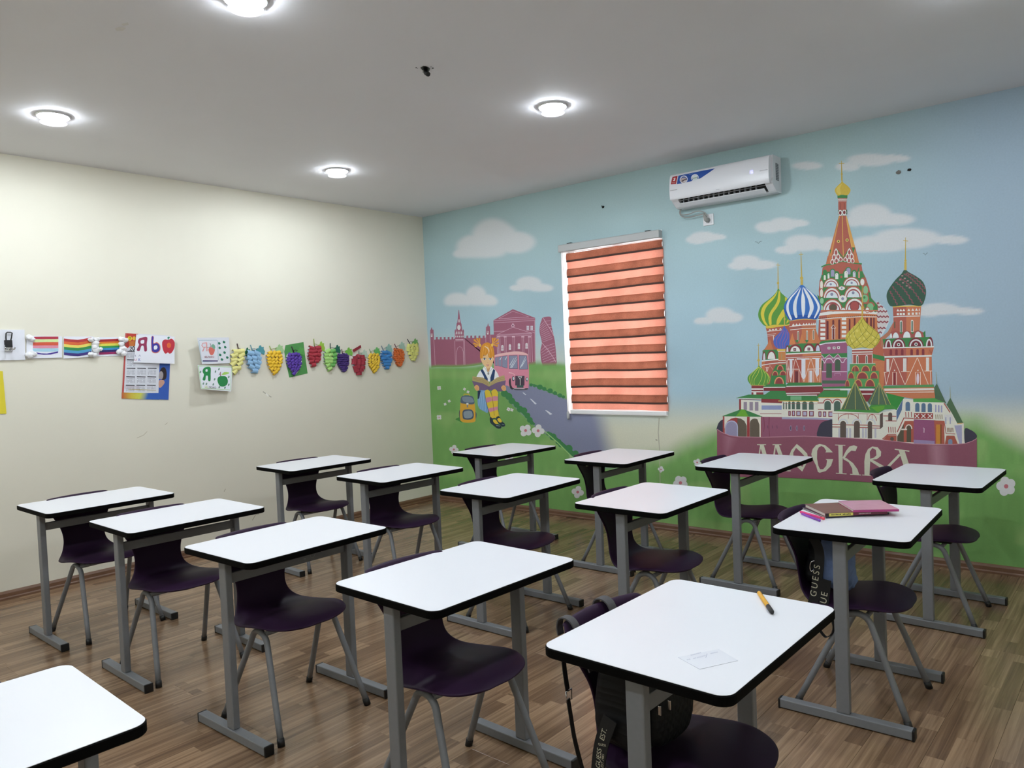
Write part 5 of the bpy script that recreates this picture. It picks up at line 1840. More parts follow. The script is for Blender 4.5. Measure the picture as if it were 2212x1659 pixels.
# casing with two cheeks and a recess for the outlet between them
extrude_x('casing', body_prof, -AW, -AW + 0.055, M_AC, ac)
extrude_x('casing', body_prof, AW - 0.055, AW, M_AC, ac)
extrude_x('casing', [(0, 0.0), (-0.075, -0.002), (-0.095, 0.006), (-0.078, 0.030), (-0.070, 0.095), (-0.150, 0.100), (-0.150, 0.252), (0, 0.254)], -AW + 0.055, AW - 0.055, M_AC, ac)
panel_prof = [(-0.150, 0.246)] + [tuple(p) for p in spline([(-0.152, 0.252), (-0.176, 0.244), (-0.190, 0.215), (-0.198, 0.160), (-0.200, 0.105), (-0.196, 0.064), (-0.186, 0.050)], 4)] + [(-0.172, 0.056), (-0.150, 0.095)]
extrude_x('front_panel', panel_prof, -AW + 0.003, AW - 0.012, M_AC, ac)
box('air_outlet', (-AW + 0.056, -0.110, 0.018), (AW - 0.056, -0.074, 0.092), M_VENT, ac)
for k in range(15):
    xx = -AW + 0.085 + k * (2 * AW - 0.22) / 14
    box('vane', (xx - 0.001, -0.138, 0.030), (xx + 0.001, -0.108, 0.078), M_ACG, ac)
for zz in (0.050,):
    box('vane', (-AW + 0.058, -0.140, zz - 0.001), (AW - 0.058, -0.112, zz + 0.001), M_ACG, ac)
lv = box('louver', (-0.335, -0.003, -0.026), (0.335, 0.003, 0.026), M_AC, ac, 0.0025)
lv.location = (-0.004, -0.126, 0.013)
lv.rotation_euler = (math.radians(62), 0, 0)
sg = box('side_grille', (AW - 0.001, -0.100, 0.080), (AW + 0.002, -0.050, 0.200), mat('ac_side_grille', (112, 114, 120), 0.6), ac)
for k in range(10):
    c = box('grille_bar', (-0.001, -0.024, -0.0012), (0.0015, 0.024, 0.0012), M_ACG, sg)
    c.location = (0.0014, 0, -0.052 + k * 0.0116)
# stickers, display and lettering on the curved front panel
ACP = Paint((0, -0.2015, 0), (0, -1, 0), 1.2, 0.0, 0.0001)
M_PRINT = paint_mat('printed_label', 0.4, 0.4)


def panel_y(z):
    pts = sorted([(z_, y_) for y_, z_ in panel_prof[1:-2]])
    return float(np.interp(z, [p[0] for p in pts], [p[1] for p in pts]))


def wrap(o, lift):
    """lay a flat print against the curved front panel"""
    for vv in o.data.vertices:
        vv.co.y = panel_y(vv.co.z - AZ) - lift + (vv.co.y + 0.2015)
        vv.co -= ac.location
    return o


def grid_poly(P, x0, y0, x1, y1, x2, y2, x3, y3, c, n=8):
    """quad cut into strips so that it can bend with the panel"""
    for k in range(n):
        a, b = k / n, (k + 1) / n
        L = lambda t: (x0 + (x3 - x0) * t, y0 + (y3 - y0) * t)
        Rr = lambda t: (x1 + (x2 - x1) * t, y1 + (y2 - y1) * t)
        P.poly([L(a), Rr(a), Rr(b), L(b)], c)


P = ACP.frame(1420, 310, 6.9125)
grid_poly(P, 212, 495, 290, 478, 276, 604, 198, 610, (152, 28, 36))
P.poly([(228, 516), (258, 506), (262, 520), (254, 528), (262, 540), (252, 556), (226, 556), (228, 546), (246, 544), (248, 536), (236, 534), (238, 526), (248, 522), (248, 516), (232, 522)], (226, 222, 222))
for k in range(3): P.line([(210, 578 + k * 8), (268, 572 + k * 8)], 3, (206, 150, 150))
wrap(ACP.build('energy_sticker', ac, M_PRINT), 0.0008)
for (a, b) in ((0, 1), (1, 2), (2, 3)):
    T = [(300, 476), (470, 440), (650, 402), (848, 366)]
    B = [(290, 608), (470, 572), (640, 520), (770, 428)]
    grid_poly(P, *T[a], *T[b], *B[b], *B[a], (34, 72, 146))
for cx, cy, r in ((388, 535, 60), (556, 512, 58)):
    P.ell(cx, cy, r, r, (206, 208, 214), 24)
P.ell(388, 545, 46, 40, (170, 156, 156), 18)
P.line([(360, 565), (400, 540), (432, 528)], 14, (60, 46, 50))
P.ell(556, 512, 40, 40, (196, 204, 204), 18)
P.line([(528, 520), (586, 506)], 12, (120, 136, 120))
P.line([(460, 460), (520, 448)], 8, (110, 140, 190))
wrap(ACP.build('blue_sticker', ac, M_PRINT), 0.0008)
P.line([(868, 690), (922, 680)], 9, (170, 172, 180))
wrap(ACP.build('maker_mark', ac, M_PRINT), 0.0008)
P.line([(190, 706), (296, 686)], 10, (244, 244, 246))
P.line([(1526, 410), (1646, 388)], 12, (244, 244, 246))
wrap(ACP.build('chrome_strip', ac, mat('ac_chrome_strip', (235, 236, 240), 0.12, 0.0, metal=0.6)), 0.0008)
M_LED2 = glow('display_digits', (120, 120, 255), 2.0)
for q in ([(1386, 404), (1384, 446)], [(1424, 398), (1406, 402), (1402, 444), (1422, 440), (1424, 420), (1404, 422)]):
    P.line(q, 6, (150, 150, 255))
dg = wrap(ACP.build('display', ac, M_LED2), 0.0008)

# cable and socket
M_CABLE = mat('grey_cable', (150, 150, 146), 0.5)
sk = on_y(1531, 475)
socket = empty('wall_socket', (sk[0], 0, sk[2]), 0, 'white square power socket below the air conditioner', 'socket')
box('face_plate', (-0.043, -0.010, -0.043), (0.043, 0.0, 0.043), M_WHITE, socket, 0.003)
box('rocker', (-0.030, -0.0125, -0.030), (0.030, -0.0095, 0.030), M_WHITE, socket, 0.001)
plug = empty('power_cable', (sk[0], 0, sk[2]), 0, 'grey power cable and plug looping from the air conditioner to the socket', 'cable')
mesh_obj('plug', tube_mesh('plug', [(0, -0.012, -0.004), (0, -0.030, -0.004), (-0.003, -0.044, 0.002), (-0.010, -0.046, 0.022), (-0.017, -0.044, 0.045)], 0.018, M_CABLE, 12, True, [0.019, 0.019, 0.017, 0.011, 0.006]), plug)
cp = [on_y(1420 + a / 6.9125, 310 + b / 6.9125, -0.04) - np.array([sk[0], 0, sk[2]]) for a, b in ((352, 965), (332, 1030), (360, 1085), (460, 1105), (590, 1075), (700, 1048))]
mesh_obj('cord', tube_mesh('cord', [Vector(p) for p in spline([tuple(p) for p in cp], 6)], 0.004, M_CABLE, 8), plug)
cp2 = [on_y(1420 + a / 6.9125, 310 + b / 6.9125, -0.044) - np.array([sk[0], 0, sk[2]]) for a, b in ((362, 960), (345, 1035), (372, 1066), (470, 1055), (560, 1020), (650, 1012), (715, 1040), (742, 1090))]
mesh_obj('cord', tube_mesh('cord', [Vector(p) for p in spline([tuple(p) for p in cp2], 6)], 0.004, M_CABLE, 8), plug)

# ------------------------------------------------------------------ marks on the walls, cable hole in the ceiling
M_DARK = mat('dark_hole', (20, 19, 18), 0.9)
for (a, b, r) in ((1303, 447, 0.014), (1941, 372, 0.016), (1965, 367, 0.012)):
    p = on_y(a, b)
    bm = bmesh.new()
    bmesh.ops.create_icosphere(bm, subdivisions=2, radius=1.0)
    for q in bm.verts:
        k = 1 + 0.5 * (random.random() - 0.5)
        q.co = Vector((q.co.x * r * k, q.co.y * 0.005, q.co.z * r * 0.8 * k))
    mesh_obj('anchor_hole', from_bm('anchor_hole', bm, M_DARK if r != 0.016 else mat('grey_plaster', (110, 108, 104), 0.9)), wall_right, None, (p[0], -0.002, p[2]))
p = on_y(1303, 447)
mesh_obj('anchor_screw', tube_mesh('anchor_screw', [(p[0], 0, p[2]), (p[0] + 0.004, -0.03, p[2] + 0.004)], 0.004, M_CAP, 8), wall_right)

CE = Paint((0, 0, ROOM_H), (0, 0, -1), 1.0, 0.0006, 0.0002)
CE.frame(0, 0, 1)
CE.poly([(908, 146), (914, 142), (921, 143), (929, 147), (927, 154), (919, 157), (912, 151)], (16, 15, 15))
for a, b, r in ((899, 146, 1.6), (902, 147, 1), (935, 147, 1.8), (931, 144, 1.2), (914, 155, 1.5)):
    CE.ell(a, b, r, r * .7, (30, 28, 27), 8)
hole = CE.build('cable_hole', ceiling, paint_mat('printed_label', 0.4, 0.4))
hole.location = -ceiling.location
CE.poly([(248, 61), (258, 57), (272, 60), (266, 66), (252, 67)], (214, 212, 208))
CE.poly([(262, 51), (276, 48), (278, 53), (266, 56)], (214, 212, 208))
pm = CE.build('plaster_patch', ceiling, paint_mat('printed_label', 0.4, 0.4))
pm.location = -ceiling.location
q0 = on_z(919, 150, ROOM_H)
cb = mesh_obj('cable_stub', tube_mesh('cable_stub', [Vector((q0[0], q0[1], ROOM_H)), Vector((q0[0] + 0.006, q0[1] - 0.004, ROOM_H - 0.02)), Vector((q0[0] + 0.03, q0[1] - 0.01, ROOM_H - 0.035))], 0.012, M_CAP, 8), ceiling)
cb.location = -ceiling.location

# ------------------------------------------------------------------ papers on the cream wall
M_PAPER = mat('white_paper', (226, 228, 236), 0.7, 0.015, 6.0)


def sheet(name, quad, offs, m, label, cat, group=None, frame=(0, 0, 1), thick=0.0012):
    """Flat sheet: corner directions from the photo, each corner lifted off the wall by offs metres."""
    fx, fy, fs = frame
    tri = [on_x(fx + a / fs, fy + b / fs, o) for (a, b), o in zip(quad, offs)]
    p0, p1, p3 = tri[0], tri[1], tri[3]
    n = np.cross(p1 - p0, p3 - p0)
    n /= np.linalg.norm(n)
    if n[0] < 0: n = -n
    c4 = [hit(fx + a / fs, fy + b / fs, p0, n) for (a, b) in quad]
    org = sum(c4) / 4.0
    V = [c - org for c in c4] + [c - org - n * thick for c in c4]
    Fs = [(0, 1, 2, 3), (7, 6, 5, 4)] + [(i, 4 + i, 4 + (i + 1) % 4, (i + 1) % 4) for i in range(4)]
    root = empty(name, tuple(org), 0, label, cat, group)
    me = pydata('paper', V, Fs, m)
    bm = bmesh.new()
    bm.from_mesh(me)
    bmesh.ops.recalc_face_normals(bm, faces=bm.faces)
    bm.to_mesh(me)
    bm.free()
    mesh_obj('paper', me, root)
    pp = Paint(p0, n, 1.0, 0.0003, 0.00012)
    pp.frame(fx, fy, fs)
    pp.org = org
    return root, pp


def art(pp, name, root):
    o = pp.build(name, root, M_PRINT)
    o.location = -Vector(pp.org)
    return o


def sheet_text(pp, root, body, pa, pb, m):
    """hand lettering that fills the stretch between two photo points on a sheet"""
    A, B = (Vector(hit(*pp.px(q), pp.p0, pp.n)) for q in (pa, pb))
    me = text_mesh('lettering', body, 1.0, m)
    xs = [v.co.x for v in me.vertices]
    k = (B - A).length / (max(xs) - min(xs))
    nn = Vector(pp.n)
    ax = (B - A).normalized()
    up = nn.cross(ax).normalized()
    R = Matrix((ax * k, up * k, nn)).transposed().to_4x4()
    R.translation = (A + B) / 2 + nn * 0.0022 - Vector(pp.org)
    o = mesh_obj('lettering', me, root)
    o.matrix_local = R
    return o


Z1 = (0, 680, 4.424)
Z8 = (0, 700, 7.9)
Z2 = (400, 700, 4.254)
Z5 = (480, 720, 10.0545)
Z6 = (650, 720, 8.508)
M_YEL = mat('yellow_paper', (222, 206, 52), 0.7, 0.04)
sheet('yellow_sheet', [(-150, 530), (26, 538), (62, 945), (-150, 955)], [0.004] * 4, M_YEL, 'yellow paper sheet cut off by the left edge of the picture', 'paper', None, Z1)
hk, pp = sheet('hook_card', [(-150, 140), (234, 143), (243, 430), (-150, 440)], [0.012] * 4, M_PAPER, 'white card at the left edge carrying a chrome wall hook', 'paper', None, Z1, 0.010)
hook = empty('wall_hook', tuple(pp.org), 0, 'chrome double wall hook with a black loop on the white card', 'hook')
M_CHROME = mat('chrome', (205, 206, 210), 0.15, 0.02, metal=1.0)


def hp(a, b, o): return Vector(on_x(a / 4.424, 680 + b / 4.424, 0.014 + o) - pp.org)


mesh_obj('loop', tube_mesh('loop', [hp(*q, 0.012) for q in ((60, 258), (57, 215), (58, 178), (70, 167), (100, 167), (116, 174), (110, 215), (100, 258))], 0.004, M_CAP, 8), hook)
c = hp(80, 277, 0.008)
bl = box('block', (-0.008, -0.022, -0.024), (0.012, 0.022, 0.024), M_CAP, hook, 0.003)
bl.location = c
c = hp(80, 318, 0.006)
bl = box('base', (-0.008, -0.024, -0.022), (0.006, 0.024, 0.022), M_CHROME, hook, 0.004)
bl.location = c
for q in ([(92, 330, 0.01), (118, 334, 0.035), (138, 326, 0.05), (146, 308, 0.052)], [(70, 326, 0.01), (60, 330, 0.04), (52, 322, 0.055), (50, 308, 0.056)]):
    mesh_obj('prong', tube_mesh('prong', [hp(*k) for k in q], 0.005, M_CHROME, 8), hook)

M_COTTON = mat('cotton_wool', (232, 232, 234), 0.95, 0.04, 30.0, bump=0.4)


def cotton(root, org, spots, frame, off):
    fx, fy, fs = frame
    for k, (a, b, r) in enumerate(spots):
        p = on_x(fx + a / fs, fy + b / fs, off) - org
        rr = r / fs / 285.0
        bm = bmesh.new()
        bmesh.ops.create_icosphere(bm, subdivisions=3, radius=1.0)
        rs = np.random.RandomState(k + int(a))
        ks = rs.randn(5, 3)
        for v in bm.verts:
            d = v.co.normalized()
            s = 1.0 + 0.16 * sum(math.sin(2.6 * (d.x * q[0] + d.y * q[1] + d.z * q[2]) + q[0]) for q in ks) / 2
            v.co = Vector((d.x * rr * 0.75 * s, d.y * rr * s, d.z * rr * 0.85 * s))
        mesh_obj('cotton_ball', from_bm('cotton_ball', bm, M_COTTON, True), root, None, Vector(p))


RB = [(176, 40, 60), (208, 92, 48), (222, 206, 92), (50, 130, 72), (78, 148, 190), (60, 40, 120)]
rb, pp = sheet('rainbow_paper', [(452, 198), (1058, 210), (1058, 570), (452, 592)], [0.004, 0.004, 0.008, 0.012], M_PAPER, 'paper with pastel rainbow stripes and cotton clouds at its left edge', 'paper', 'rainbow papers with cotton clouds', Z8)
for (y0, y1, c, x0) in ((214, 256, (176, 46, 66), 582), (258, 308, (206, 224, 158), 578), (310, 366, (208, 84, 58), 562), (364, 412, (216, 140, 160), 562), (414, 468, (164, 204, 222), 560)):
    pp.poly([(x0, y0 + 3), (780, y0), (995, y0), (995, y1), (780, y1 + 5), (x0, y1)], c)
pp.poly([(612, 480), (700, 500), (800, 505), (990, 466), (990, 492), (860, 520), (740, 522), (612, 510)], (66, 40, 140))
art(pp, 'rainbow_stripes', rb)
cotton(rb, pp.org, ((500, 232, 46), (545, 262, 40), (500, 530, 50), (560, 505, 52)), Z8, 0.022)
rb, pp = sheet('rainbow_paper', [(1085, 214), (1592, 214), (1562, 560), (1085, 590)], [0.004, 0.004, 0.008, 0.012], M_PAPER, 'paper with a wavy rainbow, in the middle of the three rainbow papers', 'paper', 'rainbow papers with cotton clouds', Z8)
for k, c in enumerate(((178, 48, 50), (212, 98, 50), (226, 210, 98), (46, 134, 70), (74, 150, 192), (56, 40, 116))):
    y0, y1 = 246 + k * 47, 246 + (k + 1) * 47
    up = [(1090, y0), (1200, y0 + 14), (1330, y0 + 22), (1430, y0 + 8), (1560, y0 - 22)]
    dn = [(x_, y_ + 47) for x_, y_ in up[::-1]]
    pp.poly(up + dn, c)
art(pp, 'rainbow_stripes', rb)
cotton(rb, pp.org, ((1550, 268, 42), (1560, 520, 56), (1610, 535, 46)), Z8, 0.022)
rb, pp = sheet('rainbow_paper', [(1594, 226), (2195, 222), (2180, 545), (1575, 552)], [0.003] * 4, M_PAPER, 'paper with bold rainbow stripes between cotton clouds, beside the calendar', 'paper', 'rainbow papers with cotton clouds', Z8)
for (y0, y1, c) in ((258, 300, (170, 40, 46)), (300, 332, (222, 124, 44)), (332, 374, (222, 214, 84)), (374, 408, (48, 150, 78)), (408, 442, (58, 140, 196)), (442, 478, (40, 34, 100)), (478, 516, (150, 40, 94))):
    pp.poly([(1690, y0 + 6), (2036, y0 - 8), (2034, y1 - 8), (1690, y1 + 6)], c)
pp.poly([(2110, 330), (2195, 320), (2195, 380), (2130, 385)], (190, 206, 190))
pp.line([(2130, 470), (2160, 440), (2190, 430)], 6, (170, 160, 200))
art(pp, 'rainbow_stripes', rb)
cotton(rb, pp.org, ((1650, 262, 48), (1640, 330, 52), (1620, 400, 50), (1650, 440, 56), (1712, 430, 34), (2075, 262, 50), (2130, 275, 46), (2080, 340, 46), (2100, 420, 54), (2040, 470, 52), (2110, 500, 50)), Z8, 0.020)

# calendar
cal, pp = sheet('wall_calendar', [(1198, 175), (1636, 200), (1610, 812), (1162, 800)], [0.004] * 4, mat('calendar_stock', (214, 216, 224), 0.5, 0.02), 'printed year calendar with blue side and rainbow bottom edge', 'calendar', None, Z1)
pp.poly([(1198, 175), (1320, 182), (1300, 300), (1240, 300), (1188, 350)], (186, 60, 50))
pp.poly([(1230, 250), (1300, 250), (1300, 300), (1236, 300)], (196, 112, 50))
pp.poly([(1198, 175), (1212, 176), (1180, 800), (1162, 800)], (186, 80, 76))
pp.poly([(1530, 300), (1632, 300), (1610, 812), (1512, 808)], (54, 92, 176))
pp.poly([(1163, 742), (1260, 745), (1260, 803), (1162, 800)], (200, 96, 60), [(190, 96, 60), (206, 186, 70), (206, 186, 70), (190, 80, 50)])
pp.poly([(1260, 745), (1350, 747), (1330, 806), (1260, 803)], (206, 196, 80), [(206, 186, 70), (206, 206, 90), (206, 206, 90), (206, 186, 70)])
pp.poly([(1350, 747), (1420, 748), (1400, 808), (1330, 806)], (60, 110, 180), [(206, 206, 90), (60, 110, 180), (60, 110, 180), (206, 206, 90)])
pp.poly([(1420, 748), (1530, 748), (1520, 810), (1400, 808)], (54, 96, 178))
pp.ell(1240, 226, 22, 22, (226, 200, 50), 14)
pp.line([(1230, 214), (1246, 214), (1246, 224), (1232, 238), (1250, 238)], 5, (40, 36, 30))
pp.ell(1282, 226, 18, 20, (216, 180, 60), 12)
pp.line([(1240, 312), (1252, 304), (1258, 318), (1240, 342), (1262, 342)], 8, (20, 20, 24))
pp.ell(1276, 322, 13, 22, (20, 20, 24), 14)
pp.ell(1276, 322, 6, 13, (214, 216, 224), 12)
for r in range(5):
    for c in range(3):
        x0 = 1206 + c * 101 + (3 - r) * 4
        y0 = 345 + r * 81
        if y0 < 440 and c > 0: continue
        pp.poly([(x0, y0), (x0 + 84, y0 + 2), (x0 + 84, y0 + 10), (x0, y0 + 8)], (36, 36, 42))
        for k in range(5):
            for j in range(7):
                if (k * 7 + j + r + c) % 11 == 0: continue
                xx = x0 + 4 + j * 11.5
                pp.rect(xx, y0 + 18 + k * 10, xx + 6, y0 + 22 + k * 10, (104, 104, 116))
for y0 in (680, 690, 700): pp.line([(1190, y0), (1330, y0 + 3)], 3, (196, 176, 186))
pp.line([(1225, 712), (1490, 720)], 4, (186, 166, 80))
pp.smooth([(1528, 545), (1545, 508), (1575, 505), (1592, 550), (1585, 610), (1545, 622), (1560, 560)], (44, 32, 34))
pp.smooth([(1524, 550), (1545, 540), (1560, 570), (1550, 612), (1518, 606)], (160, 150, 150))
pp.smooth([(1520, 630), (1560, 625), (1572, 650), (1540, 692), (1518, 690)], (196, 150, 130))
art(pp, 'calendar_print', cal)

# letter drawing over the calendar
dr, pp = sheet('letter_drawing', [(1302, 186), (1668, 210), (1668, 468), (1278, 456)], [0.010, 0.036, 0.036, 0.012], M_PAPER, 'white sheet with a maroon letter, a blue letter and a red apple, over the calendar', 'drawing', None, Z1)
MAR = (146, 46, 84)
pp.smooth([(1342, 222), (1405, 214), (1402, 280), (1404, 342), (1380, 348), (1372, 300), (1350, 300), (1334, 344), (1306, 336), (1328, 290), (1318, 262), (1324, 235)], MAR, 4)
pp.smooth([(1345, 248), (1376, 242), (1374, 272), (1348, 274)], (226, 228, 236))
pp.smooth([(1446, 214), (1470, 210), (1468, 268), (1500, 262), (1530, 292), (1530, 340), (1500, 366), (1462, 362), (1446, 330)], (206, 110, 96), 4)
pp.smooth([(1450, 216), (1466, 214), (1464, 276), (1498, 270), (1524, 296), (1524, 336), (1498, 358), (1464, 354), (1450, 328)], (56, 50, 150), 4)
pp.smooth([(1472, 300), (1495, 292), (1505, 310), (1495, 330), (1472, 330)], (226, 228, 236))
pp.smooth([(1550, 262), (1575, 236), (1608, 240), (1640, 228), (1668, 262), (1664, 320), (1640, 362), (1620, 372), (1604, 360), (1580, 372), (1556, 330)], (188, 44, 60), 4)
pp.ell(1614, 292, 20, 26, (216, 100, 50), 14)
pp.line([(1606, 240), (1610, 214)], 5, (70, 60, 40))
pp.smooth([(1598, 222), (1608, 210), (1622, 214), (1612, 230)], (40, 130, 100))
for q, c in (([(1298, 384), (1290, 390), (1298, 398)], (90, 70, 120)), ([(1326, 398), (1334, 382), (1342, 398)], (80, 80, 140)), ([(1288, 420), (1290, 440), (1300, 440), (1302, 420)], (176, 60, 90)), ([(1326, 442), (1326, 416), (1338, 418), (1330, 430), (1342, 442)], (60, 80, 170))):
    pp.line(q, 4, c)
art(pp, 'coloured_drawing', dr)

# two worksheets hanging off the wall
ws, pp = sheet('worksheet', [(110, 126), (402, 122), (415, 360), (155, 368)], [0.070, 0.020, 0.016, 0.055], M_PAPER, 'upper worksheet with a pink letter, a coral apple and rows of green leaves', 'worksheet', 'worksheets beside the grape crafts', Z2)
pp.line([(125, 158), (132, 150), (290, 148), (298, 158), (304, 330), (296, 342), (160, 346), (150, 336), (125, 158)], 5, (168, 196, 208))
pp.line([(196, 170), (200, 250)], 10, (226, 160, 160))
pp.line([(198, 172), (160, 176), (152, 196), (164, 212), (196, 212)], 8, (226, 160, 160))
pp.line([(176, 214), (160, 252)], 9, (226, 160, 160))
pp.smooth([(214, 236), (226, 212), (244, 216), (262, 210), (272, 236), (262, 272), (244, 286), (226, 274)], (222, 116, 104))
pp.line([(240, 214), (228, 176)], 4, (70, 70, 60))
pp.line([(240, 206), (200, 218)], 3, (70, 70, 60))
pp.smooth([(240, 196), (262, 186), (276, 212), (262, 232)], (126, 176, 150))
sheet_text(pp, ws, 'ЯБЛОКО', (176, 304), (264, 303), mat('maroon_marker', (150, 56, 76), 0.6))
pp.poly([(160, 332), (300, 334), (300, 344), (162, 344)], (76, 60, 116))
for a, b in ((313, 177), (357, 165), (317, 218), (368, 212), (322, 283), (362, 262), (387, 307), (338, 325)):
    pp.smooth([(a - 11, b - 4), (a - 3, b - 12), (a + 12, b), (a + 4, b + 12), (a - 9, b + 8)], (36, 120, 90), 3)
art(pp, 'worksheet_print', ws)
ws, pp = sheet('worksheet', [(113, 376), (436, 390), (422, 620), (146, 596)], [0.060, 0.012, 0.016, 0.085], M_PAPER, 'lower worksheet with a green letter and a large green apple', 'worksheet', 'worksheets beside the grape crafts', Z2)
pp.line([(120, 384), (428, 396), (414, 606), (150, 590), (120, 384)], 8, (186, 218, 170))
G1 = (36, 132, 72)
pp.smooth([(166, 412), (190, 396), (232, 400), (234, 460), (232, 520), (212, 520), (208, 478), (190, 478), (184, 516), (160, 512), (172, 466), (160, 440)], G1, 4)
pp.smooth([(188, 418), (204, 416), (204, 436), (188, 436)], (226, 228, 236))
pp.smooth([(296, 520), (306, 486), (340, 478), (376, 484), (392, 520), (384, 556), (352, 574), (316, 566)], G1, 4)
pp.line([(326, 480), (324, 440), (312, 468)], 7, (120, 50, 60))
pp.smooth([(336, 466), (360, 442), (406, 448), (376, 464)], (166, 206, 100))
for a, b in ((278, 437), (310, 415), (270, 508), (167, 547), (195, 550), (258, 555), (313, 580), (365, 585), (400, 487), (400, 558), (140, 440)):
    pp.ell(a, b, 7, 12, (110, 144, 126), 10, 0, 360, 20)
sheet_text(pp, ws, 'ЯБ', (178, 580), (208, 582), mat('yellow_green_marker', (206, 220, 130), 0.6))
sheet_text(pp, ws, 'ЛОКО', (216, 583), (284, 588), mat('black_marker', (40, 44, 44), 0.6))
art(pp, 'worksheet_print', ws)

# ---- paper grape crafts
_rv, _rf = [], []
for rr_ in (0.5, 0.42):
    for xx in (-0.5, 0.5):
        for k in range(10):
            a = 2 * math.pi * k / 10
            _rv.append((rr_ * math.cos(a), xx, rr_ * math.sin(a)))
for k in range(10):
    n_ = (k + 1) % 10
    _rf += [(k, 10 + k, 10 + n_, n_), (20 + k, 20 + n_, 30 + n_, 30 + k), (k, n_, 20 + n_, 20 + k), (10 + k, 30 + k, 30 + n_, 10 + n_)]
ROLL_MESH = {}


def roll_mesh(rgb):
    if rgb not in ROLL_MESH:
        m = mat('craft_paper_%d_%d_%d' % rgb, rgb, 0.65, 0.05, 15.0)
        me = pydata('paper_roll', _rv, _rf, m)
        ROLL_MESH[rgb] = me
    return ROLL_MESH[rgb]


def flat_shape(name, pts, m, parent, org, off, thick=0.0008):
    """thin cut paper piece, outline in photo pixels, held off metres from the wall"""
    P3 = [on_x(a, b, off) - org for a, b in pts]
    n = len(P3)
    V = P3 + [p - np.array([thick, 0, 0]) for p in P3]
    Fs = [tuple(range(n)), tuple(range(2 * n - 1, n - 1, -1))] + [(i, n + i, n + (i + 1) % n, (i + 1) % n) for i in range(n)]
    me = pydata(name, V, Fs, m)
    bm = bmesh.new()
    bm.from_mesh(me)
    bmesh.ops.recalc_face_normals(bm, faces=bm.faces)
    bm.to_mesh(me)
    bm.free()
    return mesh_obj(name, me, parent)


LEAF = [(-0.9, 0.1), (-0.7, -0.35), (-0.35, -0.35), (-0.2, -0.85), (0.15, -1.0), (0.3, -0.6), (0.75, -0.65), (0.7, -0.2), (1.0, 0.3), (0.85, 1.0), (0.3, 0.75), (-0.1, 0.7), (-0.5, 0.55)]


def grape(label, cx, top, bot, hw, cols, rows, ratio, leaf, stem, frame, lean=0.0, seed=0, lie=0.0):
    org = on_x(cx, (top + bot) / 2, 0.0)
    g = empty('grape_craft', tuple(org), 0, label, 'paper craft', 'paper grape crafts on the cream wall')
    rs = np.random.RandomState(seed)
    outline = []
    prof = [(0.0, 0.55), (0.10, 0.88), (0.28, 1.0), (0.5, 0.95), (0.7, 0.72), (0.86, 0.45), (1.0, 0.16)]
    wf = lambda t: np.interp(t, [p[0] for p in prof], [p[1] for p in prof])
    xc = lambda t: cx + lean * (t - 0.3)
    for t, w in prof: outline.append((xc(t) - w * hw * 1.08, top + (bot - top) * t - 1))
    for t, w in prof[::-1]: outline.append((xc(t) + w * hw * 1.08, top + (bot - top) * t + 1))
    flat_shape('backing', outline, M_PAPER, g, org, 0.004)
    rh = (bot - top) / rows
    for r in range(rows):
        t = (r + 0.5) / rows
        w = wf(t) * hw
        L = rh * ratio
        n = max(1, int(round(2 * w / L)))
        for k in range(n):
            px = xc(t) - w + 2 * w * (k + 0.5) / n + rs.uniform(-.8, .8)
            py = top + (bot - top) * t + rs.uniform(-.9, .9)
            p = on_x(px, py, 0.012) - org
            Lm = 2 * w / n * abs(on_x(px + 1, py)[1] - on_x(px, py)[1])
            Dm = rh * abs(on_x(px, py + 1)[2] - on_x(px, py)[2])
            c = cols[(0 if k < n / 2 else 1) % len(cols)]
            o = mesh_obj('paper_roll', roll_mesh(c), g, None, Vector(p))
            o.scale = (Dm * 1.15, Lm * 1.02, Dm * 1.25) if abs(lie) < 60 else (Dm * 1.15, Dm * 1.02, Lm * 1.2)
            o.rotation_euler = (math.radians((lie if abs(lie) < 60 else 0) + rs.uniform(-24, 24)) + (math.pi / 2 if abs(lie) >= 60 else 0), 0, 0)
    fx, fy, fs = frame
    lx, ly, lw, lh, lc = leaf
    lm = mat('leaf_paper_%d_%d_%d' % lc, lc, 0.7, 0.15, 60.0)
    flat_shape('leaf', [(fx + (lx + a * lw) / fs, fy + (ly + b * lh) / fs) for a, b in LEAF], lm, g, org, 0.006)
    (sx0, sy0), (sx1, sy1), sc_ = stem
    sm = mat('stem_paper_%d_%d_%d' % sc_, sc_, 0.7)
    s0 = on_x(fx + sx0 / fs, fy + sy0 / fs, 0.007) - org
    s1 = on_x(fx + sx1 / fs, fy + sy1 / fs, 0.007) - org
    s2 = on_x(fx + (lx - lw * .6) / fs, fy + (ly - lh * .1) / fs, 0.008) - org
    mesh_obj('stem', tube_mesh('stem', [Vector(s0), Vector((s0 * .5 + s1 * .5)), Vector(s1)], 0.004, sm, 8), g)
    md = (s0 * .35 + s1 * .65)
    mesh_obj('stem', tube_mesh('stem', [Vector(md), Vector(md * .5 + s2 * .5 + np.array([0, 0, 0.006])), Vector(s2)], 0.0018, sm, 6), g)
    return g


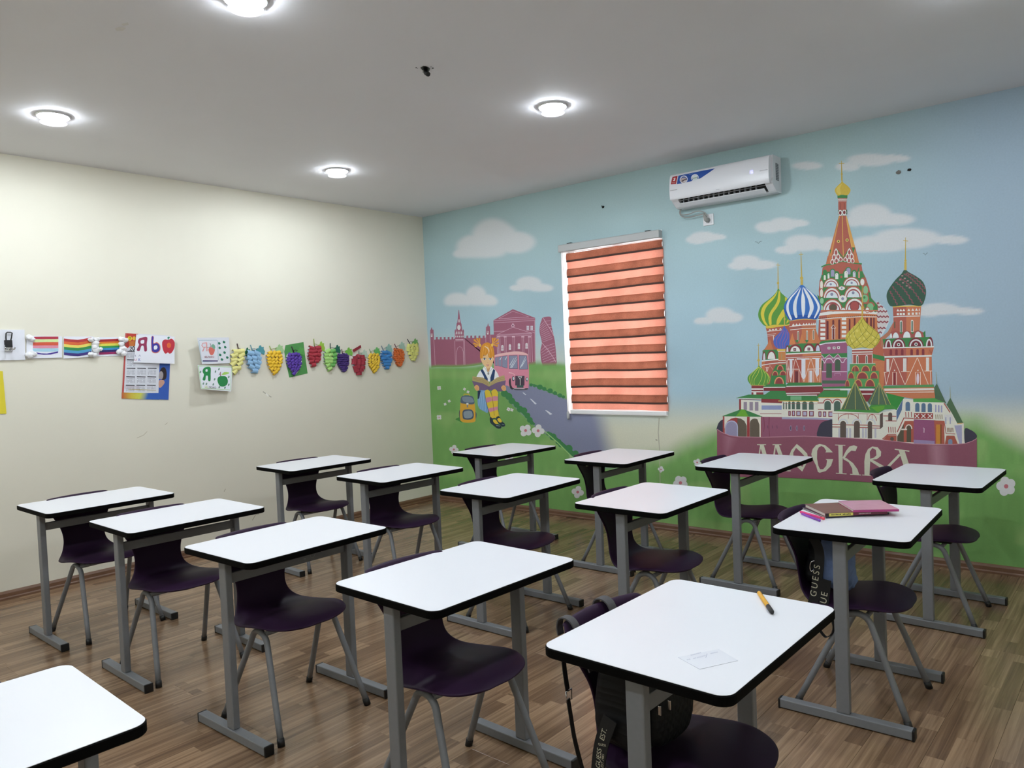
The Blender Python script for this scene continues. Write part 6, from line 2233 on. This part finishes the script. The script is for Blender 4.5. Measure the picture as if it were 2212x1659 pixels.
DKP, DKG = (60, 30, 44), (30, 60, 50)
grape('pale yellow paper grape craft, first of the row beside the worksheets', 513, 755, 808, 14.5, [(222, 216, 138)], 6, 1.5, (545, 420, 80, 115, (28, 108, 68)), ((325, 222), (356, 365), DKP), Z5, -9, 1, 25)
grape('light blue paper grape craft of large loose rolls', 547.5, 759, 806, 16, [(142, 182, 216)], 5, 1.25, (825, 362, 105, 105, (74, 144, 154)), ((612, 250), (660, 380), (96, 146, 156)), Z5, 3, 2, -15)
grape('bright yellow paper grape craft beside the light blue one', 592.4, 759, 808, 17, [(230, 186, 44)], 7, 1.1, (1240, 335, 100, 100, (160, 196, 140)), ((1028, 275), (1080, 395), (150, 168, 92)), Z5, 2, 3, 30)
gs = empty('green_card', tuple(on_x(640, 775, 0)), 0, 'green card sheet behind the violet grape craft', 'paper')
flat_shape('card', [(480 + a / 10.0545, 720 + b / 10.0545) for a, b in ((1375, 258), (1765, 190), (1800, 480), (1855, 870), (1460, 960), (1400, 700), (1348, 400))], mat('green_card', (78, 146, 76), 0.7, 0.08, 12.0), gs, on_x(640, 775, 0), 0.0025)
grape('violet paper grape craft on a green card', 635, 763, 808, 16, [(82, 50, 152)], 7, 1.1, (1700, 385, 95, 100, (84, 158, 76)), ((1508, 285), (1558, 420), (46, 26, 40)), Z5, 2, 4, 35)
grape('red paper grape craft with a yellow-green leaf, fifth in the row', 679, 748, 792, 14.2, [(168, 50, 64)], 6, 1.5, (372, 240, 72, 95, (150, 190, 66)), ((235, 100), (250, 240), (150, 170, 90)), Z6, -3, 5)
grape('two-tone green paper grape craft', 712.5, 756, 800, 14, [(166, 212, 122), (104, 174, 88)], 6, 1.3, (668, 292, 66, 85, (24, 98, 78)), ((540, 182), (540, 305), DKG), Z6, -1, 6, 10)
grape('dark violet paper grape craft of many tiny rolls', 740.5, 764, 804, 12.8, [(66, 42, 112)], 9, 1.15, (878, 336, 76, 80, (118, 182, 72)), ((750, 290), (762, 372), (90, 50, 60)), Z6, 2, 7)
grape('dark red paper grape craft, lowest hanging of the row', 775, 767, 811, 14.2, [(154, 42, 58)], 6, 1.2, (1165, 375, 64, 80, (184, 204, 186)), ((1068, 328), (1060, 395), (120, 130, 120)), Z6, 0, 8, 70)
grape('golden yellow paper grape craft of many small rolls', 808, 765, 805, 12.8, [(226, 188, 56)], 8, 1.2, (1395, 322, 66, 72, (104, 178, 98)), ((1255, 286), (1300, 380), (140, 160, 130)), Z6, 3, 9, 40)
grape('deep blue paper grape craft, third from the right end', 834, 759, 797, 12, [(64, 132, 196)], 6, 1.8, (1615, 272, 68, 82, (146, 186, 172)), ((1480, 230), (1522, 335), (100, 120, 130)), Z6, 2, 10, -8)
grape('orange paper grape craft of many tiny rolls', 861, 754, 792, 12, [(216, 110, 52)], 9, 1.3, (1855, 232, 66, 82, (164, 194, 176)), ((1720, 195), (1762, 290), (120, 70, 80)), Z6, 2, 11, -25)
grape('pale lime paper grape craft nearest the room corner', 891.5, 743, 779, 11.8, [(216, 216, 124)], 6, 1.1, (2100, 168, 62, 76, (116, 172, 94)), ((1955, 105), (2006, 200), (40, 30, 40)), Z6, 2, 12, 80)
rs_ = empty('red_strip', tuple(on_x(771, 753, 0)), 0, 'loose dark red paper strip above the dark red grape craft', 'paper')
flat_shape('strip', [(650 + a / 8.508, 720 + b / 8.508) for a, b in ((950, 302), (1100, 214), (1110, 262), (972, 348))], mat('dark_red_paper', (140, 36, 50), 0.6), rs_, on_x(771, 753, 0), 0.012, 0.0015)

# scuffs on the cream wall
SC_ = Paint((0, 0, 0), (1, 0, 0), 1.0, 0.0003, 0.0001)
SC_.frame(0, 0, 1)
for pts, w, c in (([(568, 846), (578, 853), (586, 858)], 2.2, (176, 172, 156)), ([(574, 850), (580, 856)], 3.2, (236, 234, 224)), ([(296, 946), (310, 940), (318, 932)], 1.2, (190, 182, 160)), ([(356, 918), (362, 913)], 1.2, (190, 182, 160)), ([(545, 1124), (552, 1112), (560, 1110)], 1.4, (176, 168, 148)), ([(484, 1062), (487, 1056)], 1.2, (176, 168, 148))):
    SC_.line(pts, w, c)
    o = SC_.build('scuff_mark', wall_left, M_PRINT)
    o.location = -wall_left.location
# ------------------------------------------------------------------ things on the desks
def oriented_slab(name, o, u, v, z0, z1, m, parent, inset=0.0):
    o, u, v = Vector((o[0], o[1], 0)), Vector((u[0], u[1], 0)), Vector((v[0], v[1], 0))
    un, vn = u.normalized() * inset, v.normalized() * inset
    c = [o + un + vn, o + u - un + vn, o + u + v - un - vn, o - vn + v + un]
    V = [p + Vector((0, 0, z0)) for p in c] + [p + Vector((0, 0, z1)) for p in c]
    Fs = [(3, 2, 1, 0), (4, 5, 6, 7)] + [(i, (i + 1) % 4, 4 + (i + 1) % 4, 4 + i) for i in range(4)]
    return mesh_obj(name, pydata(name, V, Fs, m), parent)


M_PAGES = mat('book_pages', (214, 210, 200), 0.8, 0.05, 200.0)


def book(name, label, cat, base, o, u, v, z, t, cover, top=None):
    """soft book: two covers, spine along the first edge, page block between"""
    b = empty(name, (base[0], base[1], z), 0, label, cat)
    c = 0.0012
    oriented_slab('back_cover', o, u, v, 0, c, cover, b)
    oriented_slab('pages', o, u, v, c, t - c, M_PAGES, b, 0.003)
    oriented_slab('front_cover', o, u, v, t - c, t, top or cover, b)
    vn = Vector((v[0], v[1], 0)).normalized() * 0.004
    oriented_slab('spine', o, u, (vn.x, vn.y), 0.0002, t - 0.0002, cover, b)
    return b


jb = (4.90, -2.19)
M_NAVYB = mat('navy_cover', (34, 38, 60), 0.35)
M_BURG = mat('burgundy_cover', (112, 36, 60), 0.3, 0.08)
M_BROWN = mat('brown_picture_cover', (122, 84, 76), 0.28, 0.35, 16.0)
M_PINKC = mat('glossy_pink_cover', (214, 158, 184), 0.16, 0.22, 9.0)
t1, t2, t3 = 0.007, 0.014, 0.010
book('thin_book', 'thin navy book at the bottom of the pile', 'book', jb, (-0.110, -0.083), (0.192, 0.206), (-0.150, 0.140), 0.7502, t1, M_NAVYB)
b2 = book('picture_book', 'brown picture book with a yellow and burgundy spine, middle of the pile', 'book', jb, (-0.112, -0.086), (0.196, 0.178), (-0.140, 0.154), 0.7504 + t1, t2, M_BURG, M_BROWN)
b3 = book('glossy_book', 'glossy pink book on top of the pile', 'book', jb, (-0.022, -0.008), (0.150, 0.104), (-0.114, 0.164), 0.7506 + t1 + t2, t3, mat('magenta_cover', (168, 52, 116), 0.25), M_PINKC)
# printed spine of the picture book
u_ = Vector((0.196, 0.178, 0)).normalized()
w_ = Vector((u_.y, -u_.x, 0))
o_ = Vector((-0.112, -0.086, 0))


def spine_patch(name, a, b, z0, z1, m, lift=0.0006):
    p = [o_ + u_ * a + w_ * lift, o_ + u_ * b + w_ * lift]
    V = [p[0] + Vector((0, 0, z0)), p[1] + Vector((0, 0, z0)), p[1] + Vector((0, 0, z1)), p[0] + Vector((0, 0, z1))]
    return mesh_obj(name, pydata(name, V, [(0, 1, 2, 3)], m), b2)


M_INKD = mat('dark_ink', (40, 34, 30), 0.6)
M_INKL = mat('pale_ink', (206, 186, 186), 0.6)
spine_patch('spine_label', 0.016, 0.118, 0.001, 0.013, mat('yellow_spine', (214, 204, 96), 0.4))
spine_patch('spine_label', 0.002, 0.014, 0.001, 0.013, M_INKD)
for k in range(14):
    if k == 7: continue
    spine_patch('spine_text', 0.026 + k * 0.006, 0.030 + k * 0.006, 0.005, 0.009 if k % 3 else 0.010, M_INKD, 0.0010)
for k in range(9):
    spine_patch('spine_text', 0.142 + k * 0.006, 0.146 + k * 0.006, 0.005, 0.009, M_INKL, 0.0010)


def pen(name, label, base, p0, p1, z, r, m, mt, tipm, tip=0.25, flat=False):
    e = empty(name, (base[0], base[1], z), 0, label, name.split('_')[-1])
    a, b = Vector((p0[0], p0[1], r)), Vector((p1[0], p1[1], r))
    c = a.lerp(b, 1 - tip)
    mesh_obj('barrel', tube_mesh('barrel', [a, a.lerp(c, 0.03), c], r, m, 8 if flat else 12, True, [r * 0.8, r, r]), e)
    mesh_obj('cap', tube_mesh('cap', [c, b.lerp(c, 0.15), b], r * 1.05, tipm, 12, True, [r * 1.05, r * 1.05, r * 0.7]), e)
    return e


M_PENP = mat('pink_pen', (222, 60, 128), 0.25)
M_PENV = mat('violet_pen', (140, 62, 176), 0.25)
pen('pink_pen', 'pink pen lying along the left side of the books', jb, (-0.236, -0.030), (-0.106, -0.116), 0.7502, 0.0055, M_PENP, None, mat('red_pen_end', (226, 70, 90), 0.25), 0.12)
pen('violet_pen', 'violet pen beside the pink pen, by the books', jb, (-0.218, -0.062), (-0.110, -0.156), 0.7502, 0.0050, M_PENV, None, mat('violet_cap', (120, 60, 170), 0.25), 0.15)
pen('yellow_pencil', 'yellow marker pencil with a black end on the right foreground desk', (5.0, -3.45), (-0.045, 0.078), (0.053, -0.067), 0.7502, 0.0062, mat('pencil_yellow', (226, 168, 48), 0.35), None, M_CAP, 0.30)

note = empty('paper_note', (5.045, -3.89, 0.7502), 0, 'small white handwritten note on the right foreground desk', 'note')
nc = [(4.983, -3.920), (5.040, -3.820), (5.106, -3.858), (5.056, -3.953)]
V = [Vector((a - 5.045, b + 3.89, 0)) for a, b in nc] + [Vector((a - 5.045, b + 3.89, 0.0009)) for a, b in nc]
mesh_obj('paper', pydata('paper', V, [(0, 1, 2, 3), (7, 6, 5, 4), (0, 4, 5, 1), (1, 5, 6, 2), (2, 6, 7, 3), (3, 7, 4, 0)], M_PAPER), note)
NP = Paint((0, 0, 0.7512), (0, 0, 1), 1.0, 0.0001, 0.00005)
NP.frame(1160, 1230, 3.3515)
for x0, y0, n, dx, dy, amp in ((1112, 622, 8, 10, -2.6, 6), (1085, 655, 3, 10, -2.2, 5), (1132, 646, 4, 6, -1.6, 5), (1160, 640, 8, 8, -2.2, 7), (1256, 610, 7, 8, -1.8, 5)):
    pts = []
    for k in range(n * 2):
        pts.append((x0 + dx * k / 2, y0 + dy * k / 2 + (amp if k % 2 else -amp) * 0.7))
    NP.line(pts, 2.0, (120, 124, 160))
NP.line([(1222, 640), (1232, 610)], 2.2, (120, 124, 160))
hw = NP.build('handwriting', note, M_PRINT)
hw.location = -note.location


# ------------------------------------------------------------------ bags hung on the chairs
def quilt_mat():
    m = mat('black_quilted_fabric', (11, 11, 14), 0.6, 0.2, 40.0, spec=0.25)
    nt = m.node_tree
    tc = nt.nodes.new('ShaderNodeTexCoord')
    wv = []
    for rot in (45, -45):
        mp = nt.nodes.new('ShaderNodeMapping')
        mp.inputs['Rotation'].default_value = (math.radians(rot), 0, 0)
        nt.links.new(tc.outputs['Object'], mp.inputs['Vector'])
        w = nt.nodes.new('ShaderNodeTexWave')
        w.bands_direction = 'Z'
        w.inputs['Scale'].default_value = 16
        nt.links.new(mp.outputs[0], w.inputs['Vector'])
        wv.append(w)
    mn = nt.nodes.new('ShaderNodeMath')
    mn.operation = 'MINIMUM'
    nt.links.new(wv[0].outputs['Fac'], mn.inputs[0])
    nt.links.new(wv[1].outputs['Fac'], mn.inputs[1])
    bp = nt.nodes.new('ShaderNodeBump')
    bp.inputs['Strength'].default_value = 0.25
    bp.inputs['Distance'].default_value = 0.005
    nt.links.new(mn.outputs[0], bp.inputs['Height'])
    nt.links.new(bp.outputs[0], nt.nodes['Principled BSDF'].inputs['Normal'])
    return m


M_QUILT = quilt_mat()
M_STRAP = mat('black_webbing', (14, 14, 15), 0.75, 0.2, 120.0)
M_STRAPG = mat('grey_webbing', (74, 72, 74), 0.7, 0.15, 120.0)
M_DENIM = mat('denim', (108, 128, 172), 0.85, 0.25, 50.0, bump=0.3)
M_LET = mat('woven_letters', (196, 192, 170), 0.7)


def blob(name, size, m, ex=0.55, amp=0.03, seed=0, sag=0.0, freq=3.0, nu=28, nv=18):
    """soft stuffed shape: rounded box with gentle folds"""
    rs = np.random.RandomState(seed)
    ks = rs.randn(6, 3) * freq
    ph = rs.rand(6) * 6
    sg = lambda t, e: math.copysign(abs(t) ** e, t)
    v, f = [], []
    for i in range(nv + 1):
        th = math.pi * (i / nv) - math.pi / 2
        for k in range(nu):
            a = 2 * math.pi * k / nu
            d = np.array([sg(math.cos(th), ex) * sg(math.cos(a), ex), sg(math.cos(th), ex) * sg(math.sin(a), ex), sg(math.sin(th), ex)])
            s = 1 + amp * sum(math.sin(float(np.dot(q, d)) + p) for q, p in zip(ks, ph)) / 2
            wide = 1 + sag * (-d[2])
            v.append((d[0] * size[0] * s * wide, d[1] * size[1] * s * wide, d[2] * size[2] * s))
    for i in range(nv):
        for k in range(nu):
            f.append((i * nu + k, i * nu + (k + 1) % nu, (i + 1) * nu + (k + 1) % nu, (i + 1) * nu + k))
    return pydata(name, v, f, m, True)


ce = Vector((4.901, -3.750, 0))
bag = empty('backpack', ce + Vector((-0.10, -0.03, 0.452)), math.radians(-3), 'black quilted backpack hanging on the chair in the right foreground', 'backpack')
mesh_obj('body', blob('body', (0.080, 0.158, 0.128), M_QUILT, 0.5, 0.04, 3, 0.10), bag, None, (0, 0, 0.131))
mesh_obj('front_pocket', blob('front_pocket', (0.030, 0.105, 0.070), M_QUILT, 0.5, 0.04, 5, 0.08), bag, None, (0.072, 0.0, 0.085))
for px_, py_ in ((1425, 1535), (1446, 1523)):
    p = on_x(px_, py_, bag.location.x + 0.110)
    z = box('zip_pull', (-0.004, -0.002, -0.012), (0.004, 0.002, 0.012), M_CHROME, None, 0.001)
    z.parent = bag
    z.location = Vector(p) - bag.location


def strap_over(parent, base, y, w, m):
    """strap looped over the top edge of a chair back"""
    pts = [(-0.205, 0.64), (-0.232, 0.700), (-0.249, 0.738), (-0.263, 0.760), (-0.284, 0.768), (-0.306, 0.762), (-0.314, 0.738), (-0.310, 0.715)]
    path = [Matrix.Rotation(math.radians(-3.4), 3, 'Z') @ Vector((a + 0.036 * (y / 0.19) ** 2, y, b)) for a, b in (tuple(q) for q in spline(pts, 4))]
    o = mesh_obj('shoulder_strap', ribbon_mesh('shoulder_strap', [base + p - parent.location for p in path], w, 0.004, m, (0, 1, 0)), None)
    o.parent = parent
    return o


bag.rotation_euler = (0, 0, 0)
strap_over(bag, ce, 0.040, 0.034, M_STRAPG)
strap_over(bag, ce, -0.150, 0.026, M_STRAPG)


def px_ribbon(name, parent, pxs, axis, val, w, m, side, th=0.003, sm=5):
    f = on_x if axis == 'x' else on_y
    pts = [f(a, b, val) for a, b in pxs]
    pts = spline([tuple(p) for p in pts], sm)
    return mesh_obj(name, ribbon_mesh(name, [Vector(p) - parent.location for p in pts], w, th, m, side), parent)


def strap_text(body, parent, pa, pb, size, y, name='lettering', space=1.0):
    """letters running up a strap that faces the camera side of the room; pa, pb photo pixels"""
    A, B = Vector(on_y(*pa, y)), Vector(on_y(*pb, y))
    me = text_mesh(name, body, size, M_LET, space=space)
    ax = (B - A).normalized()
    nn = Vector((0, -1, 0))
    ax = (ax - nn * ax.dot(nn)).normalized()
    up = nn.cross(ax).normalized()
    o = mesh_obj(name, me, parent)
    mid = (A + B) / 2 - parent.location
    R = Matrix((ax, up, nn)).transposed().to_4x4()
    R.translation = mid + nn * 0.0032
    o.matrix_local = R
    return o


px_ribbon('loose_strap', bag, [(1217, 1420), (1220, 1450), (1226, 1490)], 'x', 4.645, 0.016, M_STRAP, (0, 1, 0.0))
bk = Vector(on_x(1229, 1502, 4.645)) - bag.location
mesh_obj('buckle', tube_mesh('buckle', [bk + Vector((0, a, b)) for a, b in ((-0.012, 0.014), (0.012, 0.014), (0.012, -0.014), (-0.012, -0.014), (-0.012, 0.014))], 0.0022, M_CHROME, 8), bag)
px_ribbon('loose_strap', bag, [(1227, 1510), (1232, 1540), (1240, 1590), (1252, 1640), (1266, 1690)], 'x', 4.645, 0.014, M_STRAP, (0, 1, 0.0))
SY = ce.y - 0.205
px_ribbon('lanyard', bag, [(1318, 1552), (1310, 1575), (1300, 1605), (1294, 1640), (1290, 1690)], 'y', SY, 0.040, M_STRAP, (1, 0, 0))
px_ribbon('lanyard', bag, [(1292, 1600), (1288, 1630), (1291, 1680)], 'y', SY + 0.008, 0.012, M_STRAP, (1, 0, 0))
strap_text('EST.', bag, (1301, 1600), (1309, 1570), 0.020, SY)
strap_text('GUESS', bag, (1296, 1607), (1308, 1609), 0.0085, SY)
strap_text('GUESS', bag, (1293, 1660), (1297, 1613), 0.019, SY)
strap_text('EST.1981', bag, (1302, 1662), (1305, 1622), 0.010, SY)

cj = Vector((4.885, -2.205, 0))
bj = empty('shoulder_bag', cj + Vector((-0.125, 0.0, 0.448)), 0, 'black shoulder bag with lettered straps on the chair at the book desk', 'bag')
mesh_obj('body', blob('body', (0.066, 0.125, 0.115), M_QUILT, 0.55, 0.05, 8, 0.10), bj, None, (0, 0.02, 0.117))
JY = cj.y - 0.186
fr = lambda a, b: (1680 + a / 5.821, 1060 + b / 5.821)
px_ribbon('lettered_strap', bj, [fr(430, 560), fr(510, 720), fr(525, 880), fr(500, 1100), fr(470, 1300), fr(430, 1450)], 'y', JY, 0.038, M_STRAP, (1, 0, 0))
px_ribbon('lettered_strap', bj, [fr(610, 1120), fr(600, 1240), fr(580, 1400), fr(565, 1470)], 'y', JY - 0.004, 0.038, M_STRAP, (1, 0, 0))
strap_text('GUESS', bj, fr(440, 1410), fr(515, 850), 0.036, JY, 'lettering', 1.45)
strap_text('UE', bj, fr(574, 1440), fr(600, 1250), 0.036, JY - 0.004, 'lettering', 1.3)
px_ribbon('strap_loop', bj, [fr(505, 1650), fr(520, 1730), fr(575, 1815), fr(620, 1840), fr(680, 1800), fr(705, 1720), fr(690, 1640), fr(670, 1560)], 'y', cj.y - 0.195, 0.014, M_STRAP, (0.3, 1, 0))
mesh_obj('ring', tube_mesh('ring', [Vector(on_y(*fr(a, b), JY - 0.006)) - bj.location for a, b in spline([(465, 880), (420, 900), (405, 960), (420, 1010), (450, 1000)], 5)], 0.002, M_CHROME, 8), bj)
jk = empty('denim_jacket', cj + Vector((-0.05, -0.085, 0.452)), 0, 'blue denim jacket bundled on the chair at the book desk', 'jacket')
mesh_obj('body', blob('body', (0.062, 0.066, 0.108), M_DENIM, 0.75, 0.16, 21, 0.10, 4.0), jk, None, (-0.012, 0.0, 0.122))
mesh_obj('sleeve', blob('sleeve', (0.034, 0.050, 0.058), M_DENIM, 0.8, 0.16, 33, 0.0, 4.0), jk, None, (0.030, 0.028, 0.062))
